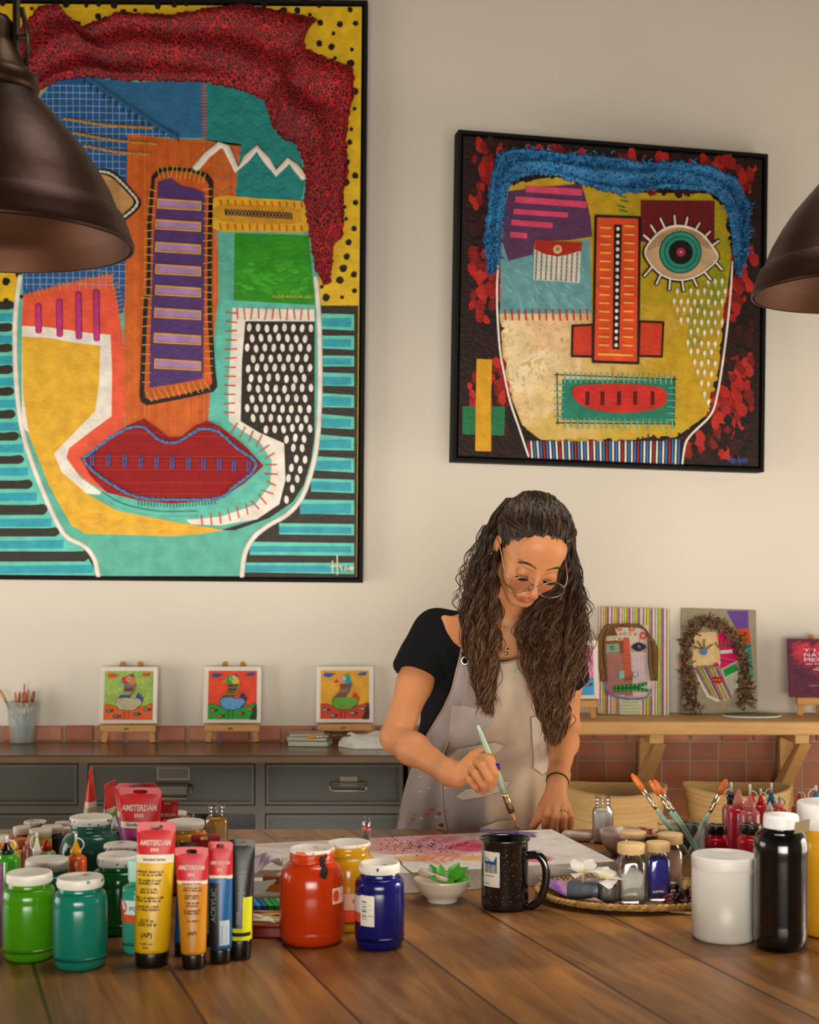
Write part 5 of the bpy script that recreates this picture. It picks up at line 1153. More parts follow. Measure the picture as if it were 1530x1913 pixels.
# ---------- squeeze bottles ----------
def squeeze(lab,X,D,r,zt_,zb_,zc,col,tipc,group,cap='#dcd8cc',loop=1,ruff=False,strap=True,mat=None):
    """zb_: shoulder height, zt_: tip height, zc: strap cap height"""
    t=thing('squeeze_bottle',lab,'squeeze bottle',(X,D,TZ),0,group); REG.append((lab[:22],X,D,r))
    q=MB(); q.lathe([(0,0),(r*.92,0),(r,.004),(r,zb_-r*.45),(r*.93,zb_-r*.2),(r*.75,zb_-r*.05),(r*.45,zb_),(r*.42,zb_+.003)],col,mat or M_plast,36); q.build('bottle_body',t)
    h=zt_-zb_; q=MB()
    if ruff:
        vs=[(r*.42,zb_+.001),(r*.5,zb_+h*.15),(r*.42,zb_+h*.3),(r*.56,zb_+h*.5),(r*.38,zb_+h*.7),(r*.12,zt_)]; q.lathe([(0,zb_)]+vs+[(0,zt_)],tipc,M_plast,12)
    else: q.lathe([(0,zb_+.001),(r*.52,zb_+.001),(r*.54,zb_+h*.3),(r*.46,zb_+h*.42),(r*.36,zb_+h*.48),(r*.14,zt_-.002),(0,zt_)],tipc,M_plast,28)
    q.build('nozzle',t)
    if strap:
        q=MB(); q.lathe([(0,zt_-.002),(.0022,zt_-.002),(.0022,zc),(.0014,zc+.001),(0,zc+.001)],cap,M_plast,12)
        q.tube([(loop*(.002+.62*r*sin(a)),-.001,zt_+(zc-zt_)*.3-(zt_-zb_-h*.2)*.5*(1-cos(a))) for a in np.linspace(0,pi*.98,14)]+[(loop*r*.3,0,zb_+h*.1)],.0011,cap,M_plast,8); q.build('cap_and_strap',t)
    return t
GS='squeeze bottles in the left group'; GR='squeeze bottles in the right group'
def SQ(lab,cx,D,w_,yt,yb,yc,col,tipc,group,**k):
    X,_,r=onD(cx,D,w_); return squeeze(lab,X,D,r,zt(yt,D),zt(yb,D),zt(yc,D),col,tipc,group,**k)
SQ('bright green squeeze bottle with black nozzle at the left edge',13,2.22,48,1572,1596,1562,'#3fae1c','#121210',GS)
SQ('yellow squeeze bottle partly hidden behind the green one',26,2.38,34,1568,1588,1556,'#d8a81c','#e0b020',GS,strap=False)
SQ('purple squeeze bottle cut by the left edge of the table group',-12,2.10,34,1600,1612,1590,'#6f4470','#c9c0c8',GS)
SQ('orange squeeze bottle with yellow nozzle in front of the big teal jar',142,2.26,40,1569,1598,1558,'#e2571c','#e2a21c',GS)
SQ('squeeze bottle with white nozzle, behind the second teal jar',69,2.28,30,1562,1599,1556,'#c4b8a8','#e0dcd0',GS,loop=-1)
SQ('olive squeeze bottle with bright red nozzle in the left group',87,2.40,36,1566,1589,1560,'#9aa83a','#c8161a',GS,strap=False)
SQ('dusty pink translucent squeeze bottle in the left group',53,2.38,22,1560,1580,1540,'#a8645a','#c89a8c',GS,strap=False)
SQ('squeeze bottle with stained white cap beside the magenta tube',214,2.52,26,1524,1550,1518,'#3a6a4a','#d0dcd4',GS,strap=False)
# right group
SQ('brown squeeze bottle with black ruffled nozzle, in the right group',1366,2.66,34,1479,1503,1462,'#a8634a','#141210',GR,loop=-1,ruff=True)
SQ('crimson squeeze bottle with salmon nozzle, beside the red pots',1380,2.56,42,1474,1508,1470,'#c4183c','#cf7f6a',GR,strap=False)
SQ('dusty pink squeeze bottle with matching nozzle, frontmost of the right group',1401,2.46,38,1482,1514,1466,'#b8605e','#c4706a',GR)
SQ('small red squeeze bottle with red nozzle behind the pink one',1421,2.60,30,1484,1503,1474,'#c42a34','#cc1a1e',GR)
SQ('red tipped squeeze bottle at the back of the right group',1404,2.76,26,1480,1496,1466,'#b83a3a','#d01c1c',GR,strap=False)
SQ('squeeze bottle with blue nozzle and tall white cap, right group',1441,2.68,30,1478,1500,1463,'#9a5a58','#1f6a9a',GR,loop=-1)
SQ('grey squeeze bottle with pale nozzle in front of the blue tipped one',1438,2.54,24,1496,1516,1488,'#a8a49c','#c8c4bc',GR,strap=False)
SQ('red squeeze bottle with teal strap, right group',1456,2.60,26,1494,1510,1488,'#c4302c','#c9847a',GR,cap='#6aa89a')
SQ('squeeze bottle with orange red nozzle behind the white capped bottle',1493,2.60,28,1480,1504,1480,'#b84a34','#c83a24',GR)
SQ('squeeze bottle with large blue nozzle at the right edge',1524,2.50,38,1476,1506,1468,'#3a7aa0','#1f78ac',GR,loop=-1)
# orange bottle lying at far left
# ---------- tubes ----------
M_ink='#2a2210'
def tube(lab,cxb,by,wb,cxt,ty,wt,col,yaw=0.,cap=True,header=.26,capf=.12,words=None,group='paint tubes standing on their caps',D=None,capc='#100e0c',hcol='#b3121a',bands=True,dark=None,zoff=0.,hole=True,big='AMSTERDAM',title=True):
    if D is None:
        Df=F*(CAMZ-TZ)/(by-HY); D=Df/(1-wb/(2*F))
    X=(cxb-CX)/F*D; r=wb/2*D/F; H=zt(ty,D)-zoff; wtm=wt/2*D/F; xt=(cxt-CX)/F*D-X
    t=thing('paint_tube',lab,'paint tube',(X,D,TZ+zoff),0,group); REG.append((lab[:22],X,D,r*.9))
    hc=H*capf
    Sh=Matrix(((1,0,xt/H,0),(0,1,0,0),(0,0,1,0),(0,0,0,1)))@ROT(yaw,'Z')
    q=MB(); q.lathe([(0,0),(r*.86,0),(r*.9,.002),(r*.93,hc-.003),(r*.9,hc),(0,hc)],capc,M_plast,36,Sh,sy=.95); 
    if capc=='#100e0c': q.build('screw_cap',t)
    else: q.build('screw_cap',t)
    # body: ellipse at the cap, flat crimp at the top
    n=40; rows=30; zc0=hc; ztop=H*.945 if hole else H
    def sec(f):   # half width, half depth at height fraction f
        w_=r*.97+(wtm-r*.97)*(f**1.0); d=r*.93*max(0,(1-f**1.7))**.85+.0012; return w_,d
    def surf(x,z,off=0.):
        f=(z-zc0)/(ztop-zc0); f=min(max(f,0),1); w_,d=sec(f); k=max(0,1-(x/w_)**2); return Vector((x,-(d*math.sqrt(k))-off,z))
    vs=[];fs=[];cols=[]
    for j in range(rows+1):
        f=j/rows; w_,d=sec(f); z=zc0+(ztop-zc0)*f
        for i in range(n):
            a=2*pi*i/n; vs.append((w_*cos(a),d*sin(a),z))
    hz=1-header
    for j in range(rows):
        f=(j+.5)/rows
        c=tuple(v_*.8 for v_ in lin(col))
        if bands:
            if f>hz: c=lin(hcol)
            elif f>hz-.055: c=lin('#cfc4ae')
        elif dark and f>dark: c=lin('#0f0e0d')
        for i in range(n):
            k=(i+1)%n; fs.append((j*n+i,j*n+k,(j+1)*n+k,(j+1)*n+i)); cols.append(c)
    fs.append(tuple(reversed(range(n)))); cols.append(cols[0])
    q=MB(); q.add(vs,fs,cols,M_tubef,True,Sh)
    # flat header with the hanging slot
    if hole:
        hcl=lin(hcol) if bands else lin('#0f0e0d'); w_,d=sec(1.); m_=28; out=[]; inn_=[]; z0=ztop; z1=H; zm=(z0+z1)/2+.0; hh=(z1-z0)/2+.004; z0b=ztop-.004
        zmid=(z0b+H)/2
        for i in range(m_):
            a=2*pi*i/m_; c_,s_=cos(a),sin(a); k=1/max(abs(c_)/w_,abs(s_)/((H-z0b)/2)); out.append((k*c_,zmid+k*s_))
            k2=1/max(abs(c_),abs(s_)*1.0); inn_.append((w_*.34*c_*min(1.25,k2**.5),zmid+min(.0035,(H-z0b)*.3)*s_*k2**.3))
        V=[];Fc=[]
        for y in (-.0011,.0011):
            V+=[(x,y,z) for x,z in out]+[(x,y,z) for x,z in inn_]
        for i in range(m_):
            j=(i+1)%m_; Fc+=[(i,m_+i,m_+j,j)[::-1],(2*m_+i,2*m_+j,3*m_+j,3*m_+i)[::-1],(i,j,2*m_+j,2*m_+i),(m_+i,3*m_+i,3*m_+j,m_+j)]
        q.add(V,Fc,hcl,M_tubef,False,Sh)
    q.build('tube_body',t)
    q=MB(); W_=wtm*2
    def tx(s_,size,x,zf,c,width=None,bold=.02,m=M_matte,al='CENTER'): q.text(s_,size,c,m,Sh,bold,al,fn=lambda v:surf(x+v.x,zc0+(ztop-zc0)*zf+v.y,.0007),width=width)
    if bands and title:
        tx(big,W_*.185,0,hz+header*.40,'#ece0d6',W_*.80,.035)
        for k in (-1.5,-.5,.5,1.5): q.add([surf(k*W_*.055+dx,zc0+(ztop-zc0)*(hz+header*.16)+dz,.0008) for dx,dz in ((-W_*.02,0),(W_*.02,0),(W_*.02,W_*.085),(-W_*.02,W_*.085))],[(0,1,2,3)],'#d8a8a0',M_matte,False,Sh)
        tx('Standard Series',W_*.095,0,hz-.042,'#4a4038',W_*.58)
    if words:
        rw=random.Random(len(words))
        for s_,zf,sz,x in words:
            c_='#2a2010' if col!='#0f0e0d' else '#8a8a84'
            if not s_.startswith('~'): tx(s_,sz,x,zf,c_); continue
            n_=int(s_[1:]); wt_=n_*sz*.42; a=x-wt_/2      # unreadable small print: a row of tiny strokes
            z0_=zc0+(ztop-zc0)*zf
            while a<x+wt_/2:
                b_=a+sz*rw.uniform(.18,.3); hh=sz*rw.choice([.5,.5,.7])
                q.add([surf(a,z0_,.0007),surf(b_,z0_,.0007),surf(b_,z0_+hh,.0007),surf(a,z0_+hh,.0007)],[(0,1,2,3)],c_,M_matte,False,Sh); a=b_+sz*(.12 if rw.random()<.8 else .4)
    if words is not None: q.build('print',t)
    elif bands and title: q.build('print',t)
    return t,surf,Sh,zc0,ztop
W5=[('For professional use',.655,.0042,.0),('on canvas and wood',.63,.0042,.0),('Su superficie seca',.585,.0042,.003),('en veinte minutos',.56,.0042,.003),('A large range',.515,.0042,.002),('pour l\'artiste',.49,.0042,.002),('Mit Wasser verdunnbar',.445,.0042,.001),('fur Holz und Stein',.42,.0042,.001),('la base acrilica',.375,.0042,.001),('e molto resistente',.35,.0042,.001),('8.5 fl oz',.26,.005,.001),('250 ml e',.225,.0065,.0),('(AP)',.135,.008,.004),('made in europe',.075,.003,.0),('lot 0000',.045,.003,.0)]
W5=[(a if a[0] in '82(' else '~%d'%(len(a)-2),b_,c*1.15,-.005) for a,b_,c,_ in W5]
t,sf,Sh,z0,z1=tube('tall yellow tube with red header, frontmost of the standing tubes',283,1811,68,293,1535,72,'#dcae10',yaw=0,header=.205,capf=.105,words=W5)
t2,sf,Sh,z0,z1=tube('ochre yellow tube with red header, shorter one in front',362,1813,48,358,1582,62,'#c9841a',header=.26,capf=.125,words=[('~13',.655,.0042,.001),('~14',.63,.0042,.001),('~11',.58,.0042,.001),('~12',.555,.0042,.001),('~11',.505,.0042,.001),('~9',.48,.0042,.001),('~13',.43,.0042,.001),('~12',.405,.0042,.001),('~9',.33,.004,.002),('(AP)',.2,.007,.001)])
t3,sf,Sh,z0,z1=tube('blue tube with crumpled red header, to the right of the ochre tube',412,1803,44,412,1572,46,'#0f5a94',header=.26,capf=.125,words=[])
def spatch(q,sf,x0,x1,za,zb,c,off,Sh,nx=10,nz=8):
    vs=[sf(x0+(x1-x0)*i/nx,za+(zb-za)*j/nz,off) for i in range(nx+1) for j in range(nz+1)]; o=nz+1
    q.add(vs,[(i*o+j,(i+1)*o+j,(i+1)*o+j+1,i*o+j+1) for i in range(nx) for j in range(nz)],c,M_tubef,True,Sh)
q=MB(); spatch(q,sf,-.0155,-.0005,z0+.001,z0+(z1-z0)*.66,'#0a1218',.0005,Sh)
q.text('ACRYLIC',.0115,'#7a8f8a',M_matte,Sh@ROT(0,'Z'),.03,'LEFT',fn=lambda v:sf(-.0045-v.y*.9,z0+(z1-z0)*.27+v.x,.0010)); spatch(q,sf,.001,.0135,z0+.006,z0+.040,'#a8b4bc',.0008,Sh)
for k in range(7): q.add([sf(.003+dx,z0+.010+k*.0034+dz,.0012) for dx,dz in ((0,0),(.008,0),(.008,.0016),(0,.0016))],[(0,1,2,3)],'#3a4a54',M_matte,False,Sh)
q.build('barcode_label',t3)
t4,sf,Sh,z0,z1=tube('black and lime yellow tube at the right end of the standing tubes',448,1796,46,452,1567,50,'#0f0e0d',header=.26,capf=.17,words=[('~8',.72,.003,.003),('~8',.68,.003,.003),('~7',.60,.003,.002),('~8',.50,.003,.002)],bands=False,dark=-1,title=False)
q=MB()
spatch(q,sf,.0045,.0166,z0,z0+(z1-z0)*.46,'#c2c214',.0007,Sh)
def band(f0,f1,c,off):
    vs=[];fs=[]
    for i in range(19):
        for f in (f0,f1):
            w_=r_b*.985; x=-w_+2*w_*i/18; p=sf(x*(1.0),z0+(z1-z0)*f,off); vs.append(p)
    for i in range(18): fs.append((2*i,2*i+2,2*i+3,2*i+1))
    q.add(vs,fs,c,M_matte,True,Sh)
r_b=46/2*2.03/F
band(.0,.13,'#b8b814',.0006); band(.045,.085,'#0f0e0d',.001)
for k in range(8): q.add([sf(-.004+dx,z0+(z1-z0)*.18+k*.0022+dz,.001) for dx,dz in ((0,0),(.007,0),(.007,.001),(0,.001))],[(0,1,2,3)],'#8a8a84',M_matte,False,Sh)
q.text('b',.011,'#8aa820',M_matte,Matrix(),.0,'CENTER',fn=lambda v:Vector((v.x+.008,-.0155,.006+v.y))); q.build('printed_bands',t4)
tube('red headed tube mostly hidden behind the ochre tube',384,1770,44,384,1558,54,'#c9a024',header=.27,capf=.12,title=False)
tube('blue tube leaning behind the ochre tube, dark collar',343,1788,38,352,1574,34,'#0f4f86',bands=False,dark=.72,capf=.12,title=False,hole=False)
tube('magenta tube with large red header, top of the tube group',262,1716,58,262,1471,82,'#a81f78',header=.30,capf=.13,D=2.40)
tube('second magenta tube whose red corner shows behind the first',258,1700,56,255,1463,82,'#8a2a6a',header=.27,capf=.13,D=2.50,title=False)
tube('small red headed tube with white band, right of the magenta tube',308,1700,34,313,1496,42,'#c4c0b8',header=.3,capf=.13,D=2.58)
tube('white tube seen edge on with twisted red crimp, at the back',168,1660,36,170,1437,72,'#cdb896',yaw=pi/2+.12,header=.30,capf=.1,D=2.64,title=False,hcol='#c42a1c',words=None,group='tubes seen edge on')
tube('small green tube seen edge on with red crimp, at the back',200,1660,26,206,1461,60,'#6aa82a',yaw=pi/2-.1,header=.27,capf=.1,D=2.62,title=False,hcol='#c42a1c',words=None,group='tubes seen edge on')
# mint bottle with label
X,D,r=place(258,1786,60)
def lab_mint(q,r):
    curved(q,r,-1.5,1.5,.058,.078,'#cdd8d4',M_matte); curved(q,r,-1.5,1.5,.046,.058,'#c4552a',M_matte)
    q.add([((r+.0012)*sin(-.95+.42*cos(t)),-(r+.0012)*cos(-.95+.42*cos(t)),.068+.010*sin(t)) for t in [2*pi*i/20 for i in range(20)]],[tuple(range(20))],'#cf4a28',M_matte)
    q.text('POL',.008,'#4a5a62',M_matte,Matrix(),.02,'LEFT',fn=wrap(r,-.35,.064,.0012))
jar('paint_bottle','slim mint green bottle with ribbed pale cap, behind the yellow tube',X,D,r,zt(1606,D),zt(1644,D),r*.62,'#3aa88c',lidc='#a8cfc4',label=lab_mint,group=G1)
# odd tall white glue box
t=thing('cardboard_box','small beige box standing behind the green edge-on tube','box',(onD(217,2.76,24)[0],2.76,TZ)); q=MB(); q.box((-.012,-.01,0),(.012,.01,zt(1508,2.76)),'#bf9f7c',M_matte,bev=.001); q.build('box_body',t)
# ================= the canvas being painted =================
M_gl=M_glass
CZ=TZ+.035
Pn=T(1150,1609,CZ); Pf=T(1030,1549,CZ)
ev=(Pf-Pn); hgt=ev.length; ev.normalize(); eu=Vector((-ev.y,ev.x,0)); 
if eu.x>0: eu=-eu       # along the near edge, towards the left
Lc=.665
t=thing('stretched_painting','large white canvas lying on the table with a pink and orange wash in progress','canvas',(0,0,0))
q=MB(); nx,ny=230,80; vs=[];fs=[];vc=[]
def wash(px,py,x,y):
    base=lin('#d9d0c8'); 
    n1=sin(px*.05+3*sin(py*.13))*.5+sin(py*.31+px*.021)*.5; n2=sin(px*.13+py*.4)*.5+sin(px*.031-py*.22)*.5
    c=mixc(base,'#dcd6d0',.5+.5*n1)
    def ell(cx,cy,rx,ry,soft=.25,wob=.12):
        d=math.sqrt(((px-cx)/rx)**2+((py-cy)/ry)**2)+wob*n1; return max(0,min(1,(1-d)/soft))
    c=mixc(c,'#cfa59c',.55*ell(560,1574,200,10)); c=mixc(c,'#c8b0a8',.5*ell(520,1620,120,20))
    if py>1590 and px<560: c=mixc(c,'#c8b090',.35*(.5+.5*sin(py*1.3)))
    c=mixc(c,'#c2808a',.85*ell(800,1578,150,24)); c=mixc(c,'#9a3a5a',.8*ell(845,1575,95,16)*(.6+.4*n2)); c=mixc(c,'#b8204a',.8*ell(880,1583,50,9))
    c=mixc(c,'#c98a7c',.8*ell(740,1584,60,13))
    c=mixc(c,'#cf9a3a',.75*ell(770,1603,42,7)); c=mixc(c,'#cf7a5a',.9*ell(820,1602,48,14)*(.7+.3*sin(px*.35+2*sin(py*.4)))); c=mixc(c,'#d99a30',.9*ell(890,1604,50,7)*(.7+.3*n2))
    c=mixc(c,'#c8506a',.85*ell(1000,1604,38,8,.3,.02))
    return c
def proj(P): return CX+F*P.x/P.y, HY-F*(P.z-CAMZ)/P.y
for i in range(nx+1):
    for j in range(ny+1):
        P=Pn+eu*(Lc*i/nx)+ev*(hgt*j/ny); px,py=proj(P); vs.append(P); vc.append(wash(px,py,i/nx,j/ny))
for i in range(nx):
    for j in range(ny): o=i*(ny+1)+j; fs.append((o,o+1,o+ny+2,o+ny+1))
q.add(vs,fs,'#d8d0c8',M_art,True,None,vc)
cs=[Pn,Pn+eu*Lc,Pn+eu*Lc+ev*hgt,Pf]; lo=[Vector((p.x,p.y,TZ+.0008)) for p in cs]; up=[Vector((p.x,p.y,CZ-.0004)) for p in cs]
q.add(lo+up,[(0,1,5,4),(1,2,6,5),(2,3,7,6),(3,0,4,7),(3,2,1,0)],'#d2c8bc',M_cloth,False)
q.build('primed_canvas',t)
q=MB(); rr_=random.Random(5)
for _ in range(300):   # dark flecks and blue brush marks
    px=rr_.gauss(800,52); py=rr_.gauss(1578,9)
    if not(700<px<905 and 1558<py<1598): continue
    P=T(px,py,CZ+.0006); r=rr_.uniform(.0005,.0016); a=rr_.uniform(0,3)
    q.add([P+Vector((r*2*cos(t_)*cos(a)-r*sin(t_)*sin(a),r*2*cos(t_)*sin(a)*1.5+r*1.5*sin(t_),0)) for t_ in [2*pi*i/6 for i in range(6)]],[tuple(range(6))],rr_.choice(['#3a1a34','#2a1626','#5a1f3c']),M_matte)
for _ in range(30):
    px=rr_.uniform(520,700); py=rr_.uniform(1562,1569); P=T(px,py,CZ+.0006); r=rr_.uniform(.0006,.0018)
    q.add([P+Vector((r*3*cos(t_),r*1.5*sin(t_),0)) for t_ in [2*pi*i/6 for i in range(6)]],[tuple(range(6))],'#3a2a34',M_matte)
o=q.build('dark_flecks',t); o['kind']='stuff'
q=MB()
for k,(a,b_,w_) in enumerate([((896,1550),(1000,1559),.014),((905,1553),(1003,1562),.010),((930,1551),(1006,1556),.004),((950,1558),(1001,1564),.003),((899,1549),(940,1551),.004)]):
    P0=T(*a,CZ+.0007+k*.0001); P1=T(*b_,CZ+.0007+k*.0001); n_=Vector((0,1,0))*w_
    m_=12; v_=[]
    for s_ in range(m_+1): P=P0.lerp(P1,s_/m_); ww=w_*(1-(s_/m_)**4*.6)*(1+.2*sin(s_*2)); v_+=[P+Vector((0,ww,0)),P-Vector((0,ww,0))]
    q.add(v_,[(2*s_,2*s_+1,2*s_+3,2*s_+2) for s_ in range(m_)],['#2a2a9a','#3434b0','#24248a'][k%3],M_jar)
q.build('blue_brushstroke',t)
# ================= mug =================
X,D,r=place(943,1706,88); zt_=CAMZ-(1557-HY)/F*(D+r*1.09)-TZ
M_enam=vcm('speckled_enamel',.16,namt=.05,coat=.8)
t=thing('enamel_mug','tall black speckled enamel mug with price sticker, centre of the table','mug',(X,D,TZ)); REG.append(('mug',X,D,r))
q=MB(); q.lathe([(0,0),(r*.93,0),(r*.97,.003),(r,.008),(r,zt_-.006),(r*1.03,zt_-.003),(r*1.085,zt_-.0015),(r*1.09,zt_),(r*1.07,zt_+.001),(r*.97,zt_-.003),(r*.965,.006),(0,.005)],'#0c0c0d',M_enam,64)
rr_=random.Random(2)
for _ in range(260):
    a=rr_.uniform(-1.6,1.6); z=rr_.uniform(.01,zt_-.012); s_=rr_.uniform(.0002,.0006)
    q.add([((r+.0003)*sin(a+s_*cos(t_)/r),-(r+.0003)*cos(a+s_*cos(t_)/r),z+s_*sin(t_)) for t_ in [2*pi*i/6 for i in range(6)]],[tuple(range(6))],rr_.choice(['#8a8a86','#b8b8b2','#5a5a58']),M_enam)
q.build('mug_body',t)
hp=[(r*.97,0,zt_-.026),(r+.014,0,zt_-.024),(r+.024,0,zt_-.030),(r+.030,0,zt_-.045),(r+.029,0,zt_-.070),(r+.021,0,zt_-.094),(r+.008,0,zt_-.106),(r*.97,0,zt_-.106)]
q=MB(); P=[Vector(p) for p in hp]; sm=[]
xy=smooth([(p.x,p.z) for p in P],n=5); q.tube([(x,0,z) for x,z in xy],.0052,'#0c0c0d',M_enam,14,flat=1.3,M=ROT(R(-18),'Z')); q.build('handle',t)
q=MB(); curved(q,r,-1.12,-.28,.040,.096,'#cfc8bc',M_matte,18,.0005)
curved(q,r,-1.04,-.40,.076,.081,'#14477e',M_matte,16,.0008); curved(q,r,-1.04,-1.0,.080,.093,'#14477e',M_matte,3,.0008); curved(q,r,-.46,-.40,.080,.089,'#14477e',M_matte,3,.0008); curved(q,r,-.52,-.46,.080,.085,'#14477e',M_matte,3,.0008)
q.tube([((r+.001)*sin(-.90+.09*cos(t_)),-(r+.001)*cos(-.90+.09*cos(t_)),.0825+.0032*sin(t_)) for t_ in np.linspace(0,2*pi,18)],.0005,'#14477e',M_matte,5); curved(q,r,-.78,-.74,.080,.084,'#14477e',M_matte,3,.0008)
a=-1.02; rr_=random.Random(8)
while a<-.36: w_=rr_.choice([.012,.02,.035]); curved(q,r,a,a+w_,.062,.076,'#2c2c30',M_matte,1,.0009); a+=w_+rr_.choice([.015,.025])
[curved(q,r,-1.0+k_*.05,-.97+k_*.05,.0565,.0585,'#5a5650',M_matte,1,.0009) for k_ in range(10)]; [curved(q,r,-1.0+k_*.05,-.965+k_*.05,.0440,.0455,'#6a655c',M_matte,1,.0009) for k_ in range(5)]; q.build('price_sticker',t)
# ================= bowl of leaves with a pestle =================
X,D,_=place(826,1690,56); r=53/F*D; hb_=CAMZ-(1640-HY)/F*D-TZ; bw=(X,D)
t=thing('ceramic_bowl','small cream ceramic bowl holding basil leaves and a stone pestle','bowl',(X,D,TZ)); REG.append(('bowl',X,D,r))
q=MB(); q.lathe([(0,0),(r*.52,0),(r*.54,.002),(r*.5,.005),(r*.72,.012),(r*.88,.022),(r*.96,.032),(r,hb_-.001),(r*.985,hb_),(r*.96,hb_-.001),(r*.90,.032),(r*.8,.022),(r*.6,.012),(r*.3,.008),(0,.008)],'#c9bda8',vcm('glazed_ceramic',.3,coat=.5,namt=.05),56); q.build('bowl_body',t)
def leafmesh(q,P,dirv,nrm,L_,w_,col,curl=.3,m=M_leaf):
    d=Vector(dirv).normalized(); n_=Vector(nrm); n_=(n_-d*n_.dot(d)).normalized(); s_=d.cross(n_); N_=9; vs=[];fs=[]
    for i in range(N_+1):
        f=i/N_; wd=w_*sin(pi*min(1,f*1.02))**.8*(1-.35*f)+.0002; c=Vector(P)+d*L_*f+n_*(-curl*L_*f*f)
        for j in (-1,-.5,0,.5,1): vs.append(c+s_*wd*j+n_*(abs(j)*wd*.35+.0006*sin(i*2+j*3)))
    for i in range(N_):
        for j in range(4): o=i*5+j; fs.append((o,o+1,o+6,o+5))
    q.add(vs,fs,col,m)
for k,(dx,dy,ang,el,L_,w_,c) in enumerate([(-.008,.002,2.3,.95,.032,.0085,'#3f8a1c'),(.0,.0,1.9,1.1,.030,.009,'#56a02a'),(.010,-.004,.2,.55,.030,.010,'#2f7a14'),(.014,.0,.9,1.0,.036,.0125,'#4a9a22'),(.012,-.008,-.1,.8,.038,.013,'#3a8818'),(.020,-.004,.1,.25,.030,.010,'#2f7a16'),(.016,-.010,-.5,.35,.030,.011,'#419020'),(.006,-.012,-1.2,.3,.026,.010,'#357f18'),(-.002,-.010,3.6,.5,.022,.009,'#3f8a1c'),(.022,.004,.4,.15,.028,.010,'#2a6f12'),(.0,.008,2.8,.7,.03,.010,'#4a9422'),(.026,-.008,-.2,-.25,.022,.009,'#3a8418')]):
    q=MB(); d=(cos(ang)*cos(el),sin(ang)*cos(el),sin(el)); leafmesh(q,(X+dx,D+dy,TZ+hb_-.004),d,(-.2,-.6,.8),L_,w_,c,.25)
    leaf=q.build('basil_leaf'); leaf['label']='green basil leaf heaped in the cream bowl'; leaf['category']='leaf'; leaf['group']='basil leaves in the bowl'
q=MB(); p0=W(838,1648,D-.012); p1=W(782,1627,D+.004)
pts=[p0.lerp(p1,f) for f in np.linspace(0,1,12)]; q.tube(pts,[.0035,.0055,.006,.006,.0058,.0056,.0055,.0055,.0062,.0075,.0072,.0035],'#bfa595',M_stone,16); tag(q.build('pestle'),'pinkish stone pestle lying in the bowl of basil','pestle')
q=MB(); pts=[W(*p,D-.01) for p in [(783,1636),(771,1632),(762,1626),(752,1617)]]; q.tube(pts,[.0012,.0015,.0014,.0010],'#6a7a34',M_leaf,8); leafmesh(q,pts[-1],(-.3,0,.5),(0,-1,.3),.012,.002,'#7a8a3a',.1); tag(q.build('herb_stem'),'thin green herb stem sticking out left of the bowl','stem')
# ================= lacquer box with pastels, sticks and paper =================
X0,X1=-.262,-.205; Db=2.30
t=thing('lacquer_box','dark red lacquered tray box with drawing sticks, left of the orange jar','box',(cx_(497,2.19),2.185,TZ))
q=MB(); wl=.038
q.box((-wl,-.045,0),(wl,.045,.018),'#6a120c',M_plast,bev=.003); q.build('box_body',t)
q=MB(); q.box((-wl,-.045,.018),(wl,.045,.0215),'#8a3a18',M_plast,bev=.001); q.build('box_lid_edge',t)
base=Vector((cx_(497,2.19),2.19,TZ+.0218))
for k in range(9):
    a=random.uniform(-.6,.35); L_=random.uniform(.04,.07); q=MB(); c=base+Vector((random.uniform(-.014,.012),-.036+k*.005,.0025+.001*(k%3))); d=Vector((cos(a),sin(a)*.5,0))*L_/2
    q.tube([c-d,c,c+d],.0022,random.choice(['#c9a868','#b98f4c','#d8c8a0','#a8803c']),M_wood,8)
    o=q.build('wooden_stick'); o['label']='thin pale wooden stick lying on the red lacquer box'; o['category']='stick'; o['group']='sticks on the lacquer box'
t=thing('palette_knife','white plastic spatula resting across the red lacquer box','spatula',base+Vector((-.012,-.036,.009)))
q=MB(); q.tube([(-.02,0,.004),(.0,-.004,.002),(.012,-.008,-.001)],.0022,'#d8d0b8',M_plast,8); q.build('handle',t)
q=MB(); leafmesh(q,(.010,-.007,-.001),(1,-.5,-.2),(0,-.3,1),.024,.006,'#ddd6c2',.05,M_plast); q.build('blade',t)
c0=Vector((cx_(500,2.27),2.268,TZ))
t=thing('pastel_tray','white box of coloured pastels behind the red lacquer box','box',c0)
q=MB(); q.box((-.045,-.03,0),(.04,.03,.016),'#cfc4b4',M_matte,bev=.001); q.build('tray',t)
for k,c in enumerate(['#2f6aa8','#3a84b8','#2a5a98','#3f9a4a','#2f8a3c','#56a85a','#4a4a44']):
    q=MB(); q.box((-.004,-.026,0),(.004,.026,.008),c,M_matte,TR(c0.x-.028+k*.0095,c0.y,TZ+.0175)@ROT(.3,'Z')@ROT(0,'X'),bev=.001); o=q.build('pastel_stick'); o['label']='%s pastel stick in the white tray'%['blue','light blue','dark blue','green','bright green','pale green','charcoal'][k]; o['category']='pastel'; o['group']='pastel sticks in the tray'
t=thing('carton','open white carton behind the pastels, left of the orange jar','box',(cx_(484,2.33),2.332,TZ))
q=MB(); q.box((-.034,-.02,0),(.034,.02,.030),'#d6cdc2',M_matte,ROT(.25,'Z'),bev=.0008); q.add([Vector(v) for v in [(-.034,-.02,.03),(.034,-.02,.03),(.022,-.030,.052),(-.036,-.034,.048)]],[(0,1,2,3),(3,2,1,0)],'#dcd6ce',M_matte,False,ROT(.25,'Z')); q.build('carton_body',t)
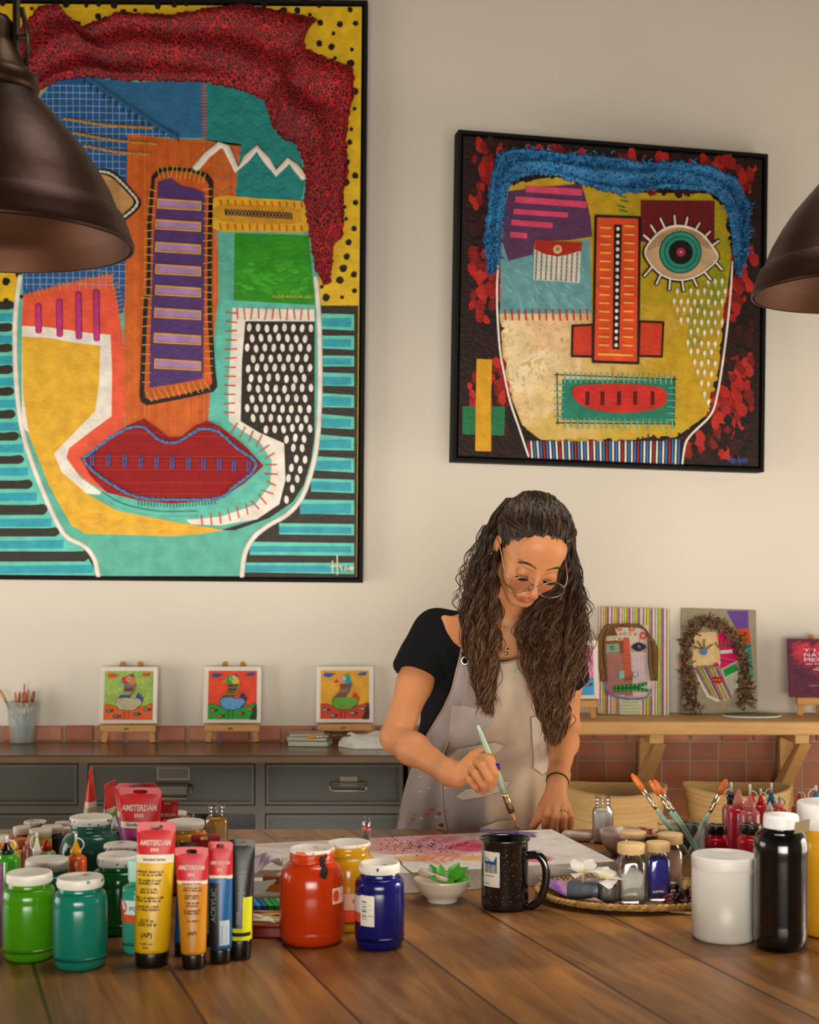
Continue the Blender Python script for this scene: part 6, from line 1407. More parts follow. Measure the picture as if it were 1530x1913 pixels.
for k,(x,c) in enumerate([(.004,'#b8641c'),(.016,'#8a4a1c')]):
    q=MB(); q.box((-.022,-.006,0),(.022,.006,.012),c,M_matte,TR(cx_(508,2.3)+x-.01,2.318-k*.002,TZ+.031+k*.0125)@ROT(-.3,'Z'),bev=.001); o=q.build('small_wood_block'); o['label']=['orange brown small block beside the white carton','darker brown small block beside the white carton'][k]; o['category']='block'
q=MB(); vs=[];fs=[]; c1=Vector((cx_(478,2.44),2.43,CZ+.018)); n=16
for i in range(n+1):
    for j in range(n+1):
        a=i/n-.5;b_=j/n-.5; vs.append(c1+Vector((a*.09,b_*.06,.010*sin(a*7+b_*3)+.006*cos(b_*9)+.012*abs(a))))
vcs=[mixc('#d8d0d0',random.choice(['#7a5a9a','#c04a5a','#4a5aa8']),.75 if sin(v.x*140+v.y*90)>.55 else .03) for v in vs]
for i in range(n):
    for j in range(n): o=i*(n+1)+j; fs.append((o,o+n+1,o+n+2,o+1))
q.add(vs,fs,'#d8d0d0',M_matte,True,None,vcs); m_=[(v.x,v.y,v.z-.0006) for v in vs]; q.add(m_,[f[::-1] for f in fs],'#cfc8c4',M_matte); tag(q.build('paint_rag'),'crumpled paper towel stained violet and red behind the carton','paper')
# shiny pointed caps behind the yellow jar
for k,(px,py,lab) in enumerate([(680,1540,'left one of the small shiny striped pen tips above the yellow jar'),(688,1542,'right one of the small shiny striped pen tips above the yellow jar'),(697,1578,'striped pen tip lying beside the yellow jar lid')]):
    q=MB(); P=W(px,py,2.30); h_=.14; 
    if k<2:
        b_=Vector((P.x,2.31,TZ)); q.tube([b_,b_+Vector((0,0,.5*(P.z-TZ))),Vector((P.x,2.31,P.z-.010))],.0032,'#8a8a90',M_plast,12); q.tube([(P.x,2.31,P.z-.010),(P.x,2.31,P.z-.002),(P.x+.0005,2.31,P.z+.004),(P.x+.001,2.31,P.z+.010)],[.0036,.004,.0026,.0005],'#9a8a94',M_metal,12); q.tube([(P.x,2.308,P.z-.012),(P.x,2.308,P.z-.006)],.0042,'#c4645a',M_plast,12)
    else:
        q.tube([(P.x+.01,2.33,CZ+.003),(P.x+.002,2.335,CZ+.006),(P.x-.008,2.34,CZ+.008)],[.0045,.005,.001],'#9a8478',M_metal,12); q.tube([(P.x+.01,2.33,CZ+.003),(P.x+.028,2.32,CZ+.0035)],.004,'#a8a49c',M_plast,12)
    tag(q.build('paint_marker'),lab,'pen')
# ================= woven plate and what lies on it =================
PX,PD,PR=cx_(1180,2.40),2.395,.158
t=thing('woven_plate','round woven straw plate carrying flowers, slate and pigment jars','plate',(PX,PD,TZ)); 
q=MB(); prof=[(0,.001),(PR*.75,.001),(PR*.93,.005),(PR,.011),(PR*1.005,.014),(PR*.985,.016),(PR*.93,.0105),(PR*.75,.0055),(0,.005)]
vs=[];fs=[];seg=160
for k,(r_,z) in enumerate(prof):
    for i in range(seg):
        a=2*pi*i/seg; w_=.0009*sin(i*pi*.5+k*2.1) if 0<k<len(prof)-1 else 0; vs.append(((r_+w_)*cos(a),.74*(r_+w_)*sin(a),z+(.0007*cos(i*pi/2) if 2<k<8 else 0)))
for k in range(len(prof)-1):
    for i in range(seg): j=(i+1)%seg; fs.append((k*seg+i,k*seg+j,(k+1)*seg+j,(k+1)*seg+i))
cols=[]
for k in range(len(prof)-1):
    for i in range(seg): cols.append(lin(['#b8935a','#c9a368','#a8824a','#bf9a60'][(i//2+k)%4]) if k>1 and k<7 else lin(['#8a7458','#9a8466','#6f5c44'][(i+k)%3]))
q.add(vs,fs,cols,M_yarn); q.build('plate_body',t)
q=MB()
for k in range(90):   # plaited rim
    a=2*pi*k/90; a2=a+.10; P=[(PR*k_*cos(x_),.74*PR*k_*sin(x_),z_) for k_,x_,z_ in ((1.,a,.010),(1.012,(a+a2)/2,.0165),(.975,a2,.014))]; q.tube(P,.0028,random.choice(['#b98f4e','#c79c5c','#a67f42']),M_yarn,6)
q.build('plaited_rim',t)
PB=TZ+.0062
# sheet of painted paper
q=MB(); vs=[];fs=[];vc=[]; nA,nB=40,10; P0=T(1012,1658,PB+.006); P1=T(1118,1693,PB+.003)
A_=Vector((P0.x,P0.y,0)); B_=Vector((P1.x,P1.y,0)); du=(B_-A_); dv=Vector((-du.y,du.x,0)).normalized()*.06
for i in range(nA+1):
    for j in range(nB+1):
        f=i/nA;g=j/nB; P=A_+du*f+dv*(g-.12); rr2=((P.x-PX)**2+((P.y-PD)/.74)**2)**.5; z=PB+.0025+max(0,(rr2-PR*.72))*.5
        vs.append((P.x,P.y,z)); b_=(g*3+.5*sin(f*5)); cl=['#b06a98','#5a3a9a','#8a5ab0','#c08ab0'][int(b_*1.6)%4]; vc.append(mixc(cl,'#c49ab8',.3+.3*sin(f*12+g*7)))
for i in range(nA):
    for j in range(nB): o=i*(nB+1)+j; fs.append((o,o+nB+1,o+nB+2,o+1))
q.add(vs,fs,'#a07ab0',M_matte,True,None,vc); q.add([(x,y,z-.0005) for x,y,z in vs],[f[::-1] for f in fs],'#d8d0c8',M_matte); tag(q.build('painted_paper'),'strip of paper painted violet and pink at the left of the woven plate','paper')
# slate blocks
def slate(px,py,w_,d_,h_,rot,col,lab):
    P=T(px,py,PB); q=MB(); rr=random.Random(int(px)); n=12; vs=[];fs=[]
    for k,(s_,z) in enumerate([(0,.0),(1,.0),(1.02,h_*.5),(.99,h_*.93),(.9,h_),(0,h_)]):
        for i in range(n*2):
            a=2*pi*i/(n*2); c,s2=cos(a),sin(a); k2=1/(abs(c)**5+abs(s2)**5)**.2; j_=1+rr.uniform(-.03,.03); vs.append((w_/2*c*k2*s_*j_,d_/2*s2*k2*s_*j_,z+(rr.uniform(-.001,.001) if 1<k<5 else 0)))
    m=n*2
    for k in range(5):
        for i in range(m): j=(i+1)%m; fs.append((k*m+i,k*m+j,(k+1)*m+j,(k+1)*m+i))
    q.add(vs,fs,col,M_stone,False,TR(P.x,P.y+d_/2,PB+.0006)@ROT(rot,'Z')); return tag(q.build('slate_block'),lab,'stone','slate blocks on the plate')
slate(1097,1683,.056,.045,.027,-.32,'#5a6672','larger blue grey slate block on the plate under the flowers'); slate(1137,1689,.028,.03,.029,-.1,'#3f403c','darker small slate block between the flowers and the clear jar')
def flower(P,lab,tilt,yaw,s_=1.):
    t=thing('plumeria_flower',lab,'flower',P,yaw,'plumeria flowers on the slate')
    for k in range(5):
        a=2*pi*k/5; q=MB(); L_=.030*s_; n=9; vs=[];fs=[]; el=tilt+.25*sin(a*1+1)
        d=Vector((cos(a)*cos(el),sin(a)*cos(el),sin(el))); sd=Vector((-sin(a),cos(a),0)); up=d.cross(sd)*-1
        for i in range(n+1):
            f=i/n; wd=.0115*s_*(sin(pi*(f**.75)*.97))**.7+.0006; c=d*L_*f+Vector((0,0,-.012*f*f*s_))
            for j in range(7): g=j/3-1; vs.append(c+sd*wd*g+Vector((0,0,.004*abs(g)**2*(1 if g>0 else -.6)*f)))
        for i in range(n):
            for j in range(6): o=i*7+j; fs.append((o,o+1,o+8,o+7))
        vcol=[mixc('#e6c02a','#e8e2d6',((v.length/.012)-.1)) for v in vs]; q.add(vs,fs,'#e8e2d6',M_lid,True,None,vcol); q.build('petal',t)
    q=MB(); q.lathe([(.001,-.012),(.002,-.002),(.0015,.001),(0,.001)],'#c9c48a',M_leaf,10); q.build('flower_tube',t)
flower(W(1089,1634,2.355),'left white plumeria with one upright petal, on the slate',.75,.6,1.45); flower(W(1129,1642,2.35),'right white plumeria with yellow heart, beside the clear powder jar',.5,1.1,1.35)
# ================= pigment jars =================
def pigjar(lab,X,D,r,hb,hl,rl,pig,fill,lid='#dcb880',base=0.,group='pigment jars with bamboo lids',hexa=False,lidded=True,slope=.0,lean=0):
    t=thing('pigment_jar',lab,'glass jar',(X,D,TZ+base),0,group); REG.append((lab[:22],X,D,r))
    sg=6 if hexa else 4
    def sec(r_,z,seg=48):
        out=[]
        for i in range(seg):
            a=2*pi*i/seg
            if hexa: k=cos(pi/6)/cos((a+pi/6)%(pi/3)-pi/6)*1.06; k=min(k,1.09)
            else: k=1/((abs(cos(a))**5+abs(sin(a))**5)**.2)
            if z>hb-.012: f=min(1,(z-(hb-.012))/.010); k=k*(1-f)+f
            out.append((r_*k*cos(a)*(.93 if not hexa else 1),r_*k*sin(a)*(.93 if not hexa else 1),z))
        return out
    def shell(prof,col,m,nm,lab_=None):
        q=MB(); vs=[];fs=[];seg=48
        for r_,z in prof: vs+=sec(r_,z)
        for k in range(len(prof)-1):
            for i in range(seg): j=(i+1)%seg; fs.append((k*seg+i,k*seg+j,(k+1)*seg+j,(k+1)*seg+i))
        fs.append(tuple(reversed(range(seg)))); fs.append(tuple((len(prof)-1)*seg+i for i in range(seg)))
        q.add(vs,fs,col,m); q.build(nm,t,lab_)
    k93=1/.93 if not hexa else 1.
    R_=r*.93*k93*.93
    nr=rl*.86
    outer=[(R_*.95,.0),(R_,.003),(R_,hb-.013),(R_*.97,hb-.008),(nr*1.0,hb-.001),(nr,hb+ (hl-hb)*(.3 if lidded else 1)-.0)]
    if not lidded: outer=outer[:-1]+[(nr,hb+.003),(nr*1.06,hb+.005),(nr,hb+.007),(nr,hb+.010),(nr*1.06,hb+.012),(nr,hb+.014),(nr,hl)]
    inner=[(max(a-.0016,.001),max(z,.003) if k==0 else z) for k,(a,z) in enumerate(outer)][::-1]; inner=[(inner[0][0],outer[-1][1])]+inner[1:]
    shell(outer+inner,'#e6ecec',M_gl,'glass_body')
    zf=.004+(hb-.010)*fill
    pm=vcm('loose_pigment',.9,namt=.08,nscale=60,bump=.4,bscale=160)
    shell([(R_-.0030,.0045),(R_-.0024,.008),(R_-.0024,zf-.001),(R_*.5,zf+slope),(.002,zf+slope*1.4)],pig,pm,'pigment_powder')
    if lidded:
        q=MB(); q.lathe([(0,hb+.0015),(rl*.97,hb+.0015),(rl,hb+.0025),(rl,hl-.002),(rl*.97,hl),(0,hl)],lid,M_wood,44); q.build('bamboo_lid',t)
    return t
def PJ(lab,cx,by,w_,lt,lb,lw,pig,fill,base=0.,D=None,**k):
    if D is None:
        Df=F*(CAMZ-TZ-base)/(by-HY); D=Df/(1-w_/(2*F))
    X=(cx-CX)/F*D; r=w_/2*D/F; hb=CAMZ-(lb-HY)/F*(D-lw/2*D/F)-TZ-base; hl=CAMZ-(lt-HY)/F*(D+lw/2*D/F*.9)-TZ-base
    return pigjar(lab,X,D,r,hb,hl,lw/2*D/F,pig,fill,base=base,**k)
PBs=.0062
PJ('bamboo lidded glass jar half full of white powder, in front on the plate',1179,1689,60,1571,1600,52,'#e8e6e2',.62,PBs,slope=.006)
PJ('bamboo lidded glass jar full of ultramarine blue pigment',1229,1684,52,1569,1596,44,'#2326a8',.97,PBs)
PJ('bamboo lidded jar standing behind the white powder jar',1183,1655,50,1549,1571,49,'#b8b0a4',.5,PBs,D=2.455)
PJ('bamboo lidded jar with peach powder, right of the blue one',1252,1650,50,1553,1581,47,'#d8a890',.9,PBs,D=2.44)
PJ('bamboo lidded jar, middle one in the back row of the plate',1252,1640,46,1541,1558,44,'#c9b090',.8,0,D=2.655)
PJ('bamboo lidded jar at the very back of the row',1250,1630,46,1531,1546,44,'#c9b8a0',.8,0,D=2.74)
PJ('open hexagonal glass jar of white powder at the canvas corner',1126,1579,46,1485,1508,34,'#e8e5de',.98,0,hexa=True,lidded=False,group='open hexagonal pigment jars')
PJ('open hexagonal glass jar of ochre pigment behind the tubes',405,1576,52,1500,1524,36,'#d9a02c',.97,CZ-TZ+.0005,D=2.62,hexa=True,lidded=False,group='open hexagonal pigment jars')
# dried petals, dark leaves
q=MB(); P=T(1271,1688,PB)
for k in range(34):
    a=random.uniform(0,6.3); el=random.uniform(-.1,1.0); leafmesh(q,(P.x+random.uniform(-.018,.02),P.y+random.uniform(.0,.04),PB+random.uniform(.001,.014)),(cos(a)*cos(el),sin(a)*cos(el),sin(el)),(random.uniform(-.5,.5),-.5,1),random.uniform(.012,.026),random.uniform(.003,.006),random.choice(['#2a0f0c','#3a140e','#1c0c0a','#6a1a12','#8a2418']),random.uniform(-.5,.8))
o=tag(q.build('dried_hibiscus'),'heap of dark dried hibiscus petals beside the white tub','dried petals'); o['kind']='stuff'
q=MB(); 
for k in range(3):
    P0=T(1240+k*6,1700+k*2,TZ+.0035); pts=[P0+Vector((.016*i,-.003*i+.004*sin(i*1.5+k),.0006*sin(i*2))) for i in range(5)]; q.tube(pts,.0013,'#c9a878',M_yarn,6)
tag(q.build('raffia_twine'),'loose end of raffia twine under the plate rim beside the white tub','twine')
# marble bowl, pestle, plate of petals
P=T(1160,1588,TZ); D=2.76; X=cx_(1160,D); r=40/F*D; hb_=CAMZ-(1551-HY)/F*D-TZ
t=thing('marble_bowl','small pinkish marble bowl behind the bamboo lidded jars','bowl',(X,D,TZ)); REG.append(('mb',X,D,r)); q=MB(); q.lathe([(0,0),(r*.42,0),(r*.44,.003),(r*.6,.008),(r*.85,.022),(r*.97,hb_*.8),(r,hb_),(r*.94,hb_),(r*.8,.024),(r*.5,.010),(0,.008)],'#a88a80',M_stone,44); q.build('bowl_body',t)
q=MB(); p0=T(1050,1563,TZ+.012)+Vector((0,.01,0)); p1=T(1098,1566,TZ+.009)+Vector((.01,.01,0)); pts=[p0.lerp(p1,f) for f in np.linspace(0,1,12)]; q.tube(pts,[.006,.0105,.012,.012,.0115,.011,.0105,.010,.0098,.0095,.009,.005],'#c4b0a0',M_stone,18); tag(q.build('marble_pestle'),'mottled marble pestle lying between the hand and the white powder jar','pestle')
X,D=cx_(1186,2.96),2.96; t=thing('petal_dish','shallow pale dish of red petals at the far table edge','dish',(X,D,TZ)); q=MB(); q.lathe([(0,0),(.04,0),(.055,.008),(.057,.010),(.054,.010),(.04,.004),(0,.004)],'#b8a894',M_plast,40); q.build('dish_body',t)
q=MB()
for k in range(90):
    a=random.uniform(0,6.3); rr=random.uniform(0,.045); b_=random.uniform(0,6.3); leafmesh(q,(X+rr*cos(a),D+rr*sin(a),TZ+.006+random.uniform(0,.008)),(cos(b_),sin(b_),random.uniform(-.1,.4)),(0,0,1),.014,.005,random.choice(['#a8201c','#c43024','#8a1414','#c8502c','#b8781c']),.3)
o=tag(q.build('red_petals'),'red and orange dried petals heaped in the shallow dish','petals'); o['kind']='stuff'
# ================= acrylic box with brushes =================
XB,DB=cx_(1302,2.45),2.52; Dn=2.49; hx=31/F*Dn; hz=zt(1531,2.55)
t=thing('acrylic_box','clear acrylic box holding pale green brushes behind the white tub','box',(XB,2.52,TZ)); 
q=MB(); th=.002
for lo,hi in [((-hx,-.03,0),(hx,.03,th)),((-hx,-.03,th),(-hx+th,.03,hz)),((hx-th,-.03,th),(hx,.03,hz)),((-hx+th,-.03,th),(hx-th,-.03+th,hz)),((-hx+th,.03-th,th),(hx-th,.03,hz))]: q.box(lo,hi,'#dfe6e4',M_acryl)
q.build('clear_walls',t)
bb=(XB,2.52)
for k,((tx_,ty_),(bx_,by_),w_,lab) in enumerate([((1180,1446),(1292,1604),.0055,'pale green flat brush leaning furthest left out of the acrylic box'),((1213,1458),(1306,1598),.0050,'pale green brush in the middle pair in the acrylic box, left one'),((1222,1457),(1312,1600),.0046,'pale green brush in the middle pair in the acrylic box, right one'),((1357,1456),(1280,1606),.0058,'pale green brush leaning right out of the acrylic box')]):
    Dk=2.508+.008*k; brush('paint_brush',W(bx_,min(by_,1608),Dk),W(tx_,ty_,Dk+.01),'#93b09a','#d06a1c',w_*.78,lab,'brushes in the acrylic box',.60,ferr='#d8c8a8')
# fluorescent red pots with black lids
for lab,cx,D,w_,lt,lb,lw in [('fluorescent red pot with black lid seen through the acrylic box',1288,2.78,44,1539,1553,42),('fluorescent red pot with black lid, left of the crimson bottle',1338,2.60,50,1541,1557,40),('fluorescent red pot with black lid behind the black bottle',1403,2.36,50,1540,1557,40)]:
    X,_,r=onD(cx,D,w_); 
    def lb_(q,r): curved(q,r,-1.5,1.5,.008,.034,'#1a1816',M_matte); [curved(q,r,-.35+k_*.16,-.25+k_*.16,.027,.031,'#b8b4a8',M_matte,2,.0012) for k_ in range(5)]
    jar('paint_pot',lab,X,D,r,zt(lt,D),zt(lb,D),lw/2*D/F,'#d8102e',lidc='#14110f',group='fluorescent red pots',groove=False,label=lb_,lid_m=M_plast)
t=thing('round_tin','flat silver and violet tin lid standing behind the brushes','tin',(cx_(1328,2.86),2.86,TZ)); q=MB(); q.lathe([(0,0),(.045,0),(.047,.003),(.047,.030),(.045,.033),(.042,.031),(0,.031)],'#8a86a0',M_metal,40); q.build('tin_body',t)
# ================= white tub, black bottle, yellow bottle =================
X,D,r=place(1352,1767,118); h_=zt(1596,D)
M_tub=vcm('milky_plastic',.35,namt=.02,sss=.5,sssr=(1,.9,.75))
t=thing('white_tub','large milky white plastic tub on the right, in front of the acrylic box','tub',(X,D,TZ)); REG.append(('tub',X,D,r))
q=MB(); q.lathe([(0,0),(r*.9,0),(r*.97,.003),(r,.008),(r,h_-.012)],'#cdc7bd',M_tub,64); q.lathe([(0,h_-.012),(r,h_-.012)],'#c2bcb2',M_tub,64); q.build('tub_body',t)
q=MB(); q.lathe([(r*1.003,h_-.018),(r*1.012,h_-.017),(r*1.012,h_-.003),(r*.985,h_),(r*.86,h_+.001),(r*.83,h_-.003),(r*.5,h_-.0025),(r*.42,h_-.001),(r*.3,h_-.003),(0,h_-.003)],'#ddd9d2',M_lid,64); q.build('lid',t)
X,D,r=place(1459,1783,101); hb_=zt(1549,D); hc=CAMZ-(1517-HY)/F*(D+.02)-TZ; 
t=thing('black_paint_bottle','large glossy black paint bottle with white cap at the right','bottle',(X,D,TZ)); REG.append(('blk',X,D,r))
M_blk=vcm('glossy_black_bottle',.12,namt=.1,coat=.6)
q=MB(); q.lathe([(0,0),(r*.78,0),(r*.9,.004),(r*.98,.014),(r,.028),(r*.975,.034),(r*.975,.038),(r*.99,.044),(r*.975,hb_-.044),(r*.985,hb_-.036),(r,hb_-.032),(r*.99,hb_-.02),(r*.94,hb_-.010),(r*.82,hb_-.003),(r*.66,hb_),(r*.64,hb_+.003)],'#090909',M_blk,64); q.build('bottle_body',t)
rc=32/F*D; q=MB(); q.lathe([(0,hb_+.001),(rc*.98,hb_+.001),(rc,hb_+.002),(rc,hc-.002),(rc*.96,hc),(0,hc)],'#e6e4e0',M_lid,48)
for k in range(60): a=2*pi*k/60; q.box((-.0003,-.0006,hb_+.003),(.0003,.0006,hc-.004),'#e0deda',M_lid,ROT(a,'Z')@TR(0,-rc,0))
q.build('screw_cap',t)
q=MB(); q.add([Vector(v) for v in [(.012,-.027,hb_-.002),(.034,-.024,hb_+.002),(.036,-.022,hb_+.019),(.014,-.0265,hb_+.014)]]+[Vector(v) for v in [(.012,-.0265,hb_-.002),(.034,-.0235,hb_+.002),(.036,-.0215,hb_+.019),(.014,-.026,hb_+.014)]],[(0,1,2,3),(7,6,5,4),(0,4,5,1),(1,5,6,2),(2,6,7,3),(3,7,4,0)],'#8a7a58',M_tubef,False); q.build('peeling_tape',t)
X,D,r=place(1546,1758,112); hb_=zt(1545,D); hc=zt(1498,D)
t=thing('yellow_paint_bottle','large yellow paint bottle with tall white cap cut by the right edge','bottle',(X,D,TZ)); REG.append(('yel',X,D,r))
q=MB(); q.lathe([(0,0),(r*.8,0),(r*.93,.004),(r,.014),(r,.03),(r*.98,.034),(r*.98,hb_-.044),(r,hb_-.036),(r*.97,hb_-.02),(r*.85,hb_-.006),(r*.7,hb_)],'#cf9420',M_jar,56); q.build('bottle_body',t)
q=MB(); rc=r*1.0; q.lathe([(0,hb_-.0),(rc,hb_),(rc,hc-.002),(rc*.96,hc),(0,hc)],'#e6e4e0',M_lid,48); q.build('screw_cap',t)
# ================= the woman =================
def surface_nets(fn, lo, hi, h, keep=None):
    lo=np.array(lo,float); n=np.ceil((np.array(hi)-lo)/h).astype(int)+1
    ax=[lo[i]+h*np.arange(n[i]) for i in range(3)]
    V=np.empty(n,np.float32); 
    for k in range(n[0]):
        Y,Z=np.meshgrid(ax[1],ax[2],indexing='ij'); P=np.stack([np.full_like(Y,ax[0][k]),Y,Z],-1).reshape(-1,3); V[k]=fn(P).reshape(n[1],n[2])
    S=V<0; cnt=np.zeros(n-1,int); acc=np.zeros((*(n-1),3)); m=np.zeros(n-1,int)
    c=[(i,j,k) for i in (0,1) for j in (0,1) for k in (0,1)]
    sl=lambda o:(slice(o[0],n[0]-1+o[0]),slice(o[1],n[1]-1+o[1]),slice(o[2],n[2]-1+o[2]))
    for a in c:
        for d in range(3):
            if a[d]: continue
            b_=list(a); b_[d]=1; b_=tuple(b_); va,vb=V[sl(a)],V[sl(b_)]; cr=(va<0)!=(vb<0); t=np.where(cr,va/np.where(va==vb,1,va-vb),0)
            for e in range(3): acc[...,e]+=np.where(cr,a[e]+(t if e==d else 0),0)
            cnt+=cr
    act=cnt>0; idx=-np.ones(n-1,int); idx[act]=np.arange(act.sum()); cell=np.argwhere(act)
    vs=lo+h*(cell+acc[act]/cnt[act][:,None]); F_=[]
    for d in range(3):
        e1,e2=[(1,2),(2,0),(0,1)][d]; A_=[slice(0,n[i]) for i in range(3)]; 
        a=list(A_); a[d]=slice(0,n[d]-1); b_=list(A_); b_[d]=slice(1,n[d]); cr=S[tuple(a)]!=S[tuple(b_)]; pos=np.argwhere(cr)
        pos=pos[(pos[:,e1]>0)&(pos[:,e2]>0)&(pos[:,e1]<n[e1]-1)&(pos[:,e2]<n[e2]-1)]
        if not len(pos): continue
        u=np.zeros(3,int); u[e1]=1; w_=np.zeros(3,int); w_[e2]=1
        g=lambda q:idx[q[:,0],q[:,1],q[:,2]]
        quad=np.stack([g(pos-u-w_),g(pos-w_),g(pos),g(pos-u)],1); flip=~S[pos[:,0],pos[:,1],pos[:,2]]; quad[flip]=quad[flip][:,::-1]; F_.append(quad)
    fc=np.concatenate(F_) if F_ else np.zeros((0,4),int); fc=fc[(fc>=0).all(1)]
    if keep is not None: fc=fc[keep(vs[fc].mean(1))]
    return vs,fc
def smin(a,b_,k): h=np.clip(.5+.5*(b_-a)/k,0,1); return b_*(1-h)+a*h-k*h*(1-h)
def smax(a,b_,k): return -smin(-a,-b_,k)
def cap_(P,a,b_,ra,rb):
    a=np.array(a);b_=np.array(b_); d=b_-a; t=np.clip(((P-a)@d)/(d@d),0,1); return np.linalg.norm(P-a-t[:,None]*d,axis=1)-(ra+(rb-ra)*t)
def ell_(P,c,r,Rm=None):
    q=P-np.array(c); 
    if Rm is not None: q=q@Rm
    r=np.array(r); k0=np.linalg.norm(q/r,axis=1); k1=np.linalg.norm(q/(r*r),axis=1)+1e-9; return k0*(k0-1)/k1
wv=lambda *a: np.array(W(*a))
# skeleton
S_R,E_R,W_R=wv(810,1180,3.10),wv(738,1378,2.985),wv(853,1452,2.80)      # arm on the left of the picture
S_L,E_L,W_L=wv(1054,1190,3.07),wv(1057,1356,3.20),wv(1041,1463,2.985)     # arm on the right
NB=wv(945,1172,3.07); HC=wv(991,1027,2.925); HS=.93
yaw_,pit_,rol_=R(9),R(41),R(11)
f_=np.array([sin(yaw_)*cos(pit_),-cos(yaw_)*cos(pit_),-sin(pit_)]); r0=np.array([cos(yaw_),sin(yaw_),0.]); u0=np.cross(r0,f_); u0/=np.linalg.norm(u0); 
if u0[2]<0: u0=-u0
r_=r0*cos(rol_)-u0*sin(rol_); u_=u0*cos(rol_)+r0*sin(rol_)
HR=np.stack([r_,u_,f_],1)     # columns: right of picture, up, forward
def H(x,u,f): return HC+HR@(np.array([x,u,f],float)*HS)
HM=Matrix(((HR[0,0],HR[0,1],HR[0,2],HC[0]),(HR[1,0],HR[1,1],HR[1,2],HC[1]),(HR[2,0],HR[2,1],HR[2,2],HC[2]),(0,0,0,1)))
# trunk sections: z, centre x, centre y, half width, half depth
TS=np.array([(.80,.148,3.270,.132,.105),(.90,.148,3.255,.136,.105),(1.0,.158,3.225,.132,.094),(1.06,.166,3.20,.124,.088),(1.13,.180,3.165,.132,.096),(1.19,.192,3.135,.142,.104),(1.24,.202,3.115,.140,.094),(1.275,.208,3.105,.110,.070),(1.31,.212,3.10,.06,.045)])
def trunk(P,off=0.):
    z=P[:,2]; g=lambda k:np.interp(z,TS[:,0],TS[:,k]); hw,hd=g(3),g(4); x=(P[:,0]-g(1)); y=(P[:,1]-g(2)); a=R(6); xr=x*cos(a)+y*sin(a); yr=-x*sin(a)+y*cos(a)
    k=(np.abs(xr/hw)**2.3+np.abs(yr/hd)**2.3)**(1/2.3); d=(k-1)*np.minimum(hw,hd)*1.05-off
    return np.maximum(d,np.maximum(z-1.30-off,.80-z))
def breasts(P):
    return np.minimum(ell_(P,(.145,3.066,1.155),(.048,.040,.050)),ell_(P,(.248,3.062,1.155),(.048,.040,.050)))
def head(Q):   # Q in head coordinates
    ax=np.abs(Q[:,0]); M_=np.stack([ax,Q[:,1],Q[:,2]],1)
    d=ell_(Q,(0,.036,-.012),(.073,.072,.090)); d=smin(d,ell_(Q,(0,-.020,.030),(.0595,.080,.056)),.03)
    d=smin(d,ell_(Q,(0,-.094,.058),(.021,.015,.019)),.026); d=smin(d,cap_(M_,(.040,-.056,.014),(.014,-.095,.054),.018,.012),.020)
    d=smin(d,ell_(M_,(.036,-.033,.058),(.020,.020,.018)),.022); d=smin(d,ell_(M_,(.016,.018,.079),(.020,.006,.006)),.014); d=smin(d,ell_(Q,(0,.052,.062),(.045,.028,.020)),.03)
    d=smax(d,-ell_(M_,(.031,-.002,.096),(.016,.011,.011)),.012)
    d=smin(d,ell_(M_,(.031,-.003,.0755),(.0145,.0105,.0105)),.004)
    d=smin(d,cap_(Q,(0,.008,.083),(0,-.030,.104),.0055,.0065),.010); d=smin(d,ell_(Q,(0,-.036,.105),(.0085,.0075,.008)),.007); d=smin(d,ell_(M_,(.0108,-.040,.094),(.0058,.0055,.0075)),.006)
    d=smax(d,-ell_(M_,(.006,-.0465,.099),(.0032,.0022,.004)),.002)
    d=smin(d,ell_(Q,(0,-.066,.078),(.024,.014,.010)),.014)
    d=smin(d,cap_(M_,(.004,-.0605,.0915),(.021,-.0632,.0820),.0030,.0015),.003); d=smin(d,cap_(M_,(.0,-.0708,.0895),(.017,-.0665,.0828),.0036,.0016),.003)
    d=smax(d,-cap_(M_,(.0,-.0662,.0985),(.022,-.0668,.0875),.0012,.0008),.0015)
    d=smin(d,ell_(M_,(.0735,-.008,-.012),(.006,.026,.015)),.005)
    return d
def chain(P,pts,rs,k=.004):
    d=None
    for i in range(len(pts)-1): e=cap_(P,pts[i],pts[i+1],rs[i],rs[i+1]); d=e if d is None else smin(d,e,k)
    return d
def PX_(l): return [wv(*p) for p in l]
# hand holding the brush
HRf=[PX_([(896,1409,2.800),(913,1419,2.762),(924,1443,2.752),(923,1466,2.770)]),PX_([(884,1415,2.804),(901,1431,2.758),(914,1455,2.748),(914,1475,2.770)]),PX_([(875,1427,2.808),(889,1446,2.762),(902,1465,2.754),(904,1479,2.776)]),PX_([(868,1440,2.814),(877,1456,2.776),(888,1469,2.768),(893,1477,2.784)])]
HRt=PX_([(864,1440,2.828),(893,1432,2.828),(914,1431,2.806),(929,1432,2.786)])
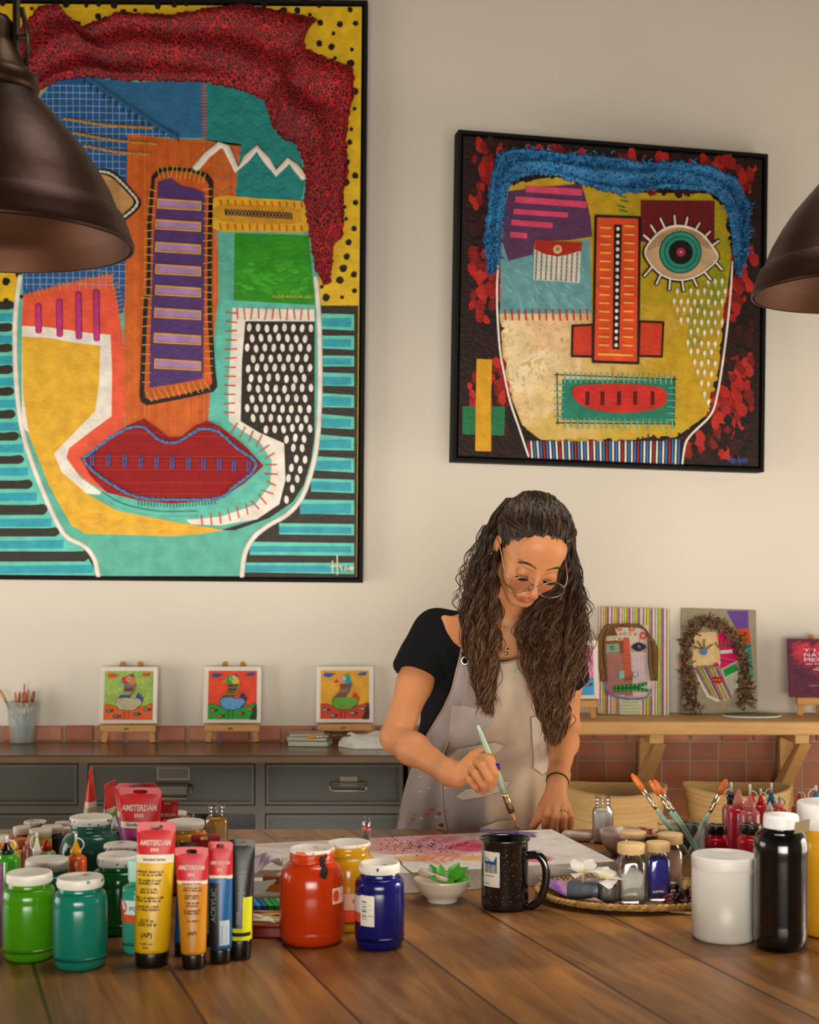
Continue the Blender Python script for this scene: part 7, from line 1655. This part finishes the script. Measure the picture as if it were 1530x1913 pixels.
# hand resting on the table
dD=.0
HLf=PX_([(1027,1500,2.965),(1022,1523,2.945),(1019,1544,2.955),(1025,1554,2.955)]),PX_([(1038,1502,2.962),(1038,1527,2.938),(1036,1549,2.948),(1039,1556,2.952)]),PX_([(1049,1504,2.965),(1053,1527,2.942),(1052,1547,2.952),(1051,1556,2.955)]),PX_([(1058,1508,2.972),(1066,1525,2.952),(1066,1541,2.960),(1062,1552,2.960)])
HLt=PX_([(1030,1480,2.985),(1016,1505,2.975),(1007,1527,2.962),(996,1545,2.955)])
def fingers(P,fs,th,w_,el):
    d=None
    for i,f in enumerate(fs):
        s_=[1.,1.,.97,.86][i]; e=chain(P,f,[.0092*s_,.0086*s_,.0078*s_,.0064*s_],.003); d=e if d is None else smin(d,e,.0018)
    pal=None
    for i,f in enumerate(fs):
        e=cap_(P,w_+(f[0]-w_)*.18,f[0],.0155-.001*i,.0115-.0008*i); pal=e if pal is None else smin(pal,e,.010)
    d=smin(d,pal,.006); d=smin(d,cap_(P,w_,th[1],.015,.0125),.008); d=smin(d,chain(P,th[1:],[.0115,.0098,.0078],.004),.004); return d
def arms(P):
    d=smin(chain(P,[S_R,S_R+(E_R-S_R)*.5,E_R],[.038,.0355,.0305],.02),chain(P,[E_R,E_R+(W_R-E_R)*.3,W_R+(E_R-W_R)*.12,W_R],[.0305,.0315,.0215,.020],.02),.012)
    e=smin(chain(P,[S_L,S_L+(E_L-S_L)*.5,E_L],[.039,.035,.030],.02),chain(P,[E_L,E_L+(W_L-E_L)*.3,W_L+(E_L-W_L)*.12,W_L],[.030,.031,.0210,.0195],.02),.012)
    return d,e
def skin_fn(P):
    tr=smin(trunk(P),breasts(P),.04); 
    sh=smin(cap_(P,NB+np.array([0,.02,-.012]),S_R,.043,.037),cap_(P,NB+np.array([0,.02,-.012]),S_L,.043,.038),.03)
    d=smin(tr,sh,.035); a,b_=arms(P); d=smin(d,smin(a,b_,.001),.02)
    # collar bones
    d=smin(d,cap_(P,NB+np.array([-.015,-.045,-.005]),S_R+np.array([.02,-.03,.03]),.006,.007),.014); d=smin(d,cap_(P,NB+np.array([.02,-.045,-.005]),S_L+np.array([-.02,-.03,.03]),.006,.007),.014)
    d=smin(d,chain(P,[NB+np.array([-.004,.03,-.02]),NB*.5+H(0,-.035,-.055)*.5+np.array([0,.008,0]),H(0,-.030,-.060)],[.050,.0445,.043],.02),.03)
    Q=(P-HC)@HR; near=np.linalg.norm(Q,axis=1)<.19; hd=np.full(len(P),1.); 
    if near.any(): hd[near]=head(Q[near]/HS)*HS
    d=smin(d,hd,.008)
    for f,t,w_,e,c in ((HRf,HRt,W_R,E_R,0),(HLf,HLt,W_L,E_L,1)):
        near=np.linalg.norm(P-np.mean([x[1] for x in f],axis=0),axis=1)<.14
        if near.any(): g=np.full(len(P),1.); g[near]=fingers(P[near],f,t,w_,e); d=smin(d,g,.010)
    for sx in (-1,1):   # legs down to the ankles
        hx=.146+sx*.070; d=smin(d,chain(P,[(hx,3.27,.80),(hx+sx*.01,3.27,.46),(hx+sx*.015,3.31,.10)],[.078,.052,.036],.03),.03)
    return d
hb=(HC-np.array([.125,.15,.165]),HC+np.array([.125,.15,.150]))
mr_=np.mean([f[1] for f in HRf]+[W_R],axis=0); ml_=np.mean([f[1] for f in HLf]+[W_L],axis=0)
hbR=(mr_-.072,mr_+.072); hbL=(ml_-.066,ml_+.066)
fine=[(hb,.0023),(hbR,.0014),(hbL,.0014)]
def outside(c):
    k=np.ones(len(c),bool)
    for (a,b_),h_ in fine: k&=~((c>a+.006)&(c<b_-.006)).all(1)
    return k
person=thing('person','woman in black top and beige apron leaning over the canvas with a brush','person',(0,0,0))
q=MB(); skinc=np.array(lin('#c98758')); 
def skincol(vs):
    n=len(vs); c=np.tile(skinc,(n,1)); Q=((vs-HC)@HR)/HS; ax=np.abs(Q[:,0]); hd=(np.linalg.norm(Q,axis=1)<.135)&(Q[:,2]>.03)
    def g(cx,cy,sx,sy): return np.exp(-(((ax-cx)/sx)**2+((Q[:,1]-cy)/sy)**2))*hd
    def mx(t,col): nonlocal_c[0]=nonlocal_c[0]*(1-t[:,None])+np.array(lin(col))*t[:,None]
    nonlocal_c=[c]
    mx(.45*g(.036,-.034,.016,.014),'#c4634a'); mx(.35*g(0,-.036,.012,.010),'#c46a50'); mx(.5*g(.031,-.003,.015,.008),'#9c5c3c')
    lips=np.maximum(np.exp(-((Q[:,1]+.0612)/.0032)**4)*(ax<.0172),np.exp(-((Q[:,1]+.0713)/.0040)**4)*(ax<.0165))*hd*(Q[:,2]>.080)
    mx(.8*lips,'#b0504a'); mx(.9*np.exp(-((Q[:,1]+.0664)/.0010)**2)*(ax<.021)*hd*(Q[:,2]>.08),'#5a2420')
    mx(.95*np.exp(-((Q[:,1]+.0115+.10*(ax-.031)**2*10-.002)/.0013)**2)*(np.abs(ax-.031)<.0135)*hd,'#2a1812')
    br=np.exp(-((Q[:,1]-(.0205+.006*np.sin((ax-.012)/.036*pi)))/.0026)**2)*(ax>.012)*(ax<.048)*hd*(Q[:,2]>.05)
    mx(.8*br,'#3a2216')
    return nonlocal_c[0]
for (bx_,h_) in fine:
    vs,fc=surface_nets(skin_fn,bx_[0],bx_[1],h_); cc_=skincol(vs); q.add(vs.tolist(),fc.tolist(),'#c08055',M_skin,True,None,[tuple(x) for x in cc_])
vs,fc=surface_nets(skin_fn,(-.13,2.75,.04),(.46,3.42,1.50),.0075,outside); q.add(vs.tolist(),fc.tolist(),'#c08055',M_skin,True,None,[tuple(skinc)]*len(vs))
q.build('body',person)
# ---------- clothing ----------
def folds(P,a=.0035): x,y,z=P[:,0],P[:,1],P[:,2]; return a*(np.sin(38*x+22*z+3*np.sin(9*z))*.5+np.sin(55*z-31*x+4*np.sin(14*x))*.35+np.sin(90*x+40*y)*.15)
slR0=S_R+(E_R-S_R)*.02; slR1=S_R+(E_R-S_R)*.42; slL1=S_L+(E_L-S_L)*.44
def shirt_fn(P):
    tr=smin(trunk(P,.012),breasts(P)-.010,.045); sh=smin(cap_(P,NB+np.array([0,.035,-.02]),S_R,.05,.045),cap_(P,NB+np.array([0,.035,-.02]),S_L,.05,.046),.03)
    d=smin(tr,sh,.03)
    for s_,e_,c in ((S_R,slR1,.006),(S_L,slL1,-.004)):
        ax=(e_-s_)/np.linalg.norm(e_-s_); t=(P-s_)@ax; L_=np.linalg.norm(e_-s_); sl=cap_(P,s_,e_+ax*.05,.044,.061+c); sl=np.maximum(sl,t-L_); d=smin(d,sl,.018)
    d=d+folds(P)
    # neck opening: wide V, slipping off towards the picture's left shoulder
    c=NB+np.array([0,-.075,.030]); nk=ell_(P,c,(.166,.115,.098)); nk=smin(nk,cap_(P,NB+np.array([0,0,-.01]),H(0,-.02,0),.072,.09),.02)
    d=smax(d,-nk,.006); d=np.maximum(d,1.0-P[:,2]); 
    return d
vs,fc=surface_nets(shirt_fn,(-.12,2.90,.98),(.50,3.32,1.36),.0055); q=MB(); q.add(vs.tolist(),fc.tolist(),'#0e0e10',M_black); q.build('shirt',person,'loose black short sleeved top')
def trouser_fn(P):
    d=trunk(P,.006); d=np.maximum(d,P[:,2]-1.02)
    for sx in (-1,1): hx=.146+sx*.070; d=smin(d,chain(P,[(hx,3.27,.82),(hx+sx*.01,3.27,.46),(hx+sx*.015,3.31,.12)],[.088,.064,.052],.03),.03)
    return np.maximum(d,.10-P[:,2])+folds(P,.002)
vs,fc=surface_nets(trouser_fn,(-.08,3.08,.08),(.38,3.45,1.03),.011); q=MB(); q.add(vs.tolist(),fc.tolist(),'#2a3342',M_black); q.build('trousers',person,'dark blue trousers')
for sx in (-1,1):
    hx=.161+sx*.070; vs,fc=surface_nets(lambda P:np.maximum(smin(ell_(P,(hx,3.24,.035),(.042,.115,.042)),cap_(P,(hx,3.31,.05),(hx,3.31,.11),.04,.042),.03),.002-P[:,2]),(hx-.07,3.1,-.01),(hx+.07,3.42,.14),.008); q=MB(); q.add(vs.tolist(),fc.tolist(),'#3a2a20',M_matte); q.build('shoe',person)
# apron: a cloth wrapped round the front of the trunk; per level: z, centre, half width, depth, side angles
M_apr=M_linen
AL=[ # y px, x left, x right, depth of front
 (1214,860,1003,2.985),(1228,858,1006,2.983),(1250,852,1010,2.98),(1290,843,1016,2.985),(1330,826,1022,3.0),(1370,804,1025,3.03),(1400,787,1026,3.06),(1440,772,1027,3.085),(1480,759,1026,3.088),(1520,749,1024,3.086),(1560,742,1022,3.082),(1640,730,1020,3.08),(1760,716,1022,3.08),(1900,706,1030,3.09)]
AA=np.array(AL,float)
nz,nu=120,90; vs=[];fs=[]
yy=np.linspace(1214,1900,nz)
def apx(y,k): return np.interp(y,AA[:,0],AA[:,k])
def apron_pt(v,u,off=0.):
    y=1214+(1900-1214)*v; xl,xr,Df=apx(y,1),apx(y,2),apx(y,3); cx=(xl+xr)/2; D=Df+.06; hw=(xr-xl)/2/F*D; X0=(cx-CX)/F*D; amax=R(50) if y<1300 else R(50)+R(37)*min(1,(y-1300)/120)
    a=(u*2-1)*amax; x=X0+hw*sin(a)/sin(amax); dep=.105*(1 if y>1300 else .75+.25*(y-1214)/86); yv=Df+dep*(1-cos(a))
    fold=.0055*sin(8.5*u*2+4*v*3)*min(1,v*4)+.0042*sin(19*u+9*v+2.5*sin(6*v))*min(1,v*3)+.0022*sin(44*u-7*v)*min(1,v*3)+.003*sin(26*v+6*u)*(1-v)
    y+=24*sin(pi*u)**1.5*max(0,1-v*14); return Vector((x,yv-fold-off,CAMZ-(y-HY)/F*Df))
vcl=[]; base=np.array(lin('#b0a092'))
for i in range(nz):
    for j in range(nu):
        v,u=i/(nz-1),j/(nu-1)
        if i<6:   # bib top dips slightly between the corners
            pass
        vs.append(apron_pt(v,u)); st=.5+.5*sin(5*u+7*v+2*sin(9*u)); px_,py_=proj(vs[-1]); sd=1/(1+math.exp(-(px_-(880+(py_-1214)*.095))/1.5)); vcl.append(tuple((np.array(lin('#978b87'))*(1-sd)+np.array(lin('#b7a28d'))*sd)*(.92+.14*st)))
for i in range(nz-1):
    for j in range(nu-1): o=i*nu+j; fs.append((o,o+nu,o+nu+1,o+1))
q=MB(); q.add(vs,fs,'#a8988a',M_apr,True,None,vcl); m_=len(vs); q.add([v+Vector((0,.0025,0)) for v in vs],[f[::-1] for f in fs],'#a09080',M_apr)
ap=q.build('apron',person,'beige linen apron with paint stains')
q=MB()   # hems and centre seam
for u in (0.006,.994): q.tube([apron_pt(i/60,u,.001) for i in range(61)],.0022,'#9a8a78',M_apr,6)
q.tube([apron_pt(.001,j/30,.001) for j in range(31)],.0026,'#9c8c7a',M_apr,6)
q.tube([apron_pt(i/40*.62+.05,.16+.32*(i/40)**1.1,.0012) for i in range(41)],.0011,'#b8a894',M_apr,5)
q.build('hem',ap)
def patch(pxs,col,name,dz=.003,edge='#9c8c7a'):
    """cloth patch stitched on; outline in survey coordinates"""
    def inv(px,py):   # find (v,u) whose point projects there
        v=(py-1214)/686; best=None
        for it in range(3):
            for u in np.linspace(0,1,121):
                p=apron_pt(v,u); x_,y_=proj(p); e=abs(x_-px)
                if best is None or e<best[0]: best=(e,u,y_)
            v+= (py-best[2])/686*.9; bu=best[1]; best=None
        return v,bu
    C=[inv(*p) for p in pxs]; n=len(C); q=MB(); cv=(sum(c[0] for c in C)/n,sum(c[1] for c in C)/n); K=8; vs=[];fs=[]
    E=[]
    for i in range(n):
        a,b_=C[i],C[(i+1)%n]
        for k in range(5): E.append((a[0]+(b_[0]-a[0])*k/5,a[1]+(b_[1]-a[1])*k/5))
    m=len(E)
    for k in range(K+1):
        for e in E: vs.append(apron_pt(cv[0]+(e[0]-cv[0])*k/K,cv[1]+(e[1]-cv[1])*k/K,dz))
    for k in range(K):
        for i in range(m): j=(i+1)%m; fs.append((k*m+i,k*m+j,(k+1)*m+j,(k+1)*m+i))
    q.add(vs,fs,col,M_apr); q.tube([apron_pt(*e,dz) for e in E+[E[0]]],.0011,edge,M_apr,5); q.build(name,ap); return
patch([(835,1413),(855,1398),(925,1386),(943,1393),(930,1408),(850,1424)],'#c9bcac','arrow_patch')
patch([(850,1488),(868,1474),(935,1458),(955,1460),(940,1478),(866,1495)],'#c4b6a4','arrow_patch')
patch([(993,1340),(1022,1330),(1024,1440),(1012,1447),(996,1434)],'#c6b9aa','chest_pocket')
patch([(896,1545),(930,1533),(966,1530),(962,1552),(900,1556)],'#c0b09c','lower_patch')
patch([(844,1318),(872,1320),(925,1330),(925,1337),(880,1400),(842,1395)],'#aa9e98','sheer_panel',.0015,'#b8aca2')
q=MB(); rr_=random.Random(11)
for px,py,r,c in [(806,1517,.006,'#c9502c'),(822,1522,.007,'#c4482a'),(798,1525,.004,'#d0603a'),(832,1517,.003,'#d05a34'),(816,1530,.0035,'#d8d0c4'),(788,1533,.004,'#d8d4cc'),(826,1544,.006,'#b8301c'),(775,1527,.004,'#c87a5a'),(772,1536,.005,'#c88a70'),(803,1497,.003,'#4aa86a'),(812,1511,.0035,'#5aa06a'),(836,1493,.002,'#7aa05a'),(784,1484,.003,'#d8d0cc'),(801,1475,.002,'#d8d0cc'),(832,1475,.0025,'#e0dcd4'),(845,1520,.003,'#c8a08a'),(963,1250,.0028,'#4ab878'),(855,1530,.003,'#b89a8a'),(786,1456,.0025,'#d8d0cc'),(870,1546,.004,'#c47a5a')]:
    v=(py-1214)/686; best=min(((abs(proj(apron_pt(v,u))[0]-px),u) for u in np.linspace(0,1,200))); P=apron_pt(v,best[1],.0022); k=9
    q.add([P]+[P+Vector((r*1.5*cos(t_)*rr_.uniform(.5,1.2),-.0004,r*.7*sin(t_)*rr_.uniform(.5,1.2))) for t_ in [2*pi*i/k for i in range(k)]],[(0,i+1,(i+1)%k+1) for i in range(k)],c,M_matte)
q.build('paint_spots',ap,'spots of dried paint')
# straps over the shoulders with metal eyelets
q=MB()
for k,(px,py,sd) in enumerate([(872,1233,-1),(1002,1236,1)]):
    P=apron_pt((py-1214)/686,.09 if k==0 else .93,.003); M=TR(P.x,P.y,P.z)@ROT(R(90),'X')
    q.lathe([(.0055,0),(.0095,0),(.0098,.001),(.0085,.0022),(.0062,.0022),(.0055,.001),(.0055,0)],'#cfc6b4',M_metal,24,M); q.lathe([(0,.0004),(.0057,.0006)],'#0f0d0c',M_matte,20,M)
q.build('eyelet',ap,'metal eyelets')
def push(p,off,fn):
    p=np.array(p,float)
    for _ in range(12):
        E=1e-3; X_=np.array([p,p+[E,0,0],p+[0,E,0],p+[0,0,E]]); v=fn(X_); g=(v[1:]-v[0])/E; g/=np.linalg.norm(g)+1e-9; p=p+g*(off-v[0])*.8
    return Vector(p)
both=lambda P:np.minimum(skin_fn(P),shirt_fn(P))
for k,(u,S_) in enumerate([(.09,S_R),(.93,S_L)]):
    sg=-1 if k==0 else 1; P=apron_pt(.03,u,.002); n0=Vector(NB); q=MB()
    way=[P+Vector((0,-.002,.005)),Vector((P.x,P.y+.01,P.z+.03)),n0+Vector((sg*.085,-.05,.03)),n0+Vector((sg*.085,0,.06)),n0+Vector((sg*.08,.05,.05)),n0+Vector((sg*.07,.10,.0)),n0+Vector((sg*.05,.13,-.06))]
    xyz=[way[0]]+[push(w_,.004,both) for w_ in [way[a].lerp(way[a+1],f) for a in range(1,6) for f in (0,.33,.66)]]
    q.tube(xyz,.0055,'#0d0d0f',M_black,8,flat=.45); q.build('strap',ap)
# ---------- face details ----------
def hpt(x,u,f): return Vector(H(x,u,f))
for sx in (-1,1):
    q=MB()
    for k in range(150):
        t=random.random(); x=sx*(.011+.037*t); u=.0200+.0065*sin(t*pi*.95)+random.uniform(-.0020,.0020)*(1-.5*t); f=.0895-.5*max(0,(abs(x)-.010))**1.25*1.2
        q.tube([hpt(x,u,f),hpt(x+sx*.003,u+.0012,f-.0006),hpt(x+sx*.0055,u+.0012-.0012*t,f-.002)],[.0004,.0006,.0001],'#1e110a',M_hair,4)
    q.build('eyebrow',person); q=MB()
    for k in range(34):
        t=k/33; x=sx*(.0175+.027*t); f=.0865-2.*abs(abs(x)-.031)**1.5-.06*max(0,abs(x)-.031); u=-.0112-.0012*sin(t*pi)
        q.tube([hpt(x,u,f),hpt(x+sx*.001,u-.003,f+.0035),hpt(x+sx*.0022*t,u-.0042,f+.0065)],[.0005,.0004,.0001],'#140c08',M_hair,4)
    q.build('eyelashes',person)
gl=thing('eyeglasses','thin gold wire eyeglasses worn low on the woman\'s nose','glasses',(0,0,0))

q=MB(); GW='#c4b294'
lens=[]
for sx in (-1,1):
    cx_g,cu,cf=sx*.0355,-.019,.106; pts=[]
    for a in np.linspace(0,2*pi,41):
        x=cx_g+.0290*cos(a); u=cu+.0225*sin(a)-(.0015 if sin(a)>0 else 0); f=cf-.012*abs(x)*10*abs(x)-.10*(u-cu)*0-.003; pts.append(hpt(x,u,f))
    q.tube(pts,.00075,GW,M_metal,8,cap=False); lens.append(pts)
    q.tube([hpt(sx*.0640,-.012,.096),hpt(sx*.069,-.008,.088),hpt(sx*.074,-.004,.070),hpt(sx*.076,.006,.02),hpt(sx*.078,.010,-.01),hpt(sx*.076,-.008,-.03)],.0010,GW,M_metal,8)
    q.tube([hpt(sx*.010,-.020,.101),hpt(sx*.009,-.024,.098),hpt(sx*.0085,-.030,.0975)],.0016,'#d8d0c4',M_plast,8)
q.tube([hpt(-.0095,-.018,.1035),hpt(-.004,-.014,.106),hpt(.004,-.014,.106),hpt(.0095,-.018,.1035)],.0009,GW,M_metal,8)
q.build('wire_frame',gl)
for pts in lens:
    q=MB(); c=sum(pts[:-1],Vector())/40; q.add([c]+pts[:-1],[(0,i+1,(i+1)%40+1) for i in range(40)],'#ffffff',M_glass); q.build('lens',gl)
# bracelet, necklace, ring
q=MB(); ax=(W_L-E_L)/np.linalg.norm(W_L-E_L); u1=np.cross(ax,[0,1,0]); u1/=np.linalg.norm(u1); u2=np.cross(ax,u1)
q.tube([tuple(W_L-ax*.006+(u1*cos(a)+u2*sin(a))*.0228+ax*.003*sin(a)) for a in np.linspace(0,2*pi,36)],.0013,'#120f0e',M_matte,8,cap=False); tag(q.build('bracelet'),'thin black cord bracelet on the wrist resting by the canvas','bracelet')
pt=Vector(NB)
q=MB(); nk=[W(932,1140,3.02),W(933,1165,2.995),W(938,1195,2.985),W(946,1217,2.985),W(955,1200,2.985),W(968,1170,2.99),W(978,1142,3.01)]
q.tube(nk,.0006,'#c9a45a',M_metal,6); q.ball(tuple(W(946,1221,2.983)),.004,'#c9b08a',M_metal,12); q.ball(tuple(W(949,1212,2.983)),.002,'#2a2420',M_metal,8); tag(q.build('necklace'),'fine gold necklace with a tiny pendant at the woman\'s neckline','necklace')
q=MB(); a=Vector(HLf[2][0]).lerp(Vector(HLf[2][1]),.62); d=(Vector(HLf[2][1])-Vector(HLf[2][0])).normalized(); e1=d.orthogonal().normalized(); e2=d.cross(e1); q.tube([a+(e1*cos(t_)+e2*sin(t_))*.0094 for t_ in np.linspace(0,2*pi,24)],.0012,'#c9a050',M_metal,8,cap=False); tag(q.build('ring'),'thin gold ring on the hand resting beside the canvas','ring')
q=MB(); q.ball(tuple(H(-.078,-.034,-.008)),.0028,'#d8ccb0',M_metal,10); tag(q.build('earring'),'tiny stud earring in the woman\'s ear on the left','earring')
# ---------- the brush in her hand ----------
tp=W(968,1557,2.848); tp.z=max(tp.z,CZ+.001); hp_=W(892,1354,2.765)
b_=brush('flat_paint_brush',hp_,tp,'#a9bfa4','#6a4a5a',.0072,'long pale green flat brush held in the woman\'s hand, tip on the canvas',None,.66,ferr='#d8b88a',square=True)
q=MB(); d=(tp-hp_); q.tube([hp_+d*f for f in (.27,.32,.38,.43,.45)],[.0072,.0080,.0084,.0080,.0072],'#c47a1c',M_plast,12); o=q.build('painted_band',b_,'ochre paint on the handle'); o.matrix_parent_inverse=Matrix.Translation(-hp_)
q=MB(); q.ball(tuple(wv(930,1432,2.781)),(.0058,.006,.0075),'#24248a',M_jar,16); q.build('blue_paint_on_thumb',person,'dab of blue paint on the thumb')
# ---------- hair ----------
q=MB(); HCOL=['#24160e','#2e1d12','#422c1c','#1c110b','#54402c']; rh=random.Random(21)
# under layer: the cap of hair over the skull
n=44; vs=[];fs=[]; keep_={}
c0=(0,.036,-.012); rr_=(.0765,.078,.095)
for k in range(1,n):
    for i in range(64):
        a=2*pi*i/64; p=pi*k/n; vs.append((c0[0]+rr_[0]*sin(p)*cos(a),c0[1]+rr_[1]*cos(p),c0[2]+rr_[2]*sin(p)*sin(a)))
def incap(v): x,u,f=v; return not (f>.030 and u<.062-.30*max(0,abs(x)-.020) and abs(x)<.066-(.02 if u<0 else 0)) and u>-.055 and (f<.045 or u>.05)
for k in range(n-2):
    for i in range(64):
        j=(i+1)%64; fq=(k*64+i,k*64+j,(k+1)*64+j,(k+1)*64+i)
        if all(incap(vs[t]) for t in fq): fs.append(fq)
fs.append(tuple(reversed(range(64))))
q.add([Vector(H(*v)) for v in vs],fs,'#1a100a',M_hair)
def onskull(x,u,f,k): d=Vector((x,u-.036,f+.012)); s_=1/math.sqrt((d.x/.0735)**2+(d.y/.074)**2+(d.z/.0915)**2); d=d*s_*k; return Vector((d.x,d.y+.036,d.z-.012))
# combed back from the hairline to the crown
for k in range(1150):
    th=rh.uniform(-1.,1.); ang=th*R(100); clump=int((th+1)*14)
    hx=.070*sin(ang)*1.0; hf=.066*cos(ang)+.004; hu=.0625+rh.gauss(0,.0025)-.008*abs(th)-.060*abs(th)**2.4+.004*sin(th*9)
    dd=rh.random()**1.3; s0=Vector((hx,hu+dd*.045*(1-abs(th)*.5),hf-dd*.07)); e0=Vector((rh.uniform(-.03,.03)+.02*th,.030+rh.uniform(-.03,.03),-.105))
    col=rh.choice(HCOL); lift=rh.uniform(1.035,1.085)+.05*max(0,1-abs(th)*1.3)*rh.random(); N_=11; P=[]; ph=rh.uniform(0,6.3); am=rh.uniform(.0018,.0042); ph=clump*1.7+rh.uniform(-.5,.5); lift+=.035*(.5+.5*sin(clump*2.3))
    for i in range(N_):
        t=i/(N_-1); v=s0.lerp(e0,t); v.y+=sin(pi*t)*.035; lf=1.02+(lift-1.02)*min(1,t*4); w_=onskull(v.x,v.y,v.z,lf); w_.x+=am*sin(t*14+ph); w_.y+=am*.6*cos(t*11+ph); P.append(Vector(H(*w_)))
    r0_=rh.uniform(.0007,.0019); q.tube(P,[r0_*.12,r0_*.6]+[r0_]*(N_-3)+[r0_*.7],col,M_hair,4,cap=False)
# twisted rolls at the sides
for sx in (-1,1):
    for k in range(110):
        rh_=rh.random(); ph=rh.uniform(0,6.3); N_=36; P=[]
        for i in range(N_):
            t=i/(N_-1); a=ph+t*2.2; c=Vector((sx*(.040+.036*sin(t*1.5)),.078-.035*t,.055-.13*t)); c=onskull(c.x,c.y,c.z,1.09); rad=(.0035+.0065*rh_)*sin(pi*min(1,t+.12)); P.append(Vector(H(c.x+rad*cos(a),c.y+rad*sin(a),c.z)))
        r0_=rh.uniform(.0006,.0012); q.tube(P,r0_,rh.choice(HCOL),M_hair,4,cap=False)
hair=q.build('hair',person,'dark brown wavy hair, half pinned up')
HL2=['#2c1b10','#3a2416','#4a2f1c','#5c3c24','#24150c']
tips=['#4a2f1c','#6a452a','#7c5434','#3a2416','#5c3c24']
def lock(levels,D0,D1,n,name,lab,seed,amp=4.6,endj=60,pal=HL2,waves=48.):
    q=MB(); rh=random.Random(seed); L_=np.array(levels,float); y0,y1=L_[0,0],L_[-1,0]
    CL=[(c_/34+rh.uniform(-.02,.02),rh.random(),rh.uniform(0,6.3),rh.uniform(waves*.8,waves*1.55),rh.uniform(.5,1.5),rh.gauss(0,endj)) for c_ in range(34)]
    for k in range(n):
        cl=rh.choice(CL); s=cl[0]+rh.gauss(0,.028); dd=cl[1]*.6+rh.random()*.4; ye=y1-abs(cl[5])-abs(rh.gauss(0,18)); wl_=cl[3]*rh.uniform(.95,1.05)
        ye=max(ye,y0+120); N_=int((ye-y0)/5)+2; ph=cl[2]+rh.uniform(-.5,.5); am=amp*cl[4]*rh.uniform(.6,1.15); P=[]; ph2=rh.uniform(0,6.3); fly=rh.uniform(-1,1)*(16 if rh.random()<.08 else 4)
        for i in range(N_):
            y=y0+(ye-y0)*i/(N_-1); t=(y-y0)/(y1-y0); xl,xr=np.interp(y,L_[:,0],L_[:,1]),np.interp(y,L_[:,0],L_[:,2]); g=min(1,t*3)
            x=xl+(xr-xl)*s+am*g*(sin(2*pi*(y-y0)/wl_+ph)+.22*sin(2*pi*(y-y0)/(wl_*.58)+ph*2))+fly*t*t; D=np.interp(y,L_[:,0],L_[:,3])+(dd-.5)*np.interp(y,L_[:,0],L_[:,4])+.008*g*cos(2*pi*(y-y0)/wl_+ph); P.append(W(x,y,D))
        r0_=rh.uniform(.0004,.0012); ca=lin(rh.choice(pal[:2]+pal[4:])); cb=lin(rh.choice(tips)); q.tube(P,[r0_*.7]+[r0_*1.0]*(N_-3)+[r0_*.6,r0_*.2],'#2c1b10',M_hair,4,cap=False,vcols=[mixc(ca,cb,max(0,(i/(N_-1))*1.3-.25)) for i in range(N_)])
    return q.build(name,hair,lab)
lock([(930,948,972,2.985,.04),(962,922,952,2.965,.06),(1005,900,938,2.95,.07),(1050,888,930,2.94,.08),(1100,872,930,2.93,.09),(1150,866,934,2.92,.09),(1200,869,932,2.92,.08),(1250,884,926,2.925,.06),(1300,896,920,2.93,.05),(1345,902,918,2.935,.04)],0,0,820,'long_lock','long wavy lock falling over the shoulder on the left',31)
lock([(960,1042,1066,2.985,.05),(1010,1050,1074,2.98,.06),(1060,1050,1080,2.97,.08),(1100,1022,1084,2.975,.09),(1140,984,1090,2.985,.09),(1180,970,1092,2.975,.09),(1220,976,1086,2.965,.08),(1260,985,1075,2.96,.07),(1310,1002,1064,2.955,.06),(1360,1018,1062,2.955,.04),(1402,1030,1050,2.955,.03)],0,0,1250,'long_lock','long wavy lock falling over the shoulder on the right',37,endj=70)
lock([(1010,925,1062,3.03,.05),(1080,915,1070,3.04,.05),(1140,965,1085,3.03,.05),(1240,985,1088,3.02,.05)],0,0,300,'back_hair','darker hair behind the neck',41,endj=30,pal=HL2[:2]+HL2[4:])
lock([(980,900,936,2.95,.05),(1060,860,890,2.93,.06),(1120,850,880,2.92,.06),(1170,856,880,2.92,.05)],0,0,26,'loose_strands','loose fine curls',43,amp=6,endj=25)
lock([(1040,1072,1080,2.97,.05),(1150,1086,1100,2.96,.06),(1230,1084,1104,2.95,.05),(1290,1070,1094,2.95,.05)],0,0,30,'loose_strands','loose fine curls',47,amp=6,endj=30)
